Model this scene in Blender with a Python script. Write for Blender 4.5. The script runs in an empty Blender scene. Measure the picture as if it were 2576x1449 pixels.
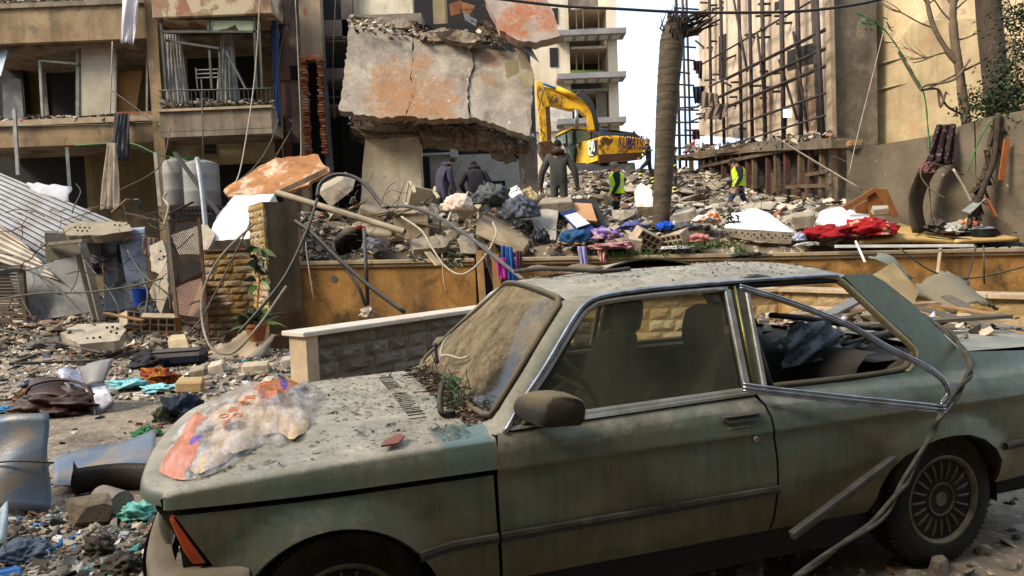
import bpy, bmesh, math, random
import numpy as np
from mathutils import Vector, Matrix, Euler
R = math.radians
random.seed(11)
rng = np.random.default_rng(11)
SC = bpy.context.scene
COL = SC.collection

# ------------------------------------------------------------------ camera
EYE, PITCH, ROLL, LENS = 1.5, R(3.2), R(2.3), 24.375
FV = 2576 * LENS / 36.0
cam_d = bpy.data.cameras.new('camera')
cam_d.lens = LENS; cam_d.sensor_width = 36.0
cam_d.clip_start = 0.05; cam_d.clip_end = 3000
cam = bpy.data.objects.new('camera', cam_d); COL.objects.link(cam)
FWD = Vector((0, math.cos(PITCH), -math.sin(PITCH)))
UP0 = Vector((0, math.sin(PITCH), math.cos(PITCH)))
RT0 = Vector((1, 0, 0))
RT = RT0 * math.cos(ROLL) - UP0 * math.sin(ROLL)
UPV = UP0 * math.cos(ROLL) + RT0 * math.sin(ROLL)
mw = Matrix.Identity(4)
for i in range(3):
 mw[i][0] = RT[i]; mw[i][1] = UPV[i]; mw[i][2] = -FWD[i]
mw[0][3], mw[1][3], mw[2][3] = 0, 0, EYE
cam.matrix_world = mw
SC.camera = cam

# ------------------------------------------------------------------ sky, sun, exposure
SUN_EL, SUN_AZ = R(42), R(242)  # azimuth clockwise from +Y (behind the camera, to its left)
world = bpy.data.worlds.new('World'); SC.world = world; world.use_nodes = True
wn = world.node_tree; wn.nodes.clear()
sky = wn.nodes.new('ShaderNodeTexSky'); sky.sky_type = 'NISHITA'; sky.sun_disc = False
sky.sun_elevation = SUN_EL; sky.sun_rotation = SUN_AZ; sky.altitude = 50
sky.air_density = 1.0; sky.dust_density = 5.0; sky.ozone_density = 1.0
bg = wn.nodes.new('ShaderNodeBackground'); bg.inputs['Strength'].default_value = 0.12
wo = wn.nodes.new('ShaderNodeOutputWorld')
veil = wn.nodes.new('ShaderNodeMix'); veil.data_type = 'RGBA'; veil.inputs[0].default_value = .6; veil.inputs[7].default_value = (4.9, 6.0, 7.3, 1)   # thin bright cloud over the whole sky
wn.links.new(sky.outputs[0], veil.inputs[6]); wn.links.new(veil.outputs[2], bg.inputs[0]); wn.links.new(bg.outputs[0], wo.inputs[0])
sun_d = bpy.data.lights.new('sun', 'SUN'); sun_d.energy = 2.2; sun_d.angle = R(16); sun_d.color = (1.0, .90, .74)
sun = bpy.data.objects.new('sun', sun_d); COL.objects.link(sun)
sdir = Vector((math.sin(SUN_AZ) * math.cos(SUN_EL), math.cos(SUN_AZ) * math.cos(SUN_EL), math.sin(SUN_EL)))
sun.rotation_euler = sdir.to_track_quat('Z', 'Y').to_euler()
VS = SC.view_settings
VS.view_transform = 'Standard'; VS.look = 'None'; VS.gamma = 1.0; VS.exposure = 1.32
VS.use_curve_mapping = False
SC.cycles.max_bounces = 6; SC.cycles.transparent_max_bounces = 12; SC.cycles.use_denoising = True

# ------------------------------------------------------------------ helpers
def P(u, v, Y):
 """a point at distance Y in front of the camera, seen in direction (u, v) of a 2576 x 1449 frame"""
 d = FWD + RT * ((u - 1288) / FV) - UPV * ((v - 724.5) / FV)
 return Vector((0, 0, EYE)) + d * (Y / d.y)

def nd(nt, typ, ins=None, **kw):
 n = nt.nodes.new(typ)
 for k, v in kw.items(): setattr(n, k, v)
 for k, v in (ins or {}).items():
  if isinstance(v, bpy.types.NodeSocket): nt.links.new(v, n.inputs[k])
  else: n.inputs[k].default_value = v
 return n

def deep(c): return tuple(.95 * x ** 1.32 for x in c)
def c4(c): return (c[0], c[1], c[2], 1.0)

def mth(nt, op, a, b=None, c=None, clamp=False):
 n = nt.nodes.new('ShaderNodeMath'); n.operation = op; n.use_clamp = clamp
 for i, x in enumerate((a, b, c)):
  if x is None: continue
  if isinstance(x, bpy.types.NodeSocket): nt.links.new(x, n.inputs[i])
  else: n.inputs[i].default_value = x
 return n.outputs[0]

def mixc(nt, f, a, b, mode='MIX'):
 n = nt.nodes.new('ShaderNodeMix'); n.data_type = 'RGBA'; n.blend_type = mode
 for i, x in ((0, f), (6, a), (7, b)):
  if isinstance(x, bpy.types.NodeSocket): nt.links.new(x, n.inputs[i])
  elif i == 0: n.inputs[i].default_value = x
  else: n.inputs[i].default_value = c4(x)
 return n.outputs[2]

def ramp(nt, f, lo, hi):
 n = nt.nodes.new('ShaderNodeMapRange'); n.clamp = True
 nt.links.new(f, n.inputs[0]); n.inputs[1].default_value = lo; n.inputs[2].default_value = hi
 return n.outputs[0]

def noise(nt, vec, scale, detail=4, rough=.6, dist=0.0):
 n = nd(nt, 'ShaderNodeTexNoise', {'Scale': scale, 'Detail': detail, 'Roughness': rough, 'Distortion': dist})
 nt.links.new(vec, n.inputs['Vector']); return n.outputs['Fac']

MATS = {}
DUSTC = (.36, .30, .22)
def M(name, c1, c2=None, scale=2.5, rough=.85, metal=0.0, bump=.35, bscale=30, dust=0.0, dustc=DUSTC, streak=None, stain=None, spot=None,
     vary=0.0, coord='pos', lo=.38, hi=.62, spec=.3, grain=.25, stretch=None, coat=0.0, patch=None, blobs=None):
 """procedural surface: two colours mixed by noise, grain, optional rain streaks, stains, chips, settled dust on upward faces, ragged stains at given places"""
 if name in MATS: return MATS[name]
 m = bpy.data.materials.new(name); m.use_nodes = True; nt = m.node_tree; nt.nodes.clear()
 out = nt.nodes.new('ShaderNodeOutputMaterial')
 geo = nt.nodes.new('ShaderNodeNewGeometry')
 if coord == 'pos': vec = geo.outputs['Position']
 else: vec = nt.nodes.new('ShaderNodeTexCoord').outputs['Object']
 if stretch:
  vec = nd(nt, 'ShaderNodeMapping', {0: vec, 3: stretch}).outputs[0]
 c2 = deep(c2 or tuple(x * .75 for x in c1)); c1 = deep(c1); dustc = deep(dustc)
 stain, patch, streak, spot = [(deep(q[0]),) + tuple(q[1:]) if q else None for q in (stain, patch, streak, spot)]
 col = mixc(nt, ramp(nt, noise(nt, vec, scale, 6, .65), lo, hi), c1, c2)
 if grain:
  g = noise(nt, vec, scale * 14, 3, .7)
  col = mixc(nt, grain, col, nd(nt, 'ShaderNodeCombineColor', {0: g, 1: g, 2: g}).outputs[0], 'OVERLAY')
 if stain:  # (colour, scale, amount, lo, hi)
  sc_, am, lo_, hi_ = stain[1:5]
  col = mixc(nt, mth(nt, 'MULTIPLY', ramp(nt, noise(nt, vec, sc_, 7, .7, .6), lo_, hi_), am), col, stain[0])
 if patch:  # a second large patchy colour, hard-edged (plaster fallen off)
  sc_, am, lo_, hi_ = patch[1:5]
  col = mixc(nt, mth(nt, 'MULTIPLY', ramp(nt, noise(nt, vec, sc_, 5, .55, .2), lo_, hi_), am), col, patch[0])
 for ctr, rad_, bc in blobs or ():  # ragged stains at known places
  dv = nd(nt, 'ShaderNodeVectorMath', {0: geo.outputs['Position'], 1: tuple(ctr)}, operation='DISTANCE').outputs['Value']
  f = mth(nt, 'ADD', mth(nt, 'DIVIDE', dv, rad_), mth(nt, 'MULTIPLY_ADD', noise(nt, vec, 2.2, 8, .75), 2.4, -1.2))
  col = mixc(nt, mth(nt, 'MULTIPLY', ramp(nt, f, 1.1, .65), mth(nt, 'MULTIPLY_ADD', ramp(nt, noise(nt, vec, 9, 6, .75), .36, .58), .75, .2)), col, deep(bc))
 if streak:  # (colour, scale, amount)
  vs = nd(nt, 'ShaderNodeMapping', {0: vec, 3: (1, 1, .07)}).outputs[0]
  col = mixc(nt, mth(nt, 'MULTIPLY', ramp(nt, noise(nt, vs, streak[1], 5, .6), .48, .68), streak[2]), col, streak[0])
 if spot:  # (colour, scale, threshold)
  col = mixc(nt, ramp(nt, noise(nt, vec, spot[1], 2, .5), spot[2], spot[2] + .03), col, spot[0])
 if vary:
  oi = nt.nodes.new('ShaderNodeObjectInfo')
  hs = nd(nt, 'ShaderNodeHueSaturation', {'Color': col, 'Value': mth(nt, 'MULTIPLY_ADD', oi.outputs['Random'], 2 * vary, 1 - vary),
     'Saturation': mth(nt, 'MULTIPLY_ADD', oi.outputs['Random'], -.5, 1.2)})
  col = hs.outputs[0]
 ro = rough
 if dust:
  nz = nd(nt, 'ShaderNodeSeparateXYZ', {0: geo.outputs['Normal']}).outputs[2]
  f = ramp(nt, mth(nt, 'ADD', nz, mth(nt, 'MULTIPLY_ADD', noise(nt, vec, 9, 5, .7), .9, -.45)), .1, .85)
  f = mth(nt, 'MULTIPLY', f, dust)
  col = mixc(nt, f, col, dustc)
  ro = mth(nt, 'MULTIPLY_ADD', f, .92 - rough, rough)
  mt = mth(nt, 'MULTIPLY_ADD', f, -metal, metal)
 bs = nd(nt, 'ShaderNodeBsdfPrincipled', {'Base Color': col, 'Roughness': ro, 'Metallic': mt if dust else metal, 'Specular IOR Level': spec})
 if coat: bs.inputs['Coat Weight'].default_value = coat
 if bump:
  h = noise(nt, vec, bscale, 6, .7)
  b = nd(nt, 'ShaderNodeBump', {'Strength': bump, 'Distance': .02, 'Height': h})
  nt.links.new(b.outputs[0], bs.inputs['Normal'])
 nt.links.new(bs.outputs[0], out.inputs[0])
 MATS[name] = m
 return m

def flat(name, c, rough=.6, metal=0.0, emit=0.0):
 if name in MATS: return MATS[name]
 m = bpy.data.materials.new(name); m.use_nodes = True
 b = m.node_tree.nodes['Principled BSDF']
 b.inputs['Base Color'].default_value = c4(c); b.inputs['Roughness'].default_value = rough; b.inputs['Metallic'].default_value = metal
 if emit:
  b.inputs['Emission Color'].default_value = c4(c); b.inputs['Emission Strength'].default_value = emit
 MATS[name] = m
 return m

class MB:
 """collects vertices and faces of one mesh"""
 def __init__(s): s.v = []; s.f = []; s.m = []; s.mi = 0
 def add(s, vs, fs):
  o = len(s.v); s.v += [tuple(p) for p in vs]; s.f += [tuple(i + o for i in f) for f in fs]; s.m += [s.mi] * len(fs); return s
 def box(s, c, d, rot=None):
  x, y, z = d[0] / 2, d[1] / 2, d[2] / 2
  vs = [Vector((a * x, b * y, e * z)) for e in (-1, 1) for b in (-1, 1) for a in (-1, 1)]
  if rot is not None: vs = [rot @ p for p in vs]
  c = Vector(c)
  return s.add([p + c for p in vs], [(0, 2, 3, 1), (4, 5, 7, 6), (0, 1, 5, 4), (2, 6, 7, 3), (0, 4, 6, 2), (1, 3, 7, 5)])
 def bx(s, x0, x1, y0, y1, z0, z1): return s.box(((x0 + x1) / 2, (y0 + y1) / 2, (z0 + z1) / 2), (abs(x1 - x0), abs(y1 - y0), abs(z1 - z0)))
 def hexa(s, b, t):
  """b, t: four bottom and four top points, same winding"""
  return s.add(list(b) + list(t), [(3, 2, 1, 0), (4, 5, 6, 7), (0, 1, 5, 4), (1, 2, 6, 5), (2, 3, 7, 6), (3, 0, 4, 7)])
 def bar(s, a, b, w, h=None, up=(0, 0, 1)):
  a = Vector(a); b = Vector(b); d = (b - a).normalized(); h = h or w
  u = Vector(up)
  if abs(d.dot(u)) > .95: u = Vector((0, 1, 0))
  r = d.cross(u).normalized() * (w / 2); q = r.cross(d).normalized() * (h / 2)
  return s.hexa([a - r - q, a + r - q, a + r + q, a - r + q], [b - r - q, b + r - q, b + r + q, b - r + q])
 def tube(s, pts, r, n=8, cap=True, closed=False):
  pts = [Vector(p) for p in pts]; k = len(pts); rs = r if isinstance(r, (list, tuple)) else [r] * k
  o = len(s.v); ref = None
  for i, p in enumerate(pts):
   if closed: d = (pts[(i + 1) % k] - pts[i - 1])
   else: d = pts[min(i + 1, k - 1)] - pts[max(i - 1, 0)]
   d = d.normalized() if d.length > 1e-9 else Vector((0, 0, 1))
   if ref is None: ref = d.orthogonal().normalized()
   ref = (ref - d * ref.dot(d)); ref = ref.normalized() if ref.length > 1e-6 else d.orthogonal().normalized()
   b = d.cross(ref)
   for j in range(n):
    a = 2 * math.pi * j / n
    s.v.append(tuple(p + (ref * math.cos(a) + b * math.sin(a)) * rs[i]))
  for i in range(k if closed else k - 1):
   i2 = (i + 1) % k
   for j in range(n):
    j2 = (j + 1) % n
    s.f.append((o + i * n + j, o + i * n + j2, o + i2 * n + j2, o + i2 * n + j)); s.m.append(s.mi)
  if cap and not closed:
   s.f.append(tuple(o + j for j in reversed(range(n)))); s.m.append(s.mi)
   s.f.append(tuple(o + (k - 1) * n + j for j in range(n))); s.m.append(s.mi)
  return s
 def lathe(s, prof, n=24, axis='z', c=(0, 0, 0)):
  """prof: (radius, height) pairs"""
  o = len(s.v); k = len(prof); c = Vector(c)
  for r, h in prof:
   for j in range(n):
    a = 2 * math.pi * j / n
    p = (r * math.cos(a), r * math.sin(a), h)
    if axis == 'y': p = (p[0], p[2], p[1])
    if axis == 'x': p = (p[2], p[0], p[1])
    s.v.append(tuple(Vector(p) + c))
  for i in range(k - 1):
   for j in range(n):
    j2 = (j + 1) % n
    s.f.append((o + i * n + j, o + i * n + j2, o + (i + 1) * n + j2, o + (i + 1) * n + j)); s.m.append(s.mi)
  for i, rev in ((0, True), (k - 1, False)):
   if prof[i][0] > 1e-6:
    l = [o + i * n + j for j in range(n)]
    s.f.append(tuple(reversed(l) if rev else l)); s.m.append(s.mi)
  return s
 def grid(s, rows):
  """rows of points -> quads"""
  o = len(s.v); n = len(rows[0])
  for r in rows: s.v += [tuple(p) for p in r]
  for i in range(len(rows) - 1):
   for j in range(n - 1):
    s.f.append((o + i * n + j, o + i * n + j + 1, o + (i + 1) * n + j + 1, o + (i + 1) * n + j)); s.m.append(s.mi)
  return s
 def mesh(s, name):
  me = bpy.data.meshes.new(name); me.from_pydata(s.v, [], s.f); return me
 def build(s, name, mats, parent=None, smooth=False, bevel=0.0, fix=True, angle=None, weld=False):
  me = s.mesh(name)
  mats = mats if isinstance(mats, (list, tuple)) else [mats]
  for m in mats: me.materials.append(m)
  if len(mats) > 1: me.polygons.foreach_set('material_index', s.m)
  if fix or bevel or weld:
   bm = bmesh.new(); bm.from_mesh(me)
   if weld: bmesh.ops.remove_doubles(bm, verts=bm.verts, dist=1e-5)
   if bevel:
    es = [e for e in bm.edges if len(e.link_faces) == 2 and e.calc_face_angle(0) > .6]
    try: bmesh.ops.bevel(bm, geom=es, offset=bevel, segments=1, affect='EDGES', clamp_overlap=True)
    except Exception: pass
   if fix: bmesh.ops.recalc_face_normals(bm, faces=bm.faces)
   bm.to_mesh(me); bm.free()
  if smooth:
   me.polygons.foreach_set('use_smooth', [True] * len(me.polygons))
   if angle is not None: me.set_sharp_from_angle(angle=angle)
  o = bpy.data.objects.new(name, me); COL.objects.link(o)
  if parent is not None: o.parent = parent
  return o

def tag(o, label=None, cat=None, group=None, kind=None):
 if label: o['label'] = label
 if cat: o['category'] = cat
 if group: o['group'] = group
 if kind or cat: o['kind'] = kind or 'thing'
 return o

def thing(name, label, cat, group=None, loc=(0, 0, 0), rot=(0, 0, 0)):
 o = bpy.data.objects.new(name, None); COL.objects.link(o); o.empty_display_size = .2
 o.location = loc; o.rotation_euler = rot
 return tag(o, label, cat, group, 'thing')

def rebase(o):
 """move a thing's origin to the middle of its base; its parts stay where they are"""
 if o.type == 'MESH':
  n = len(o.data.vertices); a = np.empty(n * 3); o.data.vertices.foreach_get('co', a); a = a.reshape(-1, 3)
  L = Vector(((a[:, 0].min() + a[:, 0].max()) / 2, (a[:, 1].min() + a[:, 1].max()) / 2, a[:, 2].min()))
  o.data.transform(Matrix.Translation(-L)); o.location = Vector(o.location) + L
  return o
 lo = np.array([1e9] * 3); hi = -lo
 for c in o.children:
  if c.type != 'MESH' or not len(c.data.vertices): continue
  a = np.empty(len(c.data.vertices) * 3); c.data.vertices.foreach_get('co', a); a = a.reshape(-1, 3)
  if tuple(c.rotation_euler) != (0, 0, 0) or tuple(c.scale) != (1, 1, 1):
   m = np.array(Matrix.LocRotScale(c.location, c.rotation_euler, c.scale)); a = a @ m[:3, :3].T + m[:3, 3]
  else: a = a + np.array(c.location)
  lo = np.minimum(lo, a.min(0)); hi = np.maximum(hi, a.max(0))
 L = Vector(((lo[0] + hi[0]) / 2, (lo[1] + hi[1]) / 2, lo[2]))
 for c in o.children: c.location = Vector(c.location) - L
 o.location = Vector(o.location) + L
 return o

def copy_tree(o, parent=None):
 c = o.copy(); COL.objects.link(c); c.parent = parent
 for ch in list(o.children): copy_tree(ch, c)
 return c

def single(mb, name, mat, label, cat, group=None, **kw):
 o = mb.build(name, mat, **kw); tag(o, label, cat, group); return rebase(o)

def rnd(a, b): return random.uniform(a, b)

def jag(pts, step, amp):
 """subdivide a closed 3-D outline and jitter it in its own plane"""
 pts = [Vector(p) for p in pts]; out = []
 c = sum(pts, Vector()) / len(pts)
 for i, a in enumerate(pts):
  b = pts[(i + 1) % len(pts)]; n = max(1, int((b - a).length / step))
  for k in range(n):
   p = a.lerp(b, k / n); d = (p - c)
   d = d.normalized() if d.length else d
   out.append(p + d * rnd(-amp, amp) * (1 if k else .3))
 return out

def plate(mb, pts, th, back=True):
 """a polygon with thickness; extruded away from the camera"""
 pts = [Vector(p) for p in pts]; n = Vector((0, 0, 0))
 for i, a in enumerate(pts):
  b = pts[(i + 1) % len(pts)]
  n += Vector(((a.y - b.y) * (a.z + b.z), (a.z - b.z) * (a.x + b.x), (a.x - b.x) * (a.y + b.y)))
 n.normalize()
 c = sum(pts, Vector()) / len(pts)
 if n.dot(c - Vector((0, 0, EYE))) < 0: n = -n
 k = len(pts)
 return mb.add(pts + [p + n * th for p in pts], [tuple(range(k)), tuple(range(2 * k - 1, k - 1, -1))] + [(i, i + k, (i + 1) % k + k, (i + 1) % k) for i in range(k)])

def platepx(mb, pts, th, step=0, amp=0):
 q = [P(*p) for p in pts]
 if step: q = jag(q, step, amp)
 return plate(mb, q, th)

def smoothline(pts, n=8):
 """Catmull-Rom through points"""
 pts = [Vector(p) for p in pts]
 if len(pts) < 3: return pts
 q = [pts[0] * 2 - pts[1]] + pts + [pts[-1] * 2 - pts[-2]]; out = []
 for i in range(1, len(q) - 2):
  for k in range(n):
   t = k / n
   out.append(.5 * ((2 * q[i]) + (q[i + 1] - q[i - 1]) * t + (2 * q[i - 1] - 5 * q[i] + 4 * q[i + 1] - q[i + 2]) * t * t + (3 * q[i] - q[i - 1] - 3 * q[i + 1] + q[i + 2]) * t ** 3))
 return out + [pts[-1]]

def linepx(pts, n=6): return smoothline([P(*p) for p in pts], n)

from mathutils.geometry import tessellate_polygon
# ------------------------------------------------------------------ the car
CAR_YAW, CAR_LOC = R(17.9), Vector((-.81, 2.93, 0))
car = thing('parked_car', 'dusty pale green two-door saloon with smashed rear side window in the foreground', 'car', loc=CAR_LOC, rot=(0, 0, CAR_YAW))
CARM = Matrix.Translation(CAR_LOC) @ Matrix.Rotation(CAR_YAW, 4, 'Z'); CARI = CARM.inverted()
def carw(s, t, z): return CARM @ Vector((s, -t, z))
def carpt(x, y, t):
 """car coordinates (s, t, z) of the point at lateral distance t seen at source pixel (x, y)"""
 u, v = x / 1.490683, y / 1.490683
 o = CARI @ Vector((0, 0, EYE)); d = (CARI @ P(u, v, 5.0)) - o
 k = (-t - o.y) / d.y; q = o + d * k
 return (q.x, t, q.z)
def zD(x, y): return 2200 + x * .4831, 950 + y * .4831
def zC(x, y): return 1500 + x * .4831, 950 + y * .4831
def zE(x, y): return 2900 + x * .4830, 950 + y * .4830
def zF(x, y): return 2900 + x * .4554, 1500 + y * .4554
def zA(x, y): return 500 + x * .5246, 1400 + y * .5246
def zB(x, y): return 1200 + x * .5246, 1400 + y * .5246

def smin(x, a, b): t = min(1, max(0, (x - a) / (b - a))); return t * t * (3 - 2 * t)
TZ = [.15, .20, .30, .345, .40, .48, .56, .66, .735, .748, .756, .80, .84, .865, .885]
TT = [.68, .70, .742, .768, .789, .802, .806, .803, .7985, .806, .805, .793, .775, .757, .742]
RA = [(2.143, .334), (2.18, .451), (2.222, .53), (2.27, .568), (2.377, .602), (2.465, .619), (2.548, .624), (2.639, .617), (2.724, .587), (2.797, .534), (2.834, .474), (2.850, .405), (2.85, .36)]
def segd(p, pts):
 best = 9
 for a, b in zip(pts[:-1], pts[1:]):
  ax, ay = b[0] - a[0], b[1] - a[1]; k = ((p[0] - a[0]) * ax + (p[1] - a[1]) * ay) / (ax * ax + ay * ay); k = min(1, max(0, k))
  best = min(best, math.hypot(p[0] - a[0] - k * ax, p[1] - a[1] - k * ay))
 return best
RA2 = [(2.24, .553)] + RA[3:]
def T(s, z):
 w = float(np.interp(z, TZ, TT)) if z <= .885 else .742 - .167 * (z - .885) / .445
 if s < .1: w -= .065 * ((.1 - s) / .7) ** 2
 if s > 2.7: w -= .06 * ((s - 2.7) / .9) ** 2
 d = math.hypot(s + .03, z - .31) - .333
 if -.02 < d < .095 and z > .3: w += .040 * (1 - max(0, d) / .095) ** 1.15 * smin(z, .36, .5)
 if 2.1 < s < 3 and .3 < z < .72:
  d = segd((s, z), RA2)
  if d < .09: w += .022 * (1 - d / .09) ** 1.15 * smin(z, .36, .5)
 return w

def make_paint():
 m = bpy.data.materials.new('dusty_car_paint'); m.use_nodes = True; nt = m.node_tree; nt.nodes.clear()
 out = nt.nodes.new('ShaderNodeOutputMaterial'); tc = nt.nodes.new('ShaderNodeTexCoord'); vec = tc.outputs['Object']
 geo = nt.nodes.new('ShaderNodeNewGeometry')
 nz = nd(nt, 'ShaderNodeSeparateXYZ', {0: geo.outputs['Normal']}).outputs[2]
 xyz = nd(nt, 'ShaderNodeSeparateXYZ', {0: vec}); sx, sy, sz = xyz.outputs
 base = mixc(nt, ramp(nt, noise(nt, vec, 3, 3), .35, .65), (.165, .235, .205), (.14, .20, .17))
 # grime film: streaks running down plus soft blotches
 vs = nd(nt, 'ShaderNodeMapping', {0: vec, 3: (1, 1, .05)}).outputs[0]
 film = ramp(nt, mth(nt, 'ADD', mth(nt, 'MULTIPLY', noise(nt, vs, 30, 5, .7), .6), mth(nt, 'MULTIPLY', noise(nt, vec, 3.2, 7, .7), .7)), .48, .80)
 film = mth(nt, 'MULTIPLY_ADD', film, .44, .48)
 film = mth(nt, 'ADD', film, mth(nt, 'MULTIPLY', ramp(nt, sz, .74, .30), .30), clamp=True)
 # settled dust on what faces up, with bare swept patches
 n1 = noise(nt, vec, 11, 7, .75)
 up = ramp(nt, mth(nt, 'ADD', nz, mth(nt, 'MULTIPLY_ADD', n1, .8, -.40)), .40, .85)
 def box(lo, hi, ax): return mth(nt, 'MULTIPLY', mth(nt, 'GREATER_THAN', ax, lo), mth(nt, 'LESS_THAN', ax, hi))
 wob = mth(nt, 'MULTIPLY_ADD', noise(nt, vec, 6, 4), .08, -.04)
 sxn = mth(nt, 'ADD', sx, wob)
 swept = mth(nt, 'MULTIPLY', ramp(nt, mth(nt, 'ADD', sx, mth(nt, 'MULTIPLY', sy, .12)), .235, .262), mth(nt, 'MULTIPLY', ramp(nt, mth(nt, 'ADD', mth(nt, 'MULTIPLY', sy, -1), wob), .56, .62), mth(nt, 'MULTIPLY', mth(nt, 'LESS_THAN', sx, .507), mth(nt, 'GREATER_THAN', sz, .7525))))
 rear = mth(nt, 'MULTIPLY', ramp(nt, sxn, 1.75, 2.1), mth(nt, 'MULTIPLY', ramp(nt, sz, .74, .84), ramp(nt, mth(nt, 'ADD', mth(nt, 'MULTIPLY', sy, -1), mth(nt, 'MULTIPLY', wob, 2)), .38, .5)))
 bare = mth(nt, 'MAXIMUM', swept, mth(nt, 'MULTIPLY', rear, .4))
 up = mth(nt, 'MULTIPLY', up, mth(nt, 'MULTIPLY_ADD', bare, -.93, 1))
 film = mth(nt, 'MULTIPLY', film, mth(nt, 'MULTIPLY_ADD', bare, -.6, 1))
 fcol = mixc(nt, ramp(nt, noise(nt, vec, 5, 5), .4, .6), (.112, .086, .042), (.068, .062, .028))
 col = mixc(nt, film, base, fcol)
 # mud specks
 sp = ramp(nt, noise(nt, vec, 75, 2, .5), .66, .70)
 col = mixc(nt, mth(nt, 'MULTIPLY', sp, .6), col, (.07, .06, .04))
 # scratches
 vx = nd(nt, 'ShaderNodeMapping', {0: vec, 2: (0, .6, 0), 3: (4, 4, 60)}).outputs[0]
 col = mixc(nt, mth(nt, 'MULTIPLY', ramp(nt, noise(nt, vx, 1.6, 2), .70, .74), .25), col, (.30, .30, .26))
 up = mth(nt, 'MULTIPLY', up, mth(nt, 'MULTIPLY_ADD', ramp(nt, noise(nt, vec, 3.5, 7, .7), .36, .62), .52, .48))
 dcol = mixc(nt, ramp(nt, noise(nt, vec, 9, 9, .78), .36, .64), (.43, .375, .29), (.25, .21, .15))
 dcol = mixc(nt, ramp(nt, noise(nt, vec, 60, 3), .62, .72), dcol, (.13, .10, .07))
 col = mixc(nt, up, col, dcol)
 ro = mth(nt, 'MULTIPLY_ADD', up, .5, .24); ro = mth(nt, 'ADD', ro, mth(nt, 'MULTIPLY', film, .20))
 met = mth(nt, 'MULTIPLY', mth(nt, 'MULTIPLY_ADD', up, -1, 1), mth(nt, 'MULTIPLY_ADD', film, -.45, .75), clamp=True)
 bs = nd(nt, 'ShaderNodeBsdfPrincipled', {'Base Color': col, 'Roughness': ro, 'Metallic': met, 'Specular IOR Level': .4})
 h = mth(nt, 'MULTIPLY', noise(nt, vec, 90, 5, .75), up)
 b = nd(nt, 'ShaderNodeBump', {'Strength': .5, 'Distance': .006, 'Height': h}); nt.links.new(b.outputs[0], bs.inputs['Normal'])
 nt.links.new(bs.outputs[0], out.inputs[0]); return m
PAINT = make_paint()
CHROME = M('dirty_chrome', (.50, .50, .48), (.36, .34, .28), scale=9, rough=.34, metal=.85, bump=.1, dust=.5, coord='obj', dustc=(.12, .10, .07))
MOULD = M('dull_moulding', (.16, .155, .14), (.09, .085, .075), scale=9, rough=.4, metal=.5, bump=.1, dust=.3, coord='obj', dustc=(.10, .085, .06))
BRIGHT = M('bright_trim', (.50, .52, .58), (.30, .30, .31), scale=12, rough=.25, metal=.95, bump=.06, dust=.12, coord='obj')
RUBBER = M('dusty_rubber', (.05, .045, .038), (.06, .055, .04), scale=8, rough=.75, bump=.25, dust=.55, coord='obj', dustc=(.21, .17, .11))
BLACKP = M('black_plastic', (.018, .018, .02), (.03, .03, .03), scale=8, rough=.5, bump=.1, dust=.25, coord='obj')
MIRRORM = M('mirror_housing', (.045, .042, .032), (.07, .06, .04), scale=7, rough=.6, bump=.2, dust=.95, coord='obj', dustc=(.24, .19, .12))
TYRE = M('tyre_rubber', (.018, .017, .015), (.045, .04, .03), scale=5, rough=.9, bump=.4, bscale=60, dust=.3, coord='obj')
RIM = M('dirty_rim', (.22, .20, .14), (.13, .115, .075), scale=14, rough=.5, metal=.4, bump=.1, coord='obj')
DARKIN = M('cabin_lining', (.04, .04, .038), (.065, .06, .055), scale=6, rough=.95, bump=.2, dust=.3, coord='obj', dustc=(.13, .115, .095))
SEATM = M('seat_cloth', (.10, .095, .065), (.06, .058, .045), scale=4, rough=.95, bump=.4, bscale=120, dust=.55, coord='obj', dustc=(.17, .15, .10))
UNDER = flat('car_black_and_gap_shade', (.006, .006, .006), .95)
LENSO = M('amber_lens', (.50, .10, .012), (.36, .07, .01), scale=8, rough=.4, bump=.15, dust=.1, coord='obj', spec=.5)

def glass_mat(name, tint, dustlo, dusthi, dustcol, sc=3.5, gl=.06, mask=None):
 m = bpy.data.materials.new(name); m.use_nodes = True; nt = m.node_tree; nt.nodes.clear()
 out = nt.nodes.new('ShaderNodeOutputMaterial'); vec = nt.nodes.new('ShaderNodeTexCoord').outputs['Object']
 f = mth(nt, 'ADD', mth(nt, 'MULTIPLY', noise(nt, vec, sc, 6, .65), .65), mth(nt, 'MULTIPLY', noise(nt, vec, sc * 9, 5, .7), .35))
 if mask: f = mask(nt, vec, f)
 f = ramp(nt, f, .38, .62); f = mth(nt, 'MULTIPLY_ADD', f, dusthi - dustlo, dustlo)
 tr = nd(nt, 'ShaderNodeBsdfTransparent', {0: c4(tint)}); gsy = nd(nt, 'ShaderNodeBsdfGlossy', {'Color': (1, 1, 1, 1), 'Roughness': .08})
 lw = nd(nt, 'ShaderNodeLayerWeight', {'Blend': .35})
 gm = nd(nt, 'ShaderNodeMixShader', {0: mth(nt, 'MULTIPLY_ADD', lw.outputs['Fresnel'], .6, gl), 1: tr.outputs[0], 2: gsy.outputs[0]})
 dc = mixc(nt, ramp(nt, noise(nt, vec, 7, 6, .7), .35, .65), dustcol, tuple(x * .5 for x in dustcol))
 b = nd(nt, 'ShaderNodeBump', {'Strength': .4, 'Distance': .01, 'Height': noise(nt, vec, 50, 5, .7)})
 df = nd(nt, 'ShaderNodeBsdfDiffuse', {'Color': dc, 'Normal': b.outputs[0]})
 mx = nd(nt, 'ShaderNodeMixShader', {0: f, 1: gm.outputs[0], 2: df.outputs[0]})
 nt.links.new(mx.outputs[0], out.inputs[0]); return m
SIDEGLASS = glass_mat('dusty_side_glass', (.80, .84, .72), .08, .30, (.15, .155, .105))
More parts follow.
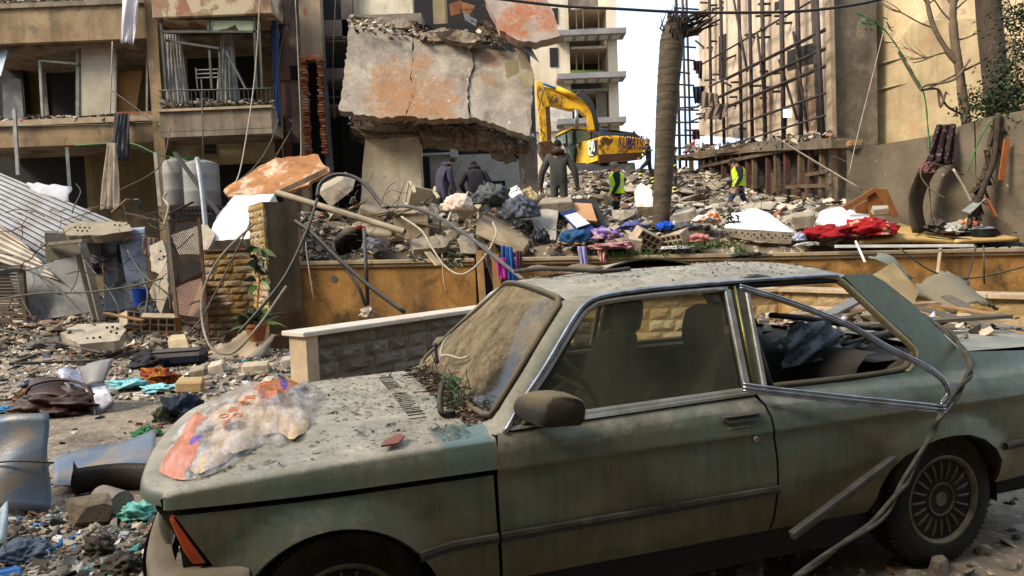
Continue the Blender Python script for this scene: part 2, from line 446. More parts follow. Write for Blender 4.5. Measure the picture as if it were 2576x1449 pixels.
def wmask(nt, vec, f):
 x = nd(nt, 'ShaderNodeSeparateXYZ', {0: vec}).outputs
 # wiped and less dusty low on the driver's side
 k = mth(nt, 'MULTIPLY', ramp(nt, x[1], -.30, -.50), ramp(nt, x[2], 1.16, 1.02))
 return mth(nt, 'SUBTRACT', mth(nt, 'ADD', f, .085), mth(nt, 'MULTIPLY', k, .22))
SCREEN = glass_mat('caked_windscreen', (.62, .74, .58), .08, .96, (.25, .19, .115), 6.0, .05, wmask)
FARGLASS = glass_mat('dusty_far_glass', (.86, .90, .78), .02, .16, (.30, .28, .18))

def panel(name, poly, mat=None, mirror=True, tf=None, inset=.003, depth=.03, g=.05, off=0.0):
 """a body panel: outline in (s, z), pressed onto the side surface T, with turned-in edges"""
 tf = tf or T
 bm = bmesh.new(); n = len(poly)
 area = sum(poly[i][0] * poly[(i + 1) % n][1] - poly[(i + 1) % n][0] * poly[i][1] for i in range(n))
 if area < 0: poly = poly[::-1]
 q = []
 for i in range(n):  # shrink for the shut lines
  a, b, c = Vector(poly[i - 1]), Vector(poly[i]), Vector(poly[(i + 1) % n])
  d1 = (b - a).normalized(); d2 = (c - b).normalized(); nn = Vector((-d1.y - d2.y, d1.x + d2.x))
  nn = nn.normalized() if nn.length > 1e-6 else Vector((-d1.y, d1.x))
  k = inset / max(.4, nn.dot(Vector((-d1.y, d1.x)))); q.append(b + nn * k)
 bv = [bm.verts.new((p.x, 0, p.y)) for p in q]
 for tri in tessellate_polygon([[Vector((p.x, p.y, 0)) for p in q]]):
  try: bm.faces.new([bv[i] for i in tri])
  except ValueError: pass
 s0, s1 = min(p.x for p in q), max(p.x for p in q); z0, z1 = min(p.y for p in q), max(p.y for p in q)
 cuts = [((s0 + i * g, 0, 0), (1, 0, 0)) for i in range(1, int((s1 - s0) / g) + 1)] + [((0, 0, z0 + i * g * .5), (0, 0, 1)) for i in range(1, int((z1 - z0) / g * 2) + 1)]
 cuts += [((0, 0, z), (0, 0, 1)) for z in (.735, .748, .757, .36, .40) if z0 < z < z1]
 for co, no in cuts:
  bmesh.ops.bisect_plane(bm, geom=bm.verts[:] + bm.edges[:] + bm.faces[:], plane_co=co, plane_no=no)
 bmesh.ops.dissolve_limit(bm, angle_limit=.01, verts=bm.verts[:], edges=bm.edges[:]) if False else None
 be = [e for e in bm.edges if len(e.link_faces) == 1]
 pos, nor = {}, {}
 for v in bm.verts:
  s, z = v.co.x, v.co.z; e = .004; t = tf(s, z) + off
  ds = Vector((2 * e, -(tf(s + e, z) - tf(s - e, z)), 0)); dz = Vector((0, -(tf(s, z + e) - tf(s, z - e)), 2 * e))
  nv = ds.cross(dz).normalized(); nor[v.index] = nv if nv.y < 0 else -nv
  pos[v] = Vector((s, -t, z))
 bm.verts.index_update()
 nl = {}
 for v in bm.verts: v.co = pos[v]
 main = len(bm.verts)
 for v in bm.verts:
  s, z = v.co.x, v.co.z; e = .004
  ds = Vector((2 * e, -(tf(s + e, z) - tf(s - e, z)), 0)); dz = Vector((0, -(tf(s, z + e) - tf(s, z - e)), 2 * e))
  nv = ds.cross(dz).normalized(); nl[v] = nv if nv.y < 0 else -nv
 vmap = {}
 for e in be:
  f0 = []
  for v in e.verts:
   if v not in vmap:
    a = bm.verts.new(v.co); b = bm.verts.new(v.co - nl[v] * depth); vmap[v] = (a, b)
   f0.append(vmap[v])
  bm.faces.new((f0[0][0], f0[1][0], f0[1][1], f0[0][1]))
 bm.verts.index_update()
 me = bpy.data.meshes.new(name)
 bmesh.ops.recalc_face_normals(bm, faces=bm.faces[:])
 vl = list(bm.verts); cn = [nl.get(v) for v in vl]
 bm.faces.ensure_lookup_table()
 # the outer skin must face out (towards -y)
 for f in bm.faces:
  if all(v in nl for v in f.verts) and f.normal.y > 0: f.normal_flip()
 bm.to_mesh(me); bm.free()
 me.polygons.foreach_set('use_smooth', [True] * len(me.polygons))
 norms = []
 for p in me.polygons:
  for vi in p.vertices:
   norms.append(cn[vi] if cn[vi] is not None else p.normal.copy())
 me.normals_split_custom_set([tuple(x) for x in norms])
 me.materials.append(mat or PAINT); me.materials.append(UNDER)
 me.polygons.foreach_set('material_index', [0 if all(cn[i] is not None for i in p.vertices) else 1 for p in me.polygons])  # turned-in edges painted black so the shut lines look shaded
 o = bpy.data.objects.new(name, me); COL.objects.link(o); o.parent = car
 if mirror:
  m2 = me.copy(); m2.transform(Matrix.Scale(-1, 4, (0, 1, 0))); m2.flip_normals()
  o2 = bpy.data.objects.new(name, m2); COL.objects.link(o2); o2.parent = car
 return o
CM = lambda: MB()
def cb(mb, name, mat, parent=None, **kw): return mb.build(name, mat, parent=parent or car, **kw)
def S(s, t, z): return Vector((s, -t, z))
def both(fn, name, mat, **kw):
 for sg in (1, -1):
  mb = MB(); fn(mb, sg); cb(mb, name, mat, **kw)

arch = [(-.03 + .333 * math.cos(a), .31 + .333 * math.sin(a)) for a in np.linspace(R(8), R(146), 22)]
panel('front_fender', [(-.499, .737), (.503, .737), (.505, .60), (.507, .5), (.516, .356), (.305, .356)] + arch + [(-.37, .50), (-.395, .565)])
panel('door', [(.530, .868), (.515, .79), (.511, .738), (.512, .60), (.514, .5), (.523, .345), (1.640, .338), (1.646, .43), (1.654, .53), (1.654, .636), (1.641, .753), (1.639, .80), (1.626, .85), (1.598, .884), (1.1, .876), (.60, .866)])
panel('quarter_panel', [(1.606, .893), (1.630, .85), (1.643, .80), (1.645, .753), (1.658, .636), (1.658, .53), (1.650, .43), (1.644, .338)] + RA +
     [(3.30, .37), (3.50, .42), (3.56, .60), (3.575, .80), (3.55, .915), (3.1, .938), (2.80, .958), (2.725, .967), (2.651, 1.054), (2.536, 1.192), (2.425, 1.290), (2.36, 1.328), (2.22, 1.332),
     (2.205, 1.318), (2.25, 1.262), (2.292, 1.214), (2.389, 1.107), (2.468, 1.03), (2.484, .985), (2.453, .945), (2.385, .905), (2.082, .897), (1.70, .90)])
# sill, black and tucked under
both(lambda mb, sg: mb.hexa([S(.30, sg * .70, .19), S(2.18, sg * .70, .19), S(2.18, sg * .60, .17), S(.30, sg * .60, .17)], [S(.30, sg * .745, .338), S(2.15, sg * .745, .33), S(2.15, sg * .6, .40), S(.30, sg * .6, .40)]), 'sill', UNDER)
# hood: top, rounded edge and the side strips that hang over the fenders
def sfront(q): return -.645 + .06 * q ** 2 + .072 * q ** 10
def srear(q): return .435 + .025 * q ** 2 + .062 * q ** 8
def zcrease(s): return float(np.interp(s, [-.72, -.55, -.48, -.285, .02, .3, .52], [.785, .799, .812, .828, .845, .853, .858]))
prof = []
for w in np.linspace(0, 1, 6): prof.append(('side', w))
for w in np.linspace(0, 1, 5)[1:]: prof.append(('round', w))
for w in np.linspace(1, 0, 13)[1:]: prof.append(('top', w))
full = prof + [(k, -w if k == 'top' else w) if False else (k, w) for k, w in prof[::-1][1:]]
rows = []
NU = 46
us = [-3, -2, -1] + list(range(NU + 1))
for u in us:
 row = []
 for sg, seq in ((1, prof), (-1, prof[::-1][1:])):
  for k, w in seq:
   q = w if k == 'top' else 1.0
   f, r = sfront(q), srear(q)
   uu = max(0, u) / NU; s = f + (r - f) * uu
   zc = zcrease(s); tc = T(s, zc) - .012
   if k == 'side': z = .7545 + (zc - .02 - .7545) * w; t = T(s, z)
   elif k == 'round':
    a = w * math.pi / 2; t0 = T(s, zc - .02); t = t0 - (t0 - tc) * (1 - math.cos(a)) - .008 * w; z = zc - .02 + .02 * math.sin(a)
   else:
    tc -= .008
    t = tc * w; z = zc + .036 * (1 - w ** 2) * smin(s, -.8, -.2) + .010 * math.exp(-((abs(t) - .42) / .05) ** 2) * smin(s, -.6, 0)
   if u < 0:  # the nose rolls over towards the grille
    d = {-1: (.012, .010), -2: (.020, .030), -3: (.022, .055)}[u]
    if k == 'top' or k == 'round': s -= d[0]; z -= d[1] * (1 if k == 'top' else w)
    else: s -= d[0] * .6
    z = max(z, .752)
    t *= 1 - .006 * (-u)
   row.append(S(s, sg * t, z))
 rows.append(row)
mb = MB(); mb.grid(rows); hood = cb(mb, 'hood', PAINT, smooth=True)
def hzf(s, t): w = min(1, abs(t) / .75); return zcrease(s) + .036 * (1 - w * w) * smin(s, -.8, -.2) + .010 * math.exp(-((abs(t) - .42) / .05) ** 2) * smin(s, -.6, 0)
SLOT = flat('slot_brown', (.06, .05, .035), .9)
for t0, n_ in ((.02, 15), (-.47, 12)):  # air slots near the windscreen
 for i in range(n_):
  t = t0 + i * .032; z = hzf(.30, t) + .0015
  mb = MB(); mb.bar(S(.275, t, z - .0005), S(.340, t, z + .0005), .006, .003); cb(mb, 'hood_slot', SLOT, parent=hood)
# inner structure that closes the body: engine bay, floor, inner arches
mb = MB(); mb.hexa([S(-.52, .66, .22), S(3.45, .64, .24), S(3.45, -.64, .24), S(-.52, -.66, .22)], [S(-.52, .66, .30), S(3.45, .64, .30), S(3.45, -.64, .30), S(-.52, -.66, .30)])
mb.hexa([S(-.50, .62, .3), S(.45, .62, .3), S(.45, -.62, .3), S(-.50, -.62, .3)], [S(-.48, .68, .74), S(.46, .70, .80), S(.46, -.70, .80), S(-.48, -.68, .74)])
mb.hexa([S(2.75, .60, .3), S(3.45, .60, .3), S(3.45, -.60, .3), S(2.75, -.60, .3)], [S(2.75, .66, .86), S(3.5, .64, .86), S(3.5, -.64, .86), S(2.75, -.66, .86)])
mb.hexa([S(2.15, .5, .28), S(2.85, .5, .28), S(2.85, -.5, .28), S(2.15, -.5, .28)], [S(2.2, .5, .84), S(2.8, .5, .84), S(2.8, -.5, .84), S(2.2, -.5, .84)])
mb.hexa([S(-.47, .74, .42), S(-.25, .74, .42), S(-.25, -.74, .42), S(-.47, -.74, .42)], [S(-.50, .73, .745), S(-.25, .73, .745), S(-.25, -.73, .745), S(-.50, -.73, .745)]); cb(mb, 'underbody', UNDER)
for c0, c1 in ((-.03, .31), (2.52, .30)):
 for sg in (1, -1):
  mb = MB(); a1 = np.linspace(R(-5), R(185), 20); rr = .345 if c0 < 1 else .36
  mb.grid([[S(c0 + rr * math.cos(a), sg * t, c1 + rr * math.sin(a)) for a in a1] for t in (.765, .45)])
  cb(mb, 'arch_liner', UNDER)
# windscreen
def wsedge(i):
 """edge of the glass, i 0 at the bottom to 1 at the top: s, t, z"""
 return (float(np.interp(i, [0, .15, .5, 1], [.528, .560, .690, .885])), float(np.interp(i, [0, .1, .5, 1], [.655, .685, .632, .535])), float(np.interp(i, [0, .15, .5, 1], [.888, .935, 1.085, 1.292])))
def ws(i, q, lift=0.0):
 s, t, z = wsedge(i); c = 1 - q * q
 s -= c * (.040 + .012 * i) + lift; z += c * (.016 + .03 * i) + lift * .6
 s += .055 * i * (1 - q) / 2 * 1.6
 return S(s, q * t, z)
mb = MB(); mb.grid([[ws(i, q) for q in np.linspace(1, -1, 25)] for i in np.linspace(0, 1, 16)])
cb(mb, 'windscreen', SCREEN, smooth=True)
mb = MB(); loop = [ws(.02, q, .004) for q in np.linspace(.93, -.93, 20)] + [ws(i, -1, .004) for i in np.linspace(.06, .95, 12)] + [ws(1, q, .004) for q in np.linspace(-.94, .94, 16)] + [ws(i, 1, .004) for i in np.linspace(.95, .06, 12)]
mb.tube(loop, .014, 8, closed=True); cb(mb, 'windscreen_seal', MIRRORM, smooth=True)
# cowl between hood and windscreen, sunk below the hood's edge
mb = MB(); qs = np.linspace(1, -1, 25)
def hz(s, q): return zcrease(s) + .036 * (1 - q * q)
r1 = [S(srear(abs(q)) - .012, q * .752, hz(srear(abs(q)), q) - .02) for q in qs]; r3 = [ws(0, q) + Vector((0, 0, -.004)) for q in qs]
mb.grid([r1, [(a + b) / 2 + Vector((0, 0, -.022)) for a, b in zip(r1, r3)], r3]); cb(mb, 'cowl', MIRRORM, smooth=True)
mb = MB(); mb.tube([S(srear(abs(q)) + .004, q * .762, hz(srear(abs(q)), q) - .004) for q in qs], .006, 6); cb(mb, 'hood_edge_seal', UNDER, smooth=True)
GUT = [(.556, .864), (.639, .956), (.737, 1.056), (.836, 1.166), (.905, 1.241), (.956, 1.281), (1.02, 1.303), (1.141, 1.314), (1.316, 1.322), (1.622, 1.328), (1.846, 1.329), (2.10, 1.329), (2.17, 1.326)]
def gl(s, z, o=0.0): return S(s, T(s, z) + o, z)
def gl2(s, z, o, sg): return S(s, sg * (T(s, z) + o), z)
# A pillars
for sg in (1, -1):
 mb = MB(); g1 = smoothline([gl2(s, z, 0, sg) for s, z in GUT[:7]], 3); n = len(g1); e1 = []
 for k in range(n):
  i = k / (n - 1); p = ws(min(1, i * 1.02), sg * 1.0); e1.append(p)
 mid = [(a + b) / 2 + Vector((-.012, 0, .012)) for a, b in zip(g1, e1)]
 lo = [S(.47, sg * .745, .850), S(.45, sg * .70, .862), S(.44, sg * .66, .872)]
 mb.grid([[l] + r for l, r in zip(lo, (g1, mid, e1))]); cb(mb, 'front_pillar', PAINT, smooth=True)
# roof
rows = []
for u in np.linspace(0, 1, 30):
 row = []
 for q in np.linspace(1, -1, 29):
  st = ws(1, q).x + .012; s = st + (2.37 - .05 * (1 - q * q) - st) * u
  tg = .578 - .02 * (1 - smin(s, .9, 1.2)) - .03 * smin(s, 2.2, 2.4)
  zr = 1.33 + .058 * (1 - abs(q) ** 2.6)
  zr -= (1 - smin(s, .85, 1.25)) * .042 + smin(s, 2.1, 2.45) * .05
  zr -= .03 * math.exp(-((s - 1.15) / .25) ** 2 - ((q + .25) / .4) ** 2) * .6  # dented in front
  row.append(S(s, q * tg, zr))
 rows.append(row)
mb = MB(); mb.grid(rows); roof = cb(mb, 'roof', PAINT, smooth=True)
mb = MB()  # head lining
mb.grid([[p - Vector((0, 0, .03)) for p in r] for r in rows]); cb(mb, 'head_lining', DARKIN, smooth=True)
# torn, buckled sunroof panel
rows = []
for i in range(13):
 a = i / 12; s = 1.28 + a * .46; lift = .042 * math.sin(math.pi * min(1, max(0, a))) ** .8
 row = []
 for k in range(7):
  b = k / 6; t = .10 - b * .50
  row.append(S(s, t, 1.392 + lift * (1 - b) ** 1.2 - .012 * b))
 rows.append(row)
mb = MB(); mb.grid(rows); mb.grid([[p - Vector((0, 0, .008)) for p in r] for r in rows]); mb.grid([[r[0] for r in rows], [r[0] - Vector((0, 0, .008)) for r in rows]])
cb(mb, 'sunroof_panel', PAINT, parent=roof, smooth=True)
mb = MB(); mb.grid([[S(1.27 + a * .5, .12 - .0 * a, 1.3865) for a in np.linspace(0, 1, 6)], [S(1.27 + a * .5, -.36, 1.388) for a in np.linspace(0, 1, 6)]])
cb(mb, 'sunroof_opening', UNDER, parent=roof)
mb = MB(); mb.tube(smoothline([S(.99, -.36, 1.385), S(1.04, -.15, 1.398), S(1.10, .10, 1.398), S(1.20, .26, 1.386), S(1.34, .22, 1.390)], 6), [.011] * 25, 8)
cb(mb, 'sunroof_deflector', RUBBER, parent=roof, smooth=True)
mb = MB()
for a, t0 in ((1.05, -.2), (1.22, -.05)):
 mb.grid([[S(a + .16 * i / 4, t0 - .2 + .3 * k / 4, 1.394 + .02 * math.sin(2.2 * i / 4 * math.pi / 2) * (1 - k / 5)) for k in range(5)] for i in range(5)])
cb(mb, 'sunroof_lining', MIRRORM, parent=roof, smooth=True)
# drip rail and window trims
for sg in (1, -1):
 mb = MB(); mb.tube(smoothline([gl2(s, z, .006, sg) for s, z in GUT], 5), .010, 7); cb(mb, 'drip_rail', BRIGHT if sg > 0 else CHROME, smooth=True)
 # black channel below the drip rail
 mb = MB(); ch = GUT[1:]; mb.tube(smoothline([gl2(s + .022 * max(0, min(1, (1.3 - z) / .2)) + .004, z - .022, -.008, sg) for s, z in ch], 4), .013, 6); cb(mb, 'door_seal', UNDER, smooth=True)
 # door window frame
 fr = [(.885, .898), (.60, .886), (.66, .955), (.76, 1.055), (.86, 1.165), (.925, 1.232), (.975, 1.264), (1.04, 1.282), (1.3, 1.296), (1.595, 1.301)]
 mb = MB(); mb.tube(smoothline([gl2(s, z, -.002, sg) for s, z in fr[1:]], 5), .0125, 7); cb(mb, 'window_frame', CHROME, smooth=True)
 mb = MB()
 a, b = (1.600, 1.300), (1.578, .905)
 mb.hexa([gl2(a[0] - .020, a[1], -.012, sg), gl2(a[0] + .012, a[1], -.012, sg), gl2(a[0] + .012, a[1], .008, sg), gl2(a[0] - .020, a[1], .008, sg)],
   [gl2(b[0] - .020, b[1], -.012, sg), gl2(b[0] + .012, b[1], -.012, sg), gl2(b[0] + .012, b[1], .008, sg), gl2(b[0] - .020, b[1], .008, sg)])
 cb(mb, 'window_frame', CHROME, bevel=.004)
 # belt trim along the door
 mb = MB(); n = 24
 rows = []
 for k in range(n + 1):
  s = .575 + (1.602 - .575) * k / n; zb = .871 + .0185 * k / n
  rows.append([gl2(s, zb - .004, .0, sg), gl2(s, zb, .012, sg), gl2(s, zb + .010, .013, sg), gl2(s, zb + .013, .008, sg), gl2(s, zb + .022, .007, sg), gl2(s, zb + .026, -.012, sg)])
 mb.grid(rows); cb(mb, 'belt_trim', CHROME, smooth=True, angle=.6)
 # B pillar: painted post with a bright edge strip
 mb = MB()
 mb.hexa([gl2(1.622, 1.318, -.03, sg), gl2(1.680, 1.318, -.03, sg), gl2(1.680, 1.318, -.002, sg), gl2(1.622, 1.318, -.002, sg)],
   [gl2(1.598, .895, -.03, sg), gl2(1.655, .897, -.03, sg), gl2(1.655, .897, -.002, sg), gl2(1.598, .895, -.002, sg)])
 cb(mb, 'middle_pillar', PAINT)
 mb = MB(); mb.tube([gl2(1.632, 1.31, .004, sg), gl2(1.607, .90, .004, sg)], .006, 6); cb(mb, 'pillar_trim', M('brass_trim', (.42, .37, .16), (.3, .26, .12), rough=.35, metal=.8, coord='obj'), smooth=True)
 # quarter window channel
 Q = [(1.69, .905), (2.082, .903), (2.36, .911), (2.435, .945), (2.468, .985), (2.452, 1.03), (2.372, 1.107), (2.275, 1.214), (2.19, 1.300), (2.12, 1.316), (1.9, 1.312), (1.69, 1.308)]
 qq = [gl2(s, z, -.012, sg) for s, z in Q]
 mb = MB(); mb.tube(smoothline(qq + [qq[0]], 5), .017, 6); cb(mb, 'quarter_window_seal', RUBBER, smooth=True)
 qo = [(2.10, 1.331), (2.175, 1.322), (2.225, 1.28), (2.30, 1.198), (2.395, 1.092), (2.466, 1.015), (2.478, .975), (2.45, .938), (2.405, .908)]
 mb = MB(); rows = []
 for p0, p1 in zip(smoothline([gl2(s, z, .006, sg) for s, z in qo], 5), smoothline([gl2(s - .030, z - .016 * (z > .97), -.001, sg) for s, z in qo], 5)): rows.append([p0, (p0 + p1) / 2 + Vector((0, -.006 * sg, 0)), p1])
 mb.grid(rows); cb(mb, 'quarter_window_trim', M('gold_chrome', (.50, .43, .25), (.36, .30, .17), rough=.32, metal=.85, coord='obj', dust=.2), smooth=True)
# upright trim that still stands at the front of the empty quarter window
mb = MB()
mb.hexa([gl(1.676, 1.302, -.01), gl(1.698, 1.302, -.01), gl(1.698, 1.302, .012), gl(1.676, 1.302, .012)], [gl(1.640, .893, -.01), gl(1.664, .893, -.01), gl(1.664, .893, .014), gl(1.640, .893, .014)])
cb(mb, 'quarter_window_trim', CHROME, bevel=.005)
# torn trims dangling from the window
lo = smoothline([S(*carpt(*zE(x, y), t)) for x, y, t in ((-260, 270, .66), (0, 345, .68), (300, 450, .72), (600, 575, .77), (900, 745, .83), (1150, 870, .88), (1270, 945, .90), (1345, 1030, .915), (1352, 1110, .92), (1300, 1180, .92))], 5)
mb = MB(); mb.tube(lo, .010, 6); mb.tube([p + Vector((0, 0, .012)) for p in lo], .006, 5); cb(mb, 'dangling_window_trim', BRIGHT, smooth=True)
lo = [S(*carpt(*zE(x, y), t)) for x, y, t in ((-235, 1040, .765), (0, 1072, .80), (600, 1138, .86), (1335, 1212, .93))]
mb = MB(); mb.tube(smoothline(lo, 5), .0075, 6); mb.tube([p + Vector((0, 0, .014)) for p in smoothline(lo, 5)], .006, 6); mb.tube([p - Vector((0, 0, .012)) for p in smoothline(lo, 5)], .006, 6); cb(mb, 'dangling_window_trim', BRIGHT, smooth=True)
lo = [S(*carpt(*zF(x, y), t)) for x, y, t in ((150, 1118, .90), (990, 485, .835))]
d = (lo[1] - lo[0]).normalized()
mb = MB(); mb.bar(lo[0], lo[1], .028, .034); mb.tube([lo[0] + Vector((0, -.012, .012)), lo[1] + Vector((0, -.012, .012))], .009, 6); cb(mb, 'hanging_side_moulding', MOULD, bevel=.006)
# side mouldings: bright strip over black rubber
def moulding(s0, s1, z, sg, name='side_moulding'):
 n = max(2, int((s1 - s0) / .05)); r1 = []; r2 = []
 for k in range(n + 1):
  s = s0 + (s1 - s0) * k / n; t = T(s, z - .016)
  r1.append([S(s, sg * (t), z), S(s, sg * (t + .015), z - .001), S(s, sg * (t + .017), z - .014)])
  r2.append([S(s, sg * (t + .016), z - .0142), S(s, sg * (t + .016), z - .030), S(s, sg * t, z - .036)])
 mb = MB(); mb.grid(r1); a = cb(mb, name, MOULD, smooth=True, angle=.7)
 mb = MB(); mb.grid(r2); cb(mb, 'rubber_strip', RUBBER, parent=a, smooth=True, angle=.7)
for sg in (1, -1):
 moulding(.228, .506, .5345, sg); moulding(.518, 1.655, .534, sg)
 moulding(2.862, 3.5, .553, sg)
# door handle and lock
for sg in (1, -1):
 mb = MB(); pts = [(1.418, .832), (1.588, .832), (1.590, .822), (1.566, .804), (1.438, .804), (1.416, .818)]
 k = len(pts); a = [S(s, sg * (T(s, z) + .001), z) for s, z in pts]; b = [S(s - .004, sg * (T(s, z) + .017), z - .003) for s, z in pts]
 mb.add(a + b, [tuple(range(k, 2 * k))] + [(i, (i + 1) % k, (i + 1) % k + k, i + k) for i in range(k)]); h = cb(mb, 'door_handle', BLACKP, bevel=.003)
 mb = MB(); mb.bar(S(1.43, sg * (T(1.5, .827) + .02), .826), S(1.575, sg * (T(1.5, .827) + .02), .826), .010, .007); cb(mb, 'handle_lever', BLACKP, parent=h, bevel=.002)
 mb = MB(); mb.grid([[S(1.437 + .10 * a, sg * (T(1.5, z) - o_ + .002), z) for a in np.linspace(0, 1.0, 8)] for z, o_ in ((.803, .0), (.795, .006), (.788, .004), (.782, -.001))]); cb(mb, 'handle_recess', PAINT, parent=h, smooth=True)
 mb = MB(); c = S(1.559, sg * (T(1.559, .728) + .002), .728); mb.lathe([(.013, -.002), (.013, .004), (.010, .007), (.006, .007), (.006, .004)], 14, 'y', c)
 if sg > 0:
  for i_ in range(len(mb.v)): mb.v[i_] = (mb.v[i_][0], 2 * c.y - mb.v[i_][1], mb.v[i_][2])
 cb(mb, 'door_lock', CHROME, smooth=True, angle=.6)
# door glass
def sheet_on_side(poly, off, sg):
 mb = MB(); k = len(poly); mb.add([S(s, sg * (T(s, z) + off), z) for s, z in poly], [tuple(range(k))]); return mb
DG = [(.61, .89), (.67, .955), (.77, 1.055), (.87, 1.163), (.935, 1.228), (.985, 1.256), (1.05, 1.272), (1.3, 1.288), (1.59, 1.296), (1.572, .905), (1.1, .896)]
for sg in (1, -1): cb(sheet_on_side(DG, -.022, sg), 'door_glass', SIDEGLASS if sg > 0 else FARGLASS)
# mirror
for sg in (1, -1):
 sh = [(s_ - .10, z_) for s_, z_ in ((.735, .905), (.868, .898), (.884, .910), (.892, .960), (.882, .985), (.86, .999), (.80, 1.012), (.765, 1.010), (.742, .985), (.728, .945))]
 mb = MB(); rows = []
 for dt, sc_, sft in ((.02, .55, -.07), (.055, .9, -.025), (.09, 1.0, 0), (.15, 1.0, .004), (.178, .96, .012), (.185, .85, .016)):
  rows.append([S(.71 + (s - .71) * sc_ + sft, sg * (.735 + dt), .952 + (z - .952) * sc_) for s, z in sh] + [S(.71 + (sh[0][0] - .71) * sc_ + sft, sg * (.735 + dt), .952 + (sh[0][1] - .952) * sc_)])
 mb.grid(rows); mb.add(rows[-1][:-1], [tuple(range(len(sh)))]); a = cb(mb, 'wing_mirror', MIRRORM, smooth=True, angle=.9, weld=True)
 mb = MB(); mb.hexa([gl2(.62, .885, 0, sg), gl2(.80, .885, 0, sg), gl2(.80, .885, .03, sg), gl2(.62, .885, .02, sg)], [gl2(.72, .985, 0, sg), gl2(.76, .985, 0, sg), gl2(.78, .985, .035, sg), gl2(.73, .985, .02, sg)]); cb(mb, 'mirror_base', MIRRORM, parent=a, bevel=.005)
# front: side marker lens, headlamp surround, bumper, grille
for sg in (1, -1):
 L = [(-.512, .728), (-.495, .722), (-.415, .578), (-.452, .580), (-.475, .62)]
 mb = MB(); k = len(L); a = [S(s, sg * (T(s, z) - .001), z) for s, z in L]; b = [S(s, sg * (T(s, z) - .04), z) for s, z in L]
 mb.add(a + b, [tuple(range(k)), tuple(range(2 * k - 1, k - 1, -1))] + [(i, i + k, (i + 1) % k + k, (i + 1) % k) for i in range(k)])
 cb(mb, 'corner_indicator', LENSO, bevel=.004)
 mb = MB(); rows = []
 for z in (.575, .60, .66, .73, .752):
  s0 = -.415 - .095 * (z - .57) / .17
  rows.append([S(s0 + .03, sg * (T(s0, z) - .03), z), S(s0 - .035, sg * (T(s0, z) - .04), z), S(s0 - .065, sg * .55, z), S(s0 - .08, 0, z)])
 mb.grid(rows); cb(mb, 'nose_panel', MIRRORM, smooth=False)
 for tt in (.56, .38):
  mb = MB(); mb.lathe([(.085, 0), (.08, -.015), (.05, -.03), (.001, -.035)], 18, 'x', S(-.535, sg * tt, .665)); cb(mb, 'headlamp', SIDEGLASS, smooth=True)
mb = MB(); rows = []
path = [S(-.29, .80, 0), S(-.36, .80, 0), S(-.44, .79, 0), S(-.505, .765, 0), S(-.555, .70, 0), S(-.60, .5, 0), S(-.625, .2, 0), S(-.625, -.2, 0), S(-.60, -.5, 0), S(-.555, -.70, 0), S(-.53, -.77, 0), S(-.44, -.80, 0), S(-.30, -.81, 0)]
pth = smoothline(path, 5)
for k, p in enumerate(pth):
 tn = (pth[min(k + 1, len(pth) - 1)] - pth[max(k - 1, 0)]).normalized(); nn = Vector((-tn.y, tn.x, 0)); nn = -nn if nn.dot(p - S(.5, 0, 0)) < 0 else nn
 rows.append([p + nn * a + Vector((0, 0, b)) for a, b in ((-.05, .562), (0, .566), (.022, .555), (.028, .53), (.028, .50), (.024, .455), (.0, .43), (-.05, .43))])
mb.grid(rows); bp = cb(mb, 'front_bumper', M('dusty_bumper', (.20, .16, .11), (.30, .26, .2), scale=5, rough=.5, metal=.2, dust=.6, coord='obj', dustc=(.25, .20, .13)), smooth=True)
mb = MB(); mb.grid([[p + (p - S(.5, 0, 0)).normalized() * .0 + Vector((0, 0, 0)) for p in (r[3] + (r[3] - r[0]).normalized() * .012, r[4] + (r[4] - r[7]).normalized() * .014, r[5] + (r[5] - r[7]).normalized() * .008)] for r in rows]); cb(mb, 'bumper_rubber', RUBBER, parent=bp, smooth=True)
# tail: boot lid, rear panel, rear window
mb = MB(); rows = []
for u in np.linspace(0, 1, 12):
 s = 2.70 + .86 * u; rows.append([S(s, (T(s, .94) - .012) * q, .962 - .03 * u + .02 * (1 - q * q)) for q in np.linspace(1, -1, 15)])
rows.append([p + Vector((.03, 0, -.08)) for p in rows[-1]])
mb.grid(rows); cb(mb, 'boot_lid', PAINT, smooth=True)
mb = MB(); mb.grid([[S(3.55, t, z) for t in np.linspace(.70, -.70, 4)] for z in (.4, .88)]); cb(mb, 'rear_panel', PAINT)
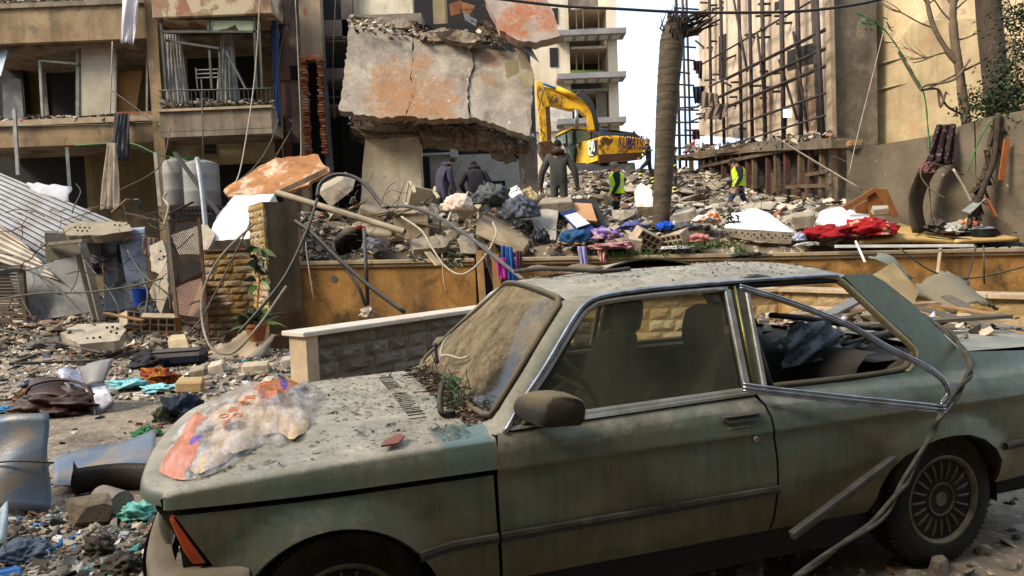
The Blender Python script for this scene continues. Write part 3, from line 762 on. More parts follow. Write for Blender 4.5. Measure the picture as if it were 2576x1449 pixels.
# cabin
mb = MB(); mb.bx(.64, .88, -.62, .62, .45, .87); mb.tube(smoothline([S(.80, .60, .86), S(.80, .3, .90), S(.79, 0, .87), S(.79, -.60, .86)], 4), .05, 8); cb(mb, 'dashboard', DARKIN, bevel=.02)
mb = MB(); c = S(.98, .36, .93); ax = Vector((.45, 0, .28)).normalized(); uu = Vector((0, 1, 0)); vv = ax.cross(uu)
mb.tube([c + (uu * math.cos(a) + vv * math.sin(a)) * .19 for a in np.linspace(0, 2 * math.pi, 25)[:-1]], .014, 6, closed=True); mb.bar(c - uu * .19, c + uu * .19, .03, .015); mb.tube([c, c - ax * .3], .03, 6); cb(mb, 'steering_wheel', BLACKP, smooth=True)
def seat(t, s=1.15):
 mb = MB(); rows = []
 for z, ds, w in ((.42, 0, .22), (.55, .07, .25), (.72, .15, .255), (.88, .21, .24), (.98, .25, .20), (1.02, .27, .15), (1.025, .285, .08)):
  ring = []
  for a in np.linspace(0, 2 * math.pi, 17): ring.append(S(s + .15 + ds + .065 * math.cos(a) * (1 if math.cos(a) < 0 else 1), t + w * (abs(math.sin(a)) ** .7) * (1 if math.sin(a) > 0 else -1), z))
  rows.append(ring)
 mb.grid(rows); a0 = cb(mb, 'front_seat', SEATM, smooth=True)
 mb = MB(); rows = []
 for z, w, dd in ((1.02, .08, .03), (1.05, .125, .05), (1.12, .135, .055), (1.19, .125, .05), (1.215, .07, .03), (1.22, .02, .01)):
  rows.append([S(s + .46 + (z - 1.05) * .18 + dd * math.cos(a), t + w * (abs(math.sin(a)) ** .7) * (1 if math.sin(a) > 0 else -1), z) for a in np.linspace(0, 2 * math.pi, 15)])
 mb.grid(rows); cb(mb, 'headrest', SEATM, parent=a0, smooth=True)
 mb = MB(); mb.box(S(s - .12, t, .45), (.52, .5, .14)); cb(mb, 'seat_cushion', SEATM, parent=a0, bevel=.04)
seat(.36); seat(-.36)
mb = MB(); rows = []
for z, ds in ((.42, 0), (.6, .08), (.8, .16), (.93, .22), (.98, .27), (.985, .33)):
 rows.append([S(1.98 + ds - .03 * math.exp(-((abs(t) - .32) / .2) ** 2), t, z - .03 * math.exp(-(t / .06) ** 2) * (z > .9)) for t in np.linspace(.66, -.66, 27)])
mb.grid(rows); mb.box(S(1.86, 0, .42), (.5, 1.25, .14)); cb(mb, 'rear_seat', DARKIN, smooth=True)
mb = MB(); mb.grid([[S(s, t, .945 + .004 * math.sin(9 * t)) for t in np.linspace(.66, -.66, 9)] for s in (2.28, 2.5, 2.74)]); cb(mb, 'parcel_shelf', DARKIN)
for sg in (1, -1):
 mb = MB(); mb.hexa([S(.55, sg * .72, .3), S(1.64, sg * .72, .3), S(1.64, sg * .69, .3), S(.55, sg * .69, .3)], [S(.60, sg * .715, .86), S(1.60, sg * .715, .88), S(1.60, sg * .68, .88), S(.60, sg * .68, .86)]); cb(mb, 'door_lining', DARKIN)
for sg in (1, -1):
 mb = MB(); mb.hexa([S(1.66, sg * .72, .3), S(2.5, sg * .72, .3), S(2.5, sg * .68, .3), S(1.66, sg * .68, .3)], [S(1.66, sg * .72, .89), S(2.4, sg * .72, .895), S(2.4, sg * .66, .88), S(1.66, sg * .68, .88)]); cb(mb, 'side_lining', DARKIN)
 mb = MB(); mb.lathe([(.30, 0), (.29, .06), (.2, .11), (.05, .12)], 20, 'y', S(2.55, sg * .67, .78 - .1)); cb(mb, 'wheel_tub', M('tub_trim', (.13, .11, .08), (.08, .07, .055), coord='obj'), smooth=True)
# wheels
def wheel(s, t, steer=0.0, zz=.30):
 e = bpy.data.objects.new('wheel', None); COL.objects.link(e); e.parent = car; e.location = S(s, t, zz)
 e.rotation_euler = (0, 0, steer + (0 if t > 0 else math.pi)); e.empty_display_size = .1
 # outer side faces -y
 mb = MB(); mb.lathe([(.19, .10), (.215, .10), (.27, .095), (.293, .07), (.30, .03), (.30, -.05), (.293, -.078), (.262, -.094), (.222, -.098), (.200, -.092), (.196, -.08)], 48, 'y'); mb.build('tyre', TYRE, parent=e, smooth=True, angle=.7)
 mb = MB()
 for a in np.linspace(0, 2 * math.pi, 73)[:-1]:
  ca, sa = math.cos(a), math.sin(a)
  for y0, y1 in ((-.075, -.02), (-.01, .06)):
   mb.bar((.3015 * ca, y0, .3015 * sa), (.3015 * math.cos(a + .04), y1, .3015 * math.sin(a + .04)), .011, .006, up=(ca, 0, sa))
 mb.build('tread', TYRE, parent=e)
 mb = MB(); mb.lathe([(.196, -.04), (.200, -.085), (.200, -.095), (.190, -.097), (.180, -.088), (.172, -.065), (.170, -.02), (.168, .08)], 48, 'y'); mb.build('rim', RIM, parent=e, smooth=True, angle=.6)
 sp = None
 for k in range(20):
  if sp is None:
   mb = MB(); rows = []
   for r_, w, y in ((.068, .0055, -.070), (.10, .0062, -.082), (.135, .0062, -.086), (.165, .0068, -.080), (.178, .009, -.072)):
    rows.append([(r_, y + .02, -w), (r_, y, -w * .8), (r_, y - .004, 0), (r_, y, w * .8), (r_, y + .02, w)])
   mb.grid(rows); sp = mb.build('spoke', RIM, parent=e, smooth=True)
   o = sp
  else:
   o = sp.copy(); COL.objects.link(o); o.parent = e
  o.rotation_euler = (0, 2 * math.pi * k / 20, 0)
 mb = MB(); mb.lathe([(.078, -.02), (.078, -.078), (.073, -.086), (.066, -.084), (.062, -.070), (.040, -.066), (.036, -.075), (.030, -.083), (.001, -.084)], 28, 'y'); mb.build('hub_cap', RIM, parent=e, smooth=True, angle=.6)
 mb = MB(); mb.lathe([(.17, -.035), (.001, -.03)], 24, 'y'); mb.build('brake_disc', UNDER, parent=e)
 return e
wheel(-.02, .665, R(3)); wheel(2.555, .675, 0, .325); wheel(-.02, -.665, R(3)); wheel(2.555, -.675, 0, .325)

# ------------------------------------------------------------------ placing helpers
def Pz(u, v, z):
 """the point at height z seen in direction (u, v)"""
 a = P(u, v, 10.0) - Vector((0, 0, EYE)); return Vector((0, 0, EYE)) + a * ((z - EYE) / a.z)
def wb(u0, v0, u1, v1, Y):
 um, vm = (u0 + u1) / 2, (v0 + v1) / 2
 return P(u0, vm, Y).x, P(u1, vm, Y).x, P(um, v1, Y).z, P(um, v0, Y).z
def wbox(mb, u0, v0, u1, v1, Y, d):
 x0, x1, z0, z1 = wb(u0, v0, u1, v1, Y); return mb.bx(x0, x1, Y, Y + d, z0, z1)
def part(parent, name, mat, u0, v0, u1, v1, Y, d, bevel=0.0):
 mb = MB(); wbox(mb, u0, v0, u1, v1, Y, d); return mb.build(name, mat, parent=parent, bevel=bevel)
def slab(name, pts, th, mat, label=None, cat=None, group=None, parent=None, step=0, amp=0, bevel=0.0):
 mb = MB(); platepx(mb, pts, th, step, amp); o = mb.build(name, mat, parent=parent, bevel=bevel)
 if parent is None: tag(o, label, cat, group); rebase(o)
 return o
def tubepx(name, pts, r, mat, label=None, cat=None, group=None, parent=None, n=7, sub=6):
 mb = MB(); mb.tube(linepx(pts, sub), r, n); o = mb.build(name, mat, parent=parent, smooth=True)
 if parent is None: tag(o, label, cat, group); rebase(o)
 return o

# ------------------------------------------------------------------ materials of the place
PLAS = M('stained_beige_plaster', (.42, .32, .20), (.30, .22, .13), scale=1.1, patch=((.24, .19, .14), 1.5, .8, .62, .64), streak=((.10, .08, .055), 2.2, .75), stain=((.16, .12, .08), .9, .6, .5, .7), bump=.3, bscale=14)
PLAS2 = M('dusty_grey_plaster', (.36, .30, .23), (.25, .21, .16), scale=1.4, streak=((.07, .06, .05), 2.0, .8), stain=((.40, .22, .14), 1.2, .5, .55, .7), bump=.4, bscale=12)
CREAM = M('cream_wall', (.48, .40, .26), (.38, .31, .19), scale=1.0, streak=((.20, .16, .10), 2.5, .4), bump=.2)
OLIVE = M('olive_room_wall', (.24, .20, .08), (.16, .13, .055), scale=1.2, bump=.2)
PALE = M('pale_plaster', (.76, .69, .56), (.60, .52, .40), scale=1.3, streak=((.25, .18, .11), 2.0, .45), spot=((.22, .15, .10), 9, .70), bump=.25, bscale=10)
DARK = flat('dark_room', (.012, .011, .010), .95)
ALU = M('dull_aluminium', (.14, .145, .135), (.09, .095, .085), scale=5, rough=.5, metal=.6, bump=.1)
FRAMEW = M('grey_frame', (.30, .30, .27), (.2, .2, .18), scale=5, rough=.6, bump=.1)
CONC = M('raw_concrete', (.33, .29, .235), (.23, .20, .165), scale=2.2, bump=.55, bscale=18, streak=((.14, .12, .09), 2.0, .35), stain=((.42, .38, .31), 3.0, .5, .52, .66))
RU = (.42, .25, .135)
SLABM = M('rust_stained_slab', (.50, .44, .37), (.32, .28, .235), scale=1.8, bump=.8, bscale=16, blobs=[(P(995, 205, 16.9), .75, RU), (P(985, 260, 16.7), .7, RU), (P(1085, 245, 16.8), .7, RU), (P(1105, 285, 16.6), .45, RU), (P(1060, 150, 17.1), .3, RU), (P(1240, 145, 17.1), .3, RU), (P(1230, 195, 17), .2, RU)], stain=((.17, .14, .115), 1.7, .75, .54, .68), streak=((.20, .17, .13), 2.5, .4), spot=((.60, .54, .46), 5, .71), lo=.35, hi=.65, grain=.45)
CHUNK = M('broken_concrete', (.42, .36, .28), (.27, .23, .18), scale=5, bump=.9, bscale=22, dust=.4, dustc=(.46, .40, .31), vary=.35, stain=((.15, .12, .09), 4, .6, .54, .68), coord='obj')
CHUNKW = M('pale_rubble', (.54, .47, .37), (.38, .33, .26), scale=5, bump=.5, bscale=26, vary=.2, coord='obj')
CHUNKR = M('brick_rubble', (.42, .22, .13), (.30, .17, .11), scale=5, bump=.5, bscale=26, dust=.5, vary=.2, coord='obj')
BRICK = M('red_brick', (.58, .27, .14), (.44, .19, .10), scale=6, bump=.4, vary=.25, coord='obj', dust=.3)
ORANGE = M('ochre_plaster', (.54, .33, .13), (.42, .24, .085), scale=2.2, bump=.6, bscale=45, streak=((.12, .09, .05), 1.3, .6), stain=((.11, .085, .045), 1.1, .85, .50, .64), grain=.45)
COPE = M('stone_coping', (.52, .42, .30), (.40, .32, .22), scale=3, bump=.3, streak=((.2, .15, .1), 3, .4), dust=.2)
STONEY = M('yellow_stone', (.50, .38, .20), (.40, .29, .15), scale=4, bump=.7, bscale=22, vary=.18, coord='obj')
STONEG = M('split_stone', (.30, .255, .195), (.20, .17, .13), scale=5, bump=.8, bscale=20, vary=.22, coord='obj', stain=((.27, .15, .10), 4, .5, .56, .68))
MARB = M('white_coping', (.60, .55, .47), (.52, .46, .38), scale=3, bump=.15, rough=.6)
WHITE = M('white_plaster', (.72, .71, .69), (.62, .60, .56), scale=2.5, bump=.25, rough=.8, stain=((.45, .38, .28), 3, .5, .6, .72))
WOOD = M('splintered_wood', (.42, .28, .15), (.28, .17, .085), scale=4, stretch=(1, 1, .2), bump=.4, vary=.2)
PLY = M('orange_board', (.48, .26, .12), (.36, .19, .085), scale=2.4, bump=.6, stain=((.64, .52, .40), 2.2, .85, .52, .62), streak=((.2, .1, .05), 3, .5))
TAN = M('tan_door', (.46, .29, .13), (.40, .25, .11), scale=2, bump=.15)
RUST = M('rusty_pipe', (.15, .07, .045), (.09, .05, .035), scale=7, bump=.3, rough=.8)
SCAF = M('rusty_scaffold', (.085, .06, .05), (.055, .042, .036), scale=5, bump=.3, rough=.75, vary=.25)
HOSE = M('black_hose', (.04, .042, .046), (.06, .06, .06), scale=9, rough=.5, bump=.1, dust=.5, dustc=(.22, .2, .16))
CABLE = M('grey_cable', (.17, .155, .125), (.11, .10, .085), scale=9, rough=.7, bump=.15)
CABLEW = M('pale_cable', (.50, .45, .36), (.38, .34, .27), scale=9, rough=.6, bump=.1)
BLUEM = M('blue_grey_metal', (.25, .30, .36), (.33, .36, .39), scale=2.2, rough=.45, metal=.35, bump=.2, stain=((.30, .22, .14), 3, .55, .56, .70), dust=.35)
ZINC = M('weathered_zinc', (.30, .32, .35), (.21, .215, .225), scale=2.0, rough=.5, metal=.35, bump=.2, stain=((.24, .17, .11), 1.6, .55, .55, .72), dust=.25)
GREYM = M('grey_sheet', (.22, .225, .23), (.15, .15, .15), scale=2, rough=.6, metal=.15, bump=.2, stain=((.33, .33, .33), 2.5, .6, .5, .65), dust=.3)
BEIGEM = M('beige_sheet', (.42, .35, .25), (.34, .28, .20), scale=2.5, rough=.6, bump=.15, dust=.25)
GREEN = M('green_strap', (.04, .24, .06), (.03, .14, .045), scale=8, rough=.5, bump=.1)
BARK = M('palm_bark', (.165, .13, .09), (.10, .08, .055), scale=3, stretch=(1, 1, 3), bump=.6, bscale=20)
BARK2 = M('smooth_bark', (.26, .20, .14), (.18, .14, .10), scale=5, bump=.4)
LEAF = M('dusty_leaf', (.075, .10, .04), (.05, .07, .03), scale=8, rough=.6, bump=.1, vary=.2)
LEAFY = M('bright_leaf', (.16, .22, .06), (.09, .15, .045), scale=8, rough=.5, bump=.1)

# ------------------------------------------------------------------ ground
def n2(x, y, s=1.0):
 return (math.sin(x * 1.7 * s + 1.3 * math.sin(y * .9 * s)) * math.cos(y * 1.9 * s + 1.1 * math.sin(x * 1.1 * s)) + .5 * math.sin(x * 4.3 * s + y * 3.1 * s) * math.cos(y * 4.7 * s - x * 2.2 * s)) / 1.5
def street_h(x, y):
 h = .012 * n2(x, y, 1.5) + .006 * n2(x, y, 6)
 if x < -3.2: h += smin(y, 12.6, 16.5) * .55 + .10 * smin(y, 12.2, 13.6) * (1 + n2(x * 1.5, y * 1.5))
 d = math.hypot(x - 1.9, y - 3.2); h += .025 * math.exp(-(d / .7) ** 2)
 return h
def mound_h(x, y):
 b = float(np.interp(y, [11.8, 12.3, 14, 16, 20, 25, 28, 30, 34, 60], [1.25, 1.35, 1.55, 1.75, 2.3, 2.9, 4.0, 4.5, 4.8, 5.0]))
 rg = float(np.interp(x, [-5, -3.6, -2, 0, 1.2, 2.2, 3.5, 6, 9], [.75, .8, .75, .78, .75, .42, .30, .18, .12]))
 h = b + rg * math.exp(-((y - 13.2) / .75) ** 2)
 h += .55 * math.exp(-((x + 4.6) / 1.3) ** 2 - ((y - 15.2) / 1.5) ** 2)
 h += .28 * math.exp(-((x - 4.6) / 2.2) ** 2 - ((y - 28.5) / 1.6) ** 2)
 h += .10 * n2(x, y, 1.1) + .05 * n2(x, y, 3.3)
 if y < 12.2: h = min(h, 1.2)
 return h
def height(x, y):
 if y > 12.0 and x > -3.7 - .12 * max(0, y - 12.0): return mound_h(x, y)
 return street_h(x, y)
STREETM = M('dusty_street', (.36, .30, .23), (.25, .205, .155), scale=.7, bump=.7, bscale=30, stain=((.12, .095, .065), 1.1, .85, .47, .62), grain=.6, spot=((.42, .37, .30), 22, .62))
def field(name, xs, ys, fn, mat):
 mb = MB(); mb.grid([[(x, y, fn(x, y)) for x in xs] for y in ys]); return tag(mb.build(name, mat, smooth=True, fix=False), kind='structure')
xs = list(np.arange(-60, -14, 4)) + list(np.arange(-14, 14, .16)) + list(np.arange(14, 64, 4)); ys = list(np.arange(-30, 0, 3)) + list(np.arange(0, 20, .16)) + list(np.arange(20, 120, 6))
g_ = field('street', xs, ys, street_h, STREETM)
RUBG = M('rubble_soil', (.28, .235, .18), (.17, .14, .105), scale=2.5, bump=1.0, bscale=12, grain=.5, spot=((.50, .44, .35), 9, .60), stain=((.12, .10, .075), 2.5, .7, .5, .62))
mb = MB(); rows = []
for y in list(np.arange(11.95, 18, .14)) + list(np.arange(18, 36, .35)) + [40, 60, 90]:
 xl = -3.65 - .12 * max(0, y - 12); rows.append([(xl + (14 - xl) * i / 110, y, mound_h(xl + (14 - xl) * i / 110, y)) for i in range(111)])
mb.grid(rows); mb.grid([[r[0] for r in rows], [(r[0][0] - .35, r[0][1], .1) for r in rows]])
tag(mb.build('rubble_mound', RUBG, smooth=True), kind='structure')

# ------------------------------------------------------------------ far side, behind the camera: unseen block added and sized to shade the street
t_ = thing('street_shade_facade', 'plain beige apartment block across the street, unseen, added for shade', 'building')
mb = MB(); mb.bx(-40, 34, -15.5, -7.0, 0, 18); mb.build('wall', PLAS, parent=t_)
for i in range(9):
 for k in range(5):
  mb = MB(); mb.bx(-24 + i * 6, -21.5 + i * 6, -6.99, -6.9, 1.2 + k * 3.4, 3.0 + k * 3.4); mb.build('window', DARK, parent=t_)
rebase(t_)

# ------------------------------------------------------------------ chunk library
def hullmesh(name, dims, n=13, seed=0, mat=None):
 r = random.Random(seed); bm = bmesh.new()
 for i in range(n):
  p = [r.uniform(-1, 1) for _ in range(3)]; m = max(abs(x) for x in p) or 1
  k = r.uniform(.75, 1.0) / m; bm.verts.new([p[j] * k * dims[j] / 2 for j in range(3)])
 res = bmesh.ops.convex_hull(bm, input=bm.verts);
 bmesh.ops.delete(bm, geom=[v for v in bm.verts if not v.link_faces], context='VERTS')
 bmesh.ops.recalc_face_normals(bm, faces=bm.faces)
 me = bpy.data.meshes.new(name); bm.to_mesh(me); bm.free()
 if mat: me.materials.append(mat)
 return me
LIB = [hullmesh('chunk', d, 12 + i % 5, i, CHUNK) for i, d in enumerate([(1, .8, .6), (1, .7, .45), (1, .5, .4), (1, .9, .3), (1, .6, .7), (.9, .8, .5), (1, .45, .3), (1, .8, .25)])]
LIBW = [hullmesh('chunk', d, 13, 40 + i, CHUNKW) for i, d in enumerate([(1, .8, .6), (1, .7, .45), (1, .6, .35)])]
def hollow_mesh(seed, mat):
 """a hollow building block with two rows of holes in its end"""
 r = random.Random(seed); mb = MB(); L, Wd, Hh = .40, .20, .20
 nx, nz = 4, 2; m = .018; cw = (L - m * (nx + 1)) / nx; ch = (Wd - m * (nz + 1)) / nz
 xs_ = [-L / 2]; zs_ = [-Wd / 2]
 for i in range(nx): xs_ += [xs_[-1] + m, xs_[-1] + m + cw]
 xs_.append(L / 2)
 for i in range(nz): zs_ += [zs_[-1] + m, zs_[-1] + m + ch]
 zs_.append(Wd / 2)
 for side in (-1, 1):
  y = side * Hh / 2
  for i in range(len(xs_) - 1):
   for k in range(len(zs_) - 1):
    a, b, c, d = xs_[i], xs_[i + 1], zs_[k], zs_[k + 1]
    if i % 2 == 1 and k % 2 == 1:
     y2 = side * Hh * .12
     f = [(a, y, c), (b, y, c), (b, y, d), (a, y, d)]; g2 = [(p[0], y2, p[2]) for p in f]
     mb.add(f + g2, [(4, 5, 6, 7)] + [(j, (j + 1) % 4, (j + 1) % 4 + 4, j + 4) for j in range(4)])
    else: mb.add([(a, y, c), (b, y, c), (b, y, d), (a, y, d)], [(0, 1, 2, 3)])
 h = Hh / 2
 mb.add([(-L / 2, -h, -Wd / 2), (L / 2, -h, -Wd / 2), (L / 2, h, -Wd / 2), (-L / 2, h, -Wd / 2), (-L / 2, -h, Wd / 2), (L / 2, -h, Wd / 2), (L / 2, h, Wd / 2), (-L / 2, h, Wd / 2)], [(0, 1, 2, 3), (4, 7, 6, 5), (0, 3, 7, 4), (1, 5, 6, 2)])
 me = mb.mesh('hollow_block'); me.materials.append(mat); return me
HOLLOW = hollow_mesh(1, M('hollow_block_concrete', (.45, .36, .25), (.35, .28, .19), scale=7, bump=.5, bscale=40, coord='obj', vary=.15))
def inst(name, me, loc, sc, rot=None, label=None, cat=None, group=None, parent=None):
 o = bpy.data.objects.new(name, me); COL.objects.link(o); o.location = loc
 o.scale = sc if isinstance(sc, (tuple, list)) else (sc, sc, sc)
 o.rotation_euler = rot or (rnd(-.5, .5), rnd(-.5, .5), rnd(0, 6.28))
 if parent: o.parent = parent
 if label: tag(o, label, cat, group)
 return o
def shards(name, spots, mats, label, seed=3):
 """many small fragments in one mesh: spots are (x, y, z, size)"""
 r = random.Random(seed); V, F, MI = [], [], []; base = []
 for i in range(10):
  me = hullmesh('t', (1, r.uniform(.5, .9), r.uniform(.15, .6)), 9, 100 + i)
  base.append((np.array([v.co[:] for v in me.vertices]), [tuple(p.vertices) for p in me.polygons])); bpy.data.meshes.remove(me)
 o = 0
 for (x, y, z, s) in spots:
  v, f = base[r.randrange(10)]; e = np.array(Euler((r.uniform(-.6, .6), r.uniform(-.6, .6), r.uniform(0, 6.28))).to_matrix())
  V.append((v * s) @ e.T + np.array((x, y, z))); F += [tuple(i + o for i in q) for q in f]; o += len(v); k = r.choices(range(len(mats)), weights=[m[1] for m in mats])[0]; MI += [k] * len(f)
 me = bpy.data.meshes.new(name); me.from_pydata(np.concatenate(V).tolist(), [], F)
 for m in mats: me.materials.append(m[0])
 me.polygons.foreach_set('material_index', MI)
 ob = bpy.data.objects.new(name, me); COL.objects.link(ob); return tag(ob, label, 'rubble', kind='stuff')
FR1 = M('fragment_grey', (.36, .32, .27), (.25, .22, .18), scale=6, bump=.4); FR2 = M('fragment_pale', (.62, .55, .45), (.50, .43, .34), scale=6, bump=.4)
FR3 = M('fragment_red', (.40, .22, .14), (.30, .16, .1), scale=6, bump=.4); FR4 = M('fragment_dark', (.12, .10, .08), (.08, .07, .055), scale=6, bump=.4)
FRW = M('fragment_white', (.70, .69, .67), (.6, .58, .55), scale=6, bump=.2); FRB = M('litter_blue', (.10, .30, .50), (.06, .2, .38), scale=6); FRG = M('litter_teal', (.20, .50, .47), (.15, .4, .38), scale=6)
MIXR = [(FR1, 5), (FR2, 3.4), (FR3, .9), (FR4, 3), (FRW, .4)]

# ------------------------------------------------------------------ stone-built walls
def rough_block(seed):
 """unit block, rough face towards -y, x 0..1, z 0..1"""
 r = random.Random(seed); mb = MB(); n, m = 5, 3
 rows = [[(i / n, -(0 if i in (0, n) or k in (0, m) else r.uniform(.25, 1.0)), k / m) for i in range(n + 1)] for k in range(m + 1)]
 mb.grid(rows)
 mb.add([(0, 0, 0), (1, 0, 0), (1, 0, 1), (0, 0, 1), (0, 1, 0), (1, 1, 0), (1, 1, 1), (0, 1, 1)], [(0, 4, 5, 1), (3, 2, 6, 7), (0, 3, 7, 4), (1, 5, 6, 2)])
 return mb.mesh('stone')
RB = [rough_block(i) for i in range(6)]
def stones(parent, A, B, z0, z1, ch, ln, mat, depth=.03, gap=.012):
 """courses of separate stones along the foot line A-B, faces proud of it"""
 A, B = Vector(A), Vector(B); d = (B - A); L = d.length; a = math.atan2(d.y, d.x); d.normalize(); n = max(1, round((z1 - z0) / ch)); ch = (z1 - z0) / n
 for k in range(n):
  x = 0; first = True
  while x < L - .02:
   w = ln * rnd(.7, 1.35) * (.5 if first and k % 2 else 1); first = False; w = min(w, L - x)
   if L - x - w < ln * .3: w = L - x
   me = random.choice(RB)
   if not me.materials: me.materials.append(mat)
   o = bpy.data.objects.new('stone', me); COL.objects.link(o); o.parent = parent
   o.material_slots[0].link = 'OBJECT'; o.material_slots[0].material = mat
   p = A + d * (x + gap / 2); o.location = (p.x, p.y, z0 + k * ch + gap / 2); o.rotation_euler = (0, 0, a); o.scale = (w - gap, depth * rnd(.7, 1.3), ch - gap)
   x += w
def core(parent, A, B, z0, z1, th, mat, name='wall'):
 A, B = Vector(A), Vector(B); d = (B - A).normalized(); n = Vector((-d.y, d.x, 0)); n = n if n.y > 0 else -n
 mb = MB(); q = [A, B, B + n * th, A + n * th]; mb.hexa([Vector((p.x, p.y, z0)) for p in q], [Vector((p.x, p.y, z1)) for p in q]); return mb.build(name, mat, parent=parent)
def coping(parent, A, B, zA, zB, w0, w1, h, ln, mat, name='coping_stone', tier=True):
 """stones laid end to end on a wall; w0 overhang in front, w1 behind"""
 A, B = Vector(A), Vector(B); d = (B - A); L = Vector((d.x, d.y)).length; d2 = Vector((d.x, d.y, 0)).normalized(); n = Vector((-d2.y, d2.x, 0)); n = n if n.y > 0 else -n
 x = 0
 while x < L - .01:
  w = min(ln * rnd(.85, 1.15), L - x); w = L - x if L - x - w < .2 else w; mb = MB()
  a, b = A + d2 * (x + .003), A + d2 * (x + w - .003); za = zA + (zB - zA) * x / L; zb = zA + (zB - zA) * (x + w) / L
  def sl(o0, o1, h0, h1): mb.hexa([(a - n * o0).xy.to_3d() + Vector((0, 0, za + h0)), (b - n * o0).xy.to_3d() + Vector((0, 0, zb + h0)), (b + n * o1).xy.to_3d() + Vector((0, 0, zb + h0)), (a + n * o1).xy.to_3d() + Vector((0, 0, za + h0))],
     [(a - n * o0).xy.to_3d() + Vector((0, 0, za + h1)), (b - n * o0).xy.to_3d() + Vector((0, 0, zb + h1)), (b + n * o1).xy.to_3d() + Vector((0, 0, zb + h1)), (a + n * o1).xy.to_3d() + Vector((0, 0, za + h1))])
  if tier: sl(w0 * .55, w1, 0, h * .45); sl(w0, w1, h * .45 + .002, h)
  else: sl(w0, w1, 0, h)
  mb.build(name, mat, parent=parent, bevel=.008); x += w
# ochre retaining wall in two stretches, broken open between them
YW = 11.8
def wall_top(u): return P(u, 661 - (u - 757) * .0187, YW).z
for (u0, u1, lab) in ((757, 1196, 'ochre plastered retaining wall with dark streaks, short stretch beside the grey gate post'), (1292, 2800, 'long ochre retaining wall with stone coping behind the car roof')):
 t_ = thing('retaining_wall', lab, 'wall', 'ochre retaining walls')
 A = Vector((P(u0, 700, YW).x, YW, 0)); B = Vector((P(u1, 700, YW).x, YW, 0)); za, zb = wall_top(u0) - .10, wall_top(u1) - .10
 mb = MB(); mb.hexa([A, B, B + Vector((0, .3, 0)), A + Vector((0, .3, 0))], [A + Vector((0, 0, za)), B + Vector((0, 0, zb)), B + Vector((0, .3, zb)), A + Vector((0, .3, za))]); mb.build('plaster_face', ORANGE, parent=t_)
 coping(t_, A, B, za + .003, zb + .003, .07, .28, .12, 1.25, COPE)
 if u0 < 800:
  mb = MB(); mb.lathe([(.055, 0), (.055, .008), (.001, .01)], 14, 'y', P(840, 701, YW - .012)); mb.build('round_plate', GREYM, parent=t_)
 rebase(t_)
# gate post: stone-clad left face, plastered right face
t_ = thing('gate_post', 'tall grey plastered gate post clad in yellow stone on one face', 'gate post')
ca = P(672, 700, 11.3); cl = P(636, 700, 12.2); cr = P(757, 700, 11.72); zt = P(690, 507, 11.4).z
for p in (ca, cl, cr): p.z = 0
ck = cl + cr - ca
PG = M('post_plaster', (.24, .185, .12), (.17, .13, .085), scale=2, bump=.4, bscale=40, streak=((.06, .05, .035), 2, .7))
PB = M('post_base', (.20, .125, .065), (.15, .095, .05), scale=2, bump=.4, bscale=40, streak=((.06, .05, .035), 2, .6))
mb = MB(); mb.hexa([ca + (cl - ca) * .06, cr, ck, cl], [p + Vector((0, 0, zt)) for p in (ca + (cl - ca) * .06, cr, ck, cl)]); mb.build('shaft', PG, parent=t_)
zb_ = P(700, 786, 11.4).z
mb = MB(); q = [ca + (ca - ck) * .05, cr + (cr - cl) * .05, ck, cl + (cl - cr) * .05]; mb.hexa(q, [p + Vector((0, 0, zb_)) for p in q]); mb.build('base', PB, parent=t_, bevel=.01)
stones(t_, cl + (ca - cl) * .0, ca, zb_ + .02, zt - .01, .115, .33, STONEY, .035)
rebase(t_)
# yellow stone wall beside it
t_ = thing('stone_wall', 'low wall of yellow split stone beside the gate post', 'wall')
A, B = P(514, 700, 12.5), P(676, 700, 12.35); A.z = B.z = 0; zt2 = P(580, 632, 12.4).z
core(t_, A + Vector((0, .03, 0)), B + Vector((0, .03, 0)), 0, zt2, .25, STONEY); stones(t_, A, B, 0, zt2 - .01, .125, .34, M('yellow_stone_dark', (.38, .275, .14), (.28, .20, .10), scale=4, bump=.7, bscale=22, vary=.18, coord='obj'), .035)
coping(t_, A, B, zt2, zt2, .05, .3, .045, .8, RUST, tier=False); rebase(t_)
# low stone-faced wall in front, with white coping
t_ = thing('low_wall', 'low split-stone wall with white coping and a beige end stone beside the hood', 'wall')
ZL = .78
A, B = Pz(764, 836, ZL), Pz(1420, 745, ZL); A0, B0 = Vector((A.x, A.y, 0)), Vector((B.x, B.y, 0)); dd = (B0 - A0).normalized(); nn = Vector((-dd.y, dd.x, 0))
A1 = A0 + dd * .16
core(t_, A1 + nn * .06, B0 + nn * .06, 0, ZL - .05, .2, STONEG); stones(t_, A1 + nn * .055, B0 + nn * .055, 0, ZL - .052, .145, .36, STONEG, .05)
core(t_, A0 + dd * .02, A1 - dd * .005, 0, ZL - .05, .28, COPE, 'end_stone'); coping(t_, A0 - dd * .03, B0, ZL - .048, ZL - .048, .035, .34, .05, 1.4, MARB, tier=False); rebase(t_)
t_ = thing('low_wall', 'low wall of yellow split stone seen through the car windows', 'wall')
pts = [Pz(1440, 742, ZL), Pz(1960, 724, ZL), Pz(2620, 742, ZL)]
for A, B in zip(pts[:-1], pts[1:]):
 A0, B0 = Vector((A.x, A.y, 0)), Vector((B.x, B.y, 0)); nn = (B0 - A0).normalized(); nn = Vector((-nn.y, nn.x, 0))
 core(t_, A0 + nn * .06, B0 + nn * .06, 0, ZL - .06, .2, STONEY); stones(t_, A0 + nn * .055, B0 + nn * .055, 0, ZL - .062, .19, .42, STONEY, .03); coping(t_, A0, B0, ZL - .058, ZL - .058, .04, .3, .06, 1.3, COPE, tier=False)
rebase(t_)

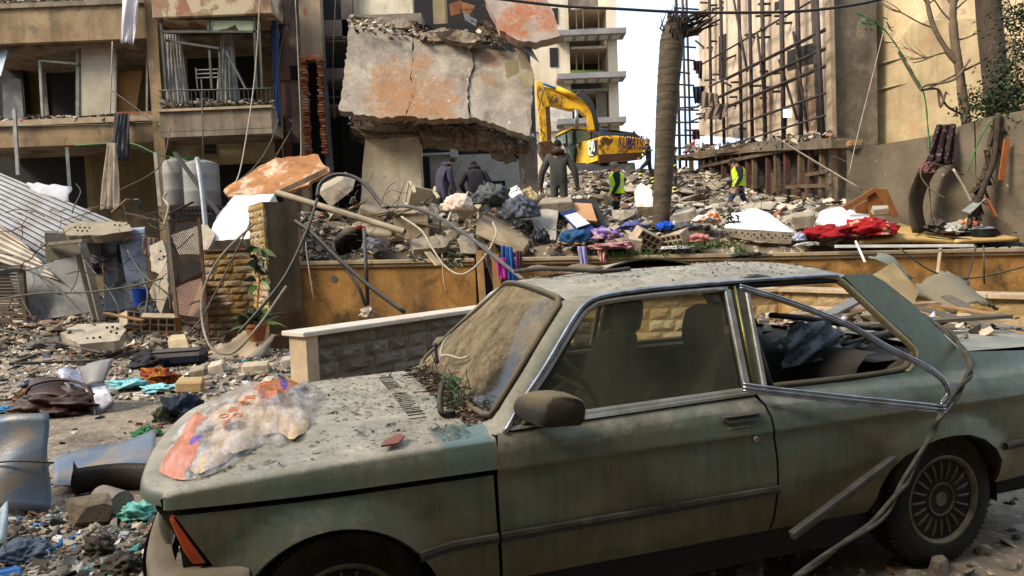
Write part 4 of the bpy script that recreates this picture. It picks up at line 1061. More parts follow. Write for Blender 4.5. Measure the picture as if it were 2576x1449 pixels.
# ------------------------------------------------------------------ left apartment building with open, wrecked loggias
t_ = thing('apartment_building', 'damaged beige apartment building with torn-open balconies and stained parapets', 'building'); AB = t_
part(t_, 'parapet', PLAS, -120, 14, 381, 105, 17.5, .18); part(t_, 'parapet_coping', PLAS2, -120, 4, 383, 16, 17.44, .3)
part(t_, 'parapet', PLAS, -120, 310, 418, 366, 17.5, .18); part(t_, 'parapet_coping', COPE, -120, 298, 420, 312, 17.42, .3)
part(t_, 'column', PLAS, 384, -60, 412, 700, 17.38, .4)
part(t_, 'floor_slab', PLAS2, -120, 100, 700, 112, 17.7, 3.0); part(t_, 'floor_slab', PLAS2, -120, 340, 715, 356, 17.7, 3.0)
part(t_, 'floor_slab', PLAS2, -120, -30, 700, 0, 17.7, 3.0)
part(t_, 'room_wall', OLIVE, 30, 100, 395, 345, 19.9, .2)
part(t_, 'room_wall', CREAM, 418, 0, 690, 345, 19.2, .2)
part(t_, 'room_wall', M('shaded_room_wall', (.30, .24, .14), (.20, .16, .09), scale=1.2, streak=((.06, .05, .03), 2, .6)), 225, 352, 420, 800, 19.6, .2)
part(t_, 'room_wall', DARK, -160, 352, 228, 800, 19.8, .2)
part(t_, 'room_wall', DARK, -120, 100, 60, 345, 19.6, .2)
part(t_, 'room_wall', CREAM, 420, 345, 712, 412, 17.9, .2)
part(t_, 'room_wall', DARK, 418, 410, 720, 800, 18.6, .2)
part(t_, 'roof_mass', PLAS, -120, -160, 700, -28, 17.6, 4)
o = part(t_, 'doorway', DARK, 118, 182, 196, 312, 19.8, .08); part(o, 'door_frame', FRAMEW, 108, 172, 119, 312, 19.75, .1); part(o, 'door_frame', FRAMEW, 108, 170, 200, 181, 19.74, .1)
o = part(t_, 'doorway', DARK, 472, 142, 642, 300, 19.1, .08); part(o, 'door_frame', M('cream_frame', (.5, .43, .3)), 462, 134, 473, 300, 19.05, .12); part(o, 'door_frame', MATS['cream_frame'], 462, 133, 650, 142, 19.04, .12)
part(t_, 'vent_opening', DARK, 547, 92, 568, 116, 19.1, .08); part(t_, 'vent_opening', DARK, 514, 360, 541, 386, 17.85, .06)
# loggia glazing: frames, one white panel still in place
def frame(pts, w, Y, mat, parent, name='window_frame'):
 for a, b in zip(pts[:-1], pts[1:]):
  mb = MB(); mb.bar(P(a[0], a[1], Y), P(b[0], b[1], Y), w, w * .8); mb.build(name, mat, parent=parent)
frame([(-60, 108), (195, 122)], .06, 18.0, FRAMEW, t_); frame([(-60, 113), (-60, 300)], .06, 18.0, FRAMEW, t_)
frame([(86, 84), (86, 112)], .06, 18.02, FRAMEW, t_); frame([(0, 84), (195, 88)], .06, 18.02, FRAMEW, t_)
frame([(197, 86), (197, 293)], .09, 17.96, FRAMEW, t_); frame([(100, 153), (197, 161)], .06, 17.9, M('pale_frame', (.42, .41, .36)), t_); frame([(100, 153), (108, 296)], .06, 17.9, MATS['pale_frame'], t_)
frame([(203, 118), (380, 105)], .07, 17.95, FRAMEW, t_); frame([(292, 117), (291, 290)], .05, 17.95, FRAMEW, t_); frame([(371, 108), (370, 290)], .05, 17.95, FRAMEW, t_)
slab('glazed_panel', [(203, 121, 17.95), (290, 119, 17.95), (289, 285, 17.95), (203, 292, 17.95)], .03, M('milky_panel', (.50, .45, .36), (.42, .37, .29), scale=2, bump=.1, rough=.5), parent=t_)
slab('fallen_door', [(293, 183, 18.3), (358, 176, 18.5), (340, 288, 18.2), (292, 287, 18.1)], .04, TAN, parent=t_)
slab('fallen_panel', [(-10, 118, 17.8), (20, 126, 17.7), (2, 190, 17.6), (-15, 200, 17.6)], .03, BLUEM, parent=t_)
slab('red_sill', [(290, 282, 17.7), (388, 279, 17.7), (388, 291, 17.7), (290, 293, 17.7)], .05, M('red_sill', (.36, .16, .08)), parent=t_)
slab('wall_panel', [(5, 190, 18.4), (52, 200, 18.4), (60, 300, 18.3), (8, 300, 18.2)], .04, GREYM, parent=t_)
# bay balcony
x0, x1, z0, z1 = wb(402, 277, 684, 341, 16.5)
mb = MB(); mb.bx(x0, x1, 16.5, 17.7, z0, z0 + .12); mb.build('balcony_floor', PLAS2, parent=t_)
mb = MB(); mb.bx(x0, x1, 16.5, 16.66, z0 + .122, z1); mb.build('balcony_parapet', PLAS2, parent=t_, bevel=.01); mb = MB(); mb.bx(x1 - .14, x1, 16.662, 17.7, z0 + .122, z1); mb.build('balcony_parapet', PLAS2, parent=t_)
mb = MB(); mb.bx(x0 - .02, x1 + .03, 16.44, 16.72, z1 + .003, z1 + .06); mb.build('parapet_coping', COPE, parent=t_)
rl = z1 + .06
rail = tubepx('railing', [(400, 228, 16.55), (545, 226, 16.55), (690, 222, 16.55)], .02, ALU, parent=t_)
for k in range(26):
 u = 404 + k * 11; mb = MB(); p = P(u, 228 - (u - 400) * .02, 16.55); mb.bar(p, (p.x, 16.55, rl), .012); mb.build('baluster', ALU, parent=rail)
ux0, ux1, uz0, uz1 = wb(380, -40, 683, 40, 16.5)
mb = MB(); mb.bx(ux0, ux1, 16.5, 17.7, uz0, uz1); mb.build('upper_balcony', M('peeling_plaster', (.42, .34, .24), (.36, .20, .14), scale=1.4, patch=((.55, .47, .34), 1.6, .9, .5, .54), stain=((.15, .11, .08), 1.2, .7, .5, .62)), parent=t_, bevel=.02)
for a, b in (((405, 45), (418, 226)), ((402, 46), (655, 46)), ((404, 80), (652, 80)), ((652, 46), (660, 226)), ((525, 50), (525, 80)), ((640, 50), (646, 226))):
 mb = MB(); mb.bar(P(a[0], a[1], 16.62), P(b[0], b[1], 16.62), .055); mb.build('balcony_frame', ALU, parent=t_)
for a, b in (((418, 102), (552, 122)), ((552, 122), (556, 226)), ((527, 120), (533, 226)), ((570, 130), (620, 226))):
 mb = MB(); mb.bar(P(a[0], a[1], 16.7), P(b[0], b[1], 16.65), .05); mb.build('broken_frame', ALU, parent=t_)
slab('broken_pane', [(530, 52, 16.64), (640, 50, 16.64), (640, 78, 16.64), (600, 76, 16.64), (592, 62, 16.64), (570, 72, 16.64), (530, 78, 16.64)], .006, M('green_pane', (.42, .46, .32), (.36, .4, .27), rough=.3), parent=t_)
rebase(t_)
def drape(name, top, bot, Y0, Y1, mat, label, cat, folds=5, amp=.05, group=None, n=28, m=14, parent=None):
 """hanging cloth between a top edge and a bottom edge (lists of picture points)"""
 A = [P(u, v, Y0) for u, v in top]; B = [P(u, v, Y1) for u, v in bot]
 def at(L, k):
  f = k * (len(L) - 1); i = min(int(f), len(L) - 2); return L[i].lerp(L[i + 1], f - i)
 rows = []; ph = rnd(0, 6)
 for j in range(m + 1):
  b = j / m; row = []
  for i in range(n + 1):
   a = i / n; p = at(A, a).lerp(at(B, a), b); w = amp * (.5 + .7 * b)
   p = p + Vector((.35 * w * math.sin(a * folds * 6.28 + ph + 1.1), w * math.sin(a * folds * 6.28 + ph + .8 * math.sin(b * 3)) + .4 * w * math.sin(a * folds * 15 + b * 5), .15 * w * math.sin(b * 9 + a * 11)))
   row.append(p)
  rows.append(row)
 mb = MB(); mb.grid(rows); o = mb.build(name, mat, smooth=True, fix=False, parent=parent)
 sm = o.modifiers.new('thick', 'SOLIDIFY'); sm.thickness = .006
 if parent is None: tag(o, label, cat, group); rebase(o)
 return o
CURT = M('striped_curtain', (.36, .34, .30), (.22, .21, .20), scale=3, bump=.2)
drape('curtain', [(412, 86), (455, 86)], [(422, 260), (478, 268)], 17.0, 16.9, CURT, 'bunched grey striped curtain at the balcony side nearest the parapets', 'curtain', 6, .05, 'balcony curtains')
drape('curtain', [(558, 84), (584, 84)], [(545, 262), (602, 258)], 17.0, 16.9, CURT, 'gathered grey curtain hanging in the middle of the balcony', 'curtain', 5, .05, 'balcony curtains')
CLW = M('white_cloth', (.66, .64, .66), (.55, .53, .55), scale=3, bump=.3, bscale=12)
drape('sheet', [(306, -40), (356, -40)], [(300, 108), (342, 112)], 17.2, 17.2, CLW, 'long white cloth hanging from the upper balcony', 'cloth', 1.6, .05)
CLG = M('dark_grey_cloth', (.13, .12, .13), (.08, .075, .08), scale=5, bump=.3)
drape('cloth', [(290, 285), (328, 285)], [(278, 400), (325, 405)], 17.3, 17.1, CLG, 'dark grey clothes hanging over the lower parapet', 'cloth', 4, .07)
drape('cloth', [(268, 360), (290, 360)], [(250, 528), (300, 530)], 17.0, 15.5, M('dusty_beige_cloth', (.33, .27, .20), (.25, .2, .15), scale=4, bump=.3), 'long dusty beige cloth hanging below the parapet', 'cloth', 3, .06)
drape('tarp', [(683, -40), (693, -40)], [(690, 300), (706, 320)], 17.0, 17.0, M('blue_tarp', (.06, .10, .22), (.04, .07, .15), scale=4), 'narrow dark blue tarpaulin hanging beside the rusty pipes', 'tarpaulin', 3, .04)
# clothes rack in the balcony
t_ = thing('drying_rack', 'white wire drying rack on the balcony', 'drying rack')
for a, b in (((492, 176), (552, 174)), ((492, 186), (552, 184)), ((492, 196), (552, 194)), ((492, 170), (497, 224)), ((552, 170), (552, 224)), ((506, 200), (508, 226))):
 mb = MB(); mb.tube([P(a[0], a[1], 17.2), P(b[0], b[1], 17.2)], .014, 6); mb.build('bar', WHITE, parent=t_)
rebase(t_)
# standing props and bars below the balcony
for i, (a, b, r_, mt, lb) in enumerate((((36, 275, 16.9), (46, 440, 16.6), .05, FRAMEW, 'pale upright post leaning at the far edge of the wrecked balconies'), ((168, 372, 17.0), (175, 470, 16.6), .045, FRAMEW, 'thin grey post standing under the lower parapet'), ((390, 385, 17.0), (402, 520, 16.4), .045, M('pale_post', (.5, .46, .38)), 'pale thin post leaning against the column foot'))):
 mb = MB(); mb.bar(P(*a), P(*b), r_ * 1.6, r_); single(mb, 'post', mt, lb, 'post')
tubepx('strap', [(190, 366, 17.2), (300, 360, 17.2), (345, 365, 17.1), (410, 392, 17.0), (520, 402, 17.2)], .02, GREEN, 'thin green strap strung under the lower parapet', 'strap')
for pts, lb in (([(283, 105, 17.0), (280, 190, 16.9), (277, 290, 17.0)], 'pale cord below the hanging white cloth'), ([(0, 318, 17.3), (150, 316, 17.3), (300, 312, 17.3), (418, 305, 17.3)], 'grey cable running along the lower parapet'), ([(284, 230, 17.3), (330, 262, 17.0), (400, 318, 16.8)], 'bent rod sticking out of the loggia'), ([(655, -20, 16.2), (640, 200, 16.2), (610, 400, 15.5), (590, 470, 15.0)], 'pale cord hanging in front of the round balcony'), ([(508, 230, 16.3), (512, 420, 16.0)], 'thin dark cord hanging from the balcony rail'), ([(700, 300, 16), (680, 360, 15.8), (640, 420, 15.4), (570, 480, 15)], 'loose grey cable curving down from the pipes'), ([(430, 320, 16.3), (400, 420, 15.5), (300, 480, 15.0)], 'thin wire strung down from the balcony corner')):
 tubepx('cable', pts, .014, CABLEW if 'pale' in lb else CABLE, lb, 'cable')

# ------------------------------------------------------------------ narrow stair block with the brick-edged hole
t_ = thing('stair_block', 'narrow plastered stair block with a tall brick-edged hole', 'building')
PINK = M('pink_grey_plaster', (.34, .27, .23), (.26, .20, .17), scale=1.2, streak=((.12, .09, .08), 2, .6), patch=((.36, .17, .10), 2.2, .8, .64, .66))
part(t_, 'wall', PINK, 704, -80, 770, 760, 18.3, .3)
part(t_, 'back_wall', DARK, 690, -80, 900, 800, 20.2, .2)
CRACKED = M('peeling_cream', (.45, .36, .25), (.38, .30, .21), scale=1.2, patch=((.42, .18, .09), 2.6, .9, .62, .64), streak=((.16, .12, .09), 2, .5))
part(t_, 'wall', CRACKED, 752, -80, 806, 150, 17.9, .3)
mb = MB(); platepx(mb, [(752, 150, 17.95), (762, 150, 17.95), (770, 240, 17.95), (778, 390, 17.95), (778, 620, 17.95), (762, 620, 17.95)], .25); mb.build('wall', CRACKED, parent=t_)
part(t_, 'hole_back_wall', M('dark_hole_wall', (.035, .028, .022), (.06, .04, .03), scale=3, bump=.5), 760, 140, 830, 600, 18.6, .2)  # near-black wall behind the brick-edged hole
mb = MB(); platepx(mb, [(800, 150, 17.9), (812, 150, 17.9), (832, 420, 17.9), (832, 600, 17.9), (822, 600, 17.9), (818, 380, 17.9)], .3); mb.build('corner_strip', M('blue_grey_edge', (.24, .24, .25), (.17, .17, .18)), parent=t_)
bm_ = MB(); bm_.bx(-.12, .12, -.1, .1, -.036, .036); bme = bm_.mesh('brick'); bme.materials.append(BRICK)
for k in range(34):
 v = 140 + k * 7.4; f = k / 33
 for u, sd in ((764 + 11 * f + rnd(-2, 3), 0), (804 + 15 * f + rnd(-4, 2), 1)):
  if v < 152 and sd == 0: u += 14
  o = inst('brick', bme, P(u, v, 17.86 + rnd(-.03, .08)), (rnd(.38, .62), 1, .72), (rnd(-.04, .04), rnd(-.03, .03), rnd(-.12, .12)), parent=t_)
for k in range(7): inst('brick', bme, P(768 + k * 5.5, 140 + rnd(-3, 10), 17.86), 1, (0, rnd(-.1, .1), rnd(-.1, .1)), parent=t_)
for v0, v1 in ((50, 92), (172, 200), (262, 270)): part(t_, 'landing', PINK, 808, v0, 876, v1, 18.4, 1.2)
for v in (98, 105, 205, 246): frame([(808, v), (872, v - 2)], .04, 18.35, CABLE, t_, 'rail_bar')
part(t_, 'window', DARK, 722, 165, 748, 200, 18.25, .06); part(t_, 'window', DARK, 720, 360, 760, 408, 18.25, .06)
for u in (728, 735, 742): frame([(u, 166), (u, 200)], .02, 18.2, ALU, t_, 'window_bar')
for u in range(724, 760, 6): frame([(u, 360), (u, 408)], .02, 18.2, ALU, t_, 'window_bar')
rebase(t_)
for u, r_, lb in ((694, .09, 'brown rusty drainpipe beside the round balcony'), (718, .11, 'dark red drainpipe, thicker of the pair')):
 t_ = thing('drainpipe', lb, 'pipe', 'drainpipes')
 mb = MB(); mb.tube([P(u - 8, -60, 17.4), P(u + 2, 230, 17.4), P(u + 9, 470, 17.4)], r_, 10); mb.build('pipe', RUST, parent=t_, smooth=True)
 for v in (60, 200, 330): mb = MB(); p = P(u + v * .03 - 6, v, 17.4); mb.lathe([(r_ + .03, -.05), (r_ + .03, .05)], 10, 'z', p); mb.build('collar', RUST, parent=t_)
 rebase(t_)
for i, pts in enumerate(([(735, -20, 17.2), (720, 60, 17.1), (700, 170, 17), (706, 300, 17)], [(700, -20, 17.2), (728, 90, 17.1), (738, 50, 17.2)], [(742, -20, 16.8), (752, 200, 16.8), (757, 385, 16.6), (740, 440, 15.6)], [(728, 300, 17), (735, 320, 16.8), (690, 400, 16.2)], [(845, -20, 17.8), (838, 160, 17.8), (842, 300, 17.7)])):
 tubepx('cable', pts, .013, CABLEW if i == 2 else CABLE, ['grey wire looping beside the drainpipes', 'short wire tangled at the top of the drainpipes', 'long pale rope hanging in front of the brick-edged hole', 'grey wire at the foot of the drainpipes', 'thin cable hanging in the dark stair shaft'][i], 'cable')

# ------------------------------------------------------------------ collapsed block in the middle
t_ = thing('collapsed_building', 'collapsed concrete block with huge rust-stained slabs hanging off it', 'building')
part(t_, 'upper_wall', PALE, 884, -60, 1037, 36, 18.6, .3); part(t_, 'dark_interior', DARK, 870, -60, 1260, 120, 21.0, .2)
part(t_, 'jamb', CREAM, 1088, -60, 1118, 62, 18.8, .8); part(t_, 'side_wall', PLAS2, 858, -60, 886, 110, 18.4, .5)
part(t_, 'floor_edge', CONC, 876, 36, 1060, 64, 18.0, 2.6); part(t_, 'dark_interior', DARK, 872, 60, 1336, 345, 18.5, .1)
sl_ = [[(878, 65), (940, 60), (1000, 74), (1038, 94), (1038, 160), (1032, 190), (1038, 240), (1020, 291), (963, 297), (905, 288), (852, 276), (866, 194)],
     [(1041, 94), (1100, 92), (1184, 112), (1190, 170), (1176, 220), (1180, 297), (1120, 300), (1053, 297), (1021, 291), (1039, 240), (1033, 190), (1039, 160)],
     [(1186, 114), (1202, 122), (1250, 126), (1297, 130), (1342, 178), (1339, 260), (1333, 342), (1270, 322), (1202, 298), (1181, 297), (1177, 220), (1191, 170)]]
for k, pl in enumerate(sl_):
 mb = MB(); q = jag([P(u, v, 17.5 - .9 * (v - 60) / 240 + (.04, 0, .06)[k]) for u, v in pl], .09, .035); plate(mb, q, .24); mb.build('hanging_slab', SLABM, parent=t_)
mb = MB(); q = jag([P(u, v, 16.6 - .4 * v / 100) for u, v in [(1205, -60), (1222, 0), (1241, 36), (1258, 75), (1303, 100), (1348, 107), (1409, 91), (1394, 32), (1377, 0), (1350, -60)]], .12, .03); plate(mb, q, .26); mb.build('hanging_slab', M('rust_streaked_slab', (.50, .42, .35), (.36, .30, .25), scale=2, bump=.8, bscale=14, blobs=[(P(1290, 60, 16.5), .45, (.42, .18, .085)), (P(1330, 20, 16.6), .4, (.42, .18, .085)), (P(1375, 60, 16.5), .35, (.42, .18, .085)), (P(1300, 85, 16.4), .3, (.42, .18, .085))]), parent=t_)
# broken edges under and over the hanging slab
for pl, Y, th in (([(1040, 88), (1110, 70), (1180, 92), (1186, 112), (1120, 106), (1060, 100)], 17.3, .35), ([(1100, 80), (1150, 74), (1190, 84), (1210, 100), (1180, 108), (1120, 96)], 17.0, .3), ([(884, 286), (1010, 300), (1060, 302), (1056, 326), (960, 330), (900, 322), (884, 305)], 17.6, 1.0), ([(880, 318), (1060, 320), (1062, 336), (920, 342)], 17.9, .9),
     ([(1055, 310), (1130, 312), (1200, 330), (1196, 352), (1110, 348), (1060, 340)], 17.5, .9), ([(1190, 300), (1260, 322), (1325, 345), (1330, 372), (1250, 362), (1195, 340)], 17.4, .8), ([(1225, 360), (1290, 368), (1300, 400), (1270, 410), (1235, 395)], 17.6, .4), ([(880, 40), (980, 46), (1050, 52), (1040, 74), (930, 62), (884, 62)], 17.9, .6), ([(1230, 50), (1262, 76), (1250, 108), (1205, 100), (1200, 70)], 17.2, .4)):
 mb = MB(); q = jag([P(u, v, Y + rnd(-.1, .1)) for u, v in pl], .10, .05); plate(mb, q, th); mb.build('broken_edge', M('broken_slab_edge', (.46, .38, .29), (.27, .21, .155), scale=2.5, bump=1.0, bscale=16, stain=((.06, .05, .04), 1.5, .8, .5, .62)), parent=t_)
mb = MB(); q = [P(u, v, 18.0) for u, v in [(920, 343), (1052, 332), (1058, 420), (1062, 540), (905, 540), (912, 420)]]; plate(mb, jag(q, .3, .02), .5); mb.build('standing_wall', PALE, parent=t_)
mb = MB(); q = [P(u, v, 17.6) for u, v in [(1304, 345), (1350, 345), (1356, 520), (1310, 520)]]; plate(mb, jag(q, .25, .02), .5); mb.build('column', CONC, parent=t_)
part(t_, 'column', CONC, 1310, 185, 1346, 345, 17.9, .4)
part(t_, 'back_wall', M('shell_white_wall', (.60, .57, .52), (.52, .49, .44), scale=1.2, patch=((.25, .22, .19), 1.6, .9, .60, .63)), 1075, 388, 1320, 560, 21.0, .2)
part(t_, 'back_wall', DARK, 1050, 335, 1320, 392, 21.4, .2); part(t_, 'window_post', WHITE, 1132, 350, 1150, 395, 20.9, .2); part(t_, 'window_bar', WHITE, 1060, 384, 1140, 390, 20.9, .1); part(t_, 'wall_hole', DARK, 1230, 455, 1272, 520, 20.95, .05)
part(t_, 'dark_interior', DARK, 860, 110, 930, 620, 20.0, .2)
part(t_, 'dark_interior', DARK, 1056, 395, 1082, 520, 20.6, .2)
# hanging bits of lining
for pl, Y, mt in (([(1268, 152), (1304, 150), (1306, 182), (1275, 198)], 16.6, CREAM), ([(1306, 184), (1340, 182), (1338, 220), (1320, 215)], 16.5, CREAM), ([(1296, 120), (1318, 128), (1340, 175), (1312, 172)], 16.5, BEIGEM), ([(1304, 96), (1330, 108), (1356, 156), (1320, 128)], 16.4, GREYM), ([(1130, 10), (1160, 0), (1158, 34), (1134, 40)], 17.6, M('brown_card', (.36, .18, .09))), ([(1160, 4), (1195, 14), (1180, 40), (1162, 30)], 17.5, MATS['brown_card']), ([(1165, 30), (1200, 50), (1196, 66), (1170, 50)], 17.4, GREYM)):
 mb = MB(); q = [P(u, v, Y + rnd(-.05, .05)) for u, v in pl]; plate(mb, q, .02); mb.build('torn_lining', mt, parent=t_)
rb = MB()
for k in range(46):  # bent reinforcement bars out of the broken edges
 u = rnd(1050, 1345); v = 300 + (u - 1050) * .16 + rnd(-8, 25); a = P(u, v, 17.1); rb.tube(smoothline([a, a + Vector((rnd(-.15, .15), rnd(-.25, 0), rnd(-.3, .05))), a + Vector((rnd(-.35, .35), rnd(-.3, .1), rnd(-.7, .1)))], 4), .010, 5)
for k in range(14):
 u = rnd(1120, 1260); a = P(u, rnd(10, 90), 17.2); rb.tube(smoothline([a, a + Vector((rnd(-.2, .2), rnd(-.2, 0), rnd(-.2, .2))), a + Vector((rnd(-.4, .4), rnd(-.2, .1), rnd(-.5, .4)))], 4), .010, 5)
o = rb.build('reinforcement', RUST, parent=t_); o['kind'] = 'stuff'
rebase(t_)
sp = []
for k in range(900):
 u = rnd(880, 1340); c = 64 + (u - 880) * .11 if random.random() < .4 else (300 + max(0, u - 1150) * .27)
 p = P(u, c + random.gauss(0, 9), rnd(17.0, 17.9)); sp.append((p.x, p.y, p.z, rnd(.03, .18)))
sp2 = []
for k in range(520):
 c = random.choice(((0, 410, 299, 17.45), (402, 690, 268, 16.55), (0, 380, 296, 18.5), (420, 640, 262, 17.5), (0, 380, 3, 17.5))); u = rnd(c[0], c[1]); p = P(u, c[2] - u * .015 + rnd(-4, 5), c[3] + rnd(0, .25)); sp2.append((p.x, p.y, p.z, rnd(.04, .2)))
shards('parapet_debris', sp2, MIXR, 'broken bits lying along the balcony parapets and floors', 15)
shards('slab_crumbs', sp, MIXR, 'crumbled concrete lodged along the broken edges of the hanging slabs', 5)

# ------------------------------------------------------------------ far apartment tower
t_ = thing('apartment_tower', 'pale beige apartment tower with open blown-out rooms far behind', 'building'); Y = 48
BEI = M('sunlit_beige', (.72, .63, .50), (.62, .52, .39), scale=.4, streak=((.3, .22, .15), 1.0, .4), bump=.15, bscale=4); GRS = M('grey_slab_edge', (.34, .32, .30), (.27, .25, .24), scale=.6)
part(t_, 'wall', BEI, 1330, -60, 1436, 500, Y, 8); part(t_, 'wall', BEI, 1532, -60, 1556, 500, Y, 8); part(t_, 'room_back', M('gutted_room', (.34, .30, .25), (.17, .14, .11), scale=.5, stain=((.10, .08, .06), .5, .8, .5, .6)), 1436, -60, 1532, 500, Y + 4.2, .3)
part(t_, 'pale_wall', M('white_far_wall', (.62, .58, .52)), 1330, 250, 1440, 330, Y - .3, .25)
for v0, v1 in ((78, 108), (184, 214), (300, 318)):
 part(t_, 'parapet', BEI, 1434, v0, 1534, v1 - 14, Y - .05, .4)
for v in (100, 206, 316):
 x0, x1, z0, z1 = wb(1398, v - 8, 1566, v + 4, Y); mb = MB(); mb.bx(x0, x1, Y - 1.6, Y - .06, z0, z0 + .35); sl = mb.build('balcony_slab', GRS, parent=t_)
 for k in range(5): mb = MB(); xx = x0 + .5 + k * (x1 - x0 - .6) / 5; mb.bx(xx, xx + .55, Y - 1.3, Y - .4, z0 - .05, z0 - .005); mb.build('soffit_panel', M('soffit_white', (.6, .58, .53)), parent=sl)
for v in (20, 120, 228, 330): part(t_, 'floor_slab', BEI, 1436, v - 4, 1532, v + 2, Y + .1, 4.0)
for v0, v1 in ((22, 78), (122, 184), (228, 300)):
 for u in (1449, 1466, 1505): part(t_, 'window_frame', M('brown_frame', (.22, .17, .12)), u, v0, u + 2.5, v1, Y, .15)
part(t_, 'window', DARK, 1383, 120, 1404, 168, Y - .06, .05); part(t_, 'window', DARK, 1383, 20, 1404, 60, Y - .06, .05); part(t_, 'shutter', M('brown_shutter', (.20, .10, .06)), 1438, 228, 1465, 290, Y + .3, .1); part(t_, 'curtain', M('grey_drape', (.3, .27, .22)), 1500, 232, 1526, 298, Y + .4, .1)
part(t_, 'window_frame', FRAMEW, 1436, 226, 1532, 230, Y, .15)
for k in range(22):
 u = 1440 + k * 3.6 + rnd(-1, 1); mb = MB(); mb.lathe([(.02, 0), (rnd(.15, .25), .15), (rnd(.1, .2), .35), (.02, .5)], 6, 'z', P(u, 195, Y - .25)); mb.build('planter_leaves', LEAFY, parent=t_)
rebase(t_)

# ------------------------------------------------------------------ scaffolded building at the right, its wall running away from the camera
def sw(u, dY=0.0):
 """distance of the scaffolded wall in direction u"""
 k = (u - 1288) / 1744; return 14.5 / (k + .2) + dY
SCW = M('scaffold_wall', (.66, .55, .43), (.52, .42, .31), scale=.9, streak=((.20, .14, .10), 1.6, .55), stain=((.34, .20, .13), .8, .6, .52, .66), bump=.3)
t_ = thing('scaffolded_building', 'tall pinkish beige building behind rusty scaffolding', 'building')
def quadw(u0, v0, u1, v1, du=0.0): return [P(u0, v0[0], sw(u0, du)), P(u1, v1[0], sw(u1, du)), P(u1, v1[1], sw(u1, du)), P(u0, v0[1], sw(u0, du))]
mb = MB(); plate(mb, quadw(1758, (-80, 340), 2082, (-80, 365)), .4); mb.build('wall', SCW, parent=t_)
for u0, v0, u1, v1 in ((1808, (92, 200), 1826, (84, 198)), (1948, (6, 26), 1962, (2, 22)), (1980, (128, 178), 2050, (106, 158))):
 mb = MB(); plate(mb, quadw(u0, v0, u1, v1, -.03), .02); mb.build('window', DARK, parent=t_)
for u0, v0, u1, v1 in ((1900, (236, 326), 1944, (222, 330)), (2000, (170, 320), 2052, (160, 330))):
 mb = MB(); plate(mb, quadw(u0, v0, u1, v1, -.02), .01); mb.build('bare_patch', M('bare_render', (.35, .24, .16), (.25, .17, .12), scale=1.2, stain=((.50, .40, .3), 1.5, .8, .5, .56)), parent=t_)
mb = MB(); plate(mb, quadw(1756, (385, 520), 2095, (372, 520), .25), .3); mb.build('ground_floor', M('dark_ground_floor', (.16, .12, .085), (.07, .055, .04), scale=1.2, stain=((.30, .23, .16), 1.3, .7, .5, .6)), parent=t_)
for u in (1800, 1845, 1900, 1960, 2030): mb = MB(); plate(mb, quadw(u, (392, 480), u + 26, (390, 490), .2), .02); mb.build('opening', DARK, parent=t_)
mb = MB(); q = []
for u, v in ((1700, 392), (1740, 386), (1800, 372), (1880, 360), (1960, 350), (2040, 346), (2092, 350), (2092, 372), (2040, 376), (1960, 378), (1880, 384), (1800, 392), (1740, 402), (1702, 404)): q.append(P(u, v, sw(max(u, 1740)) - 1.2))
plate(mb, jag(q, .3, .06), 1.1); mb.build('ledge', M('crumbling_ledge', (.24, .19, .135), (.15, .12, .085), scale=2, bump=1.0, bscale=12, stain=((.10, .10, .05), 1.5, .6, .5, .62)), parent=t_)
part(t_, 'flank_wall', M('grey_flank', (.235, .20, .15), (.16, .135, .10), scale=.9, stain=((.34, .29, .22), 1.1, .7, .5, .66), streak=((.08, .07, .05), 1.4, .5), bump=.5, bscale=10), 2089, -80, 2207, 560, 22.0, .8)
mb = MB(); mb.bar(P(2085, -60, 21.95), P(2098, 520, 21.95), .14, .3); mb.build('eroded_edge', COPE, parent=t_)
rebase(t_)
sp = []
for k in range(420):
 u = rnd(1720, 2092); p = P(u, 392 - (u - 1700) * .108 + random.gauss(-8, 6), sw(max(u, 1740)) - rnd(.3, 1.2)); sp.append((p.x, p.y, p.z, rnd(.07, .40)))
shards('ledge_rubble', sp, MIXR, 'broken masonry heaped on the ledge under the scaffolding', 8)
# scaffolding: every pole and rail a part
t_ = thing('scaffolding', 'rusty tube scaffolding against the tall pinkish building', 'scaffolding')
def pole(a, b, r=.045, name='standard'):
 mb = MB(); mb.tube([a, b], r, 6); return mb.build(name, SCAF, parent=t_, smooth=True)
for u0, u1, w, du in ((1700, 1712, 1, -.3), (1716, 1728, .8, -.8), (1726, 1740, .8, .2), (1784, 1790, 1, -.6), (1812, 1822, 1, -.5), (1858, 1866, 1, -.6), (1885, 1893, 1, -1.2), (1916, 1926, 1.1, -.6), (1965, 1972, 1.2, -1.2), (2004, 2016, 1.2, -.6), (2044, 2064, 1.3, -.6), (2052, 2072, 1.1, -1.2)):
 uu = max((u0 + u1) / 2, 1738); Y = sw(uu) + du; pole(P(u0, -40, Y), P(u1, 372 if u0 > 1740 else 480, Y), .065 * w)
for u0, u1, v0, v1 in ((1960, 2005, 210, 300), (1905, 1925, 140, 270), (1996, 2032, 140, 330), (1846, 1880, 60, 180)):
 pole(P(u0, v0 - 60, sw(u0) - .9), P(u1, v1, sw(u1) - .9), .045, 'brace')
for v in (-12, 40, 84, 128, 172, 240, 300):  # rails follow the wall into the distance
 for du in (-.6, -1.2):
  if random.random() < .3: continue
  u0, u1 = rnd(1705, 1745), rnd(2040, 2078); a = P(2060, v + rnd(-6, 6), sw(2060) + du)
  d = Vector((-.2, 1, 0)).normalized(); L0 = -.3; L1 = rnd(5.5, 10.0); pole(a + d * L0, a + d * L1, .037, 'ledger')
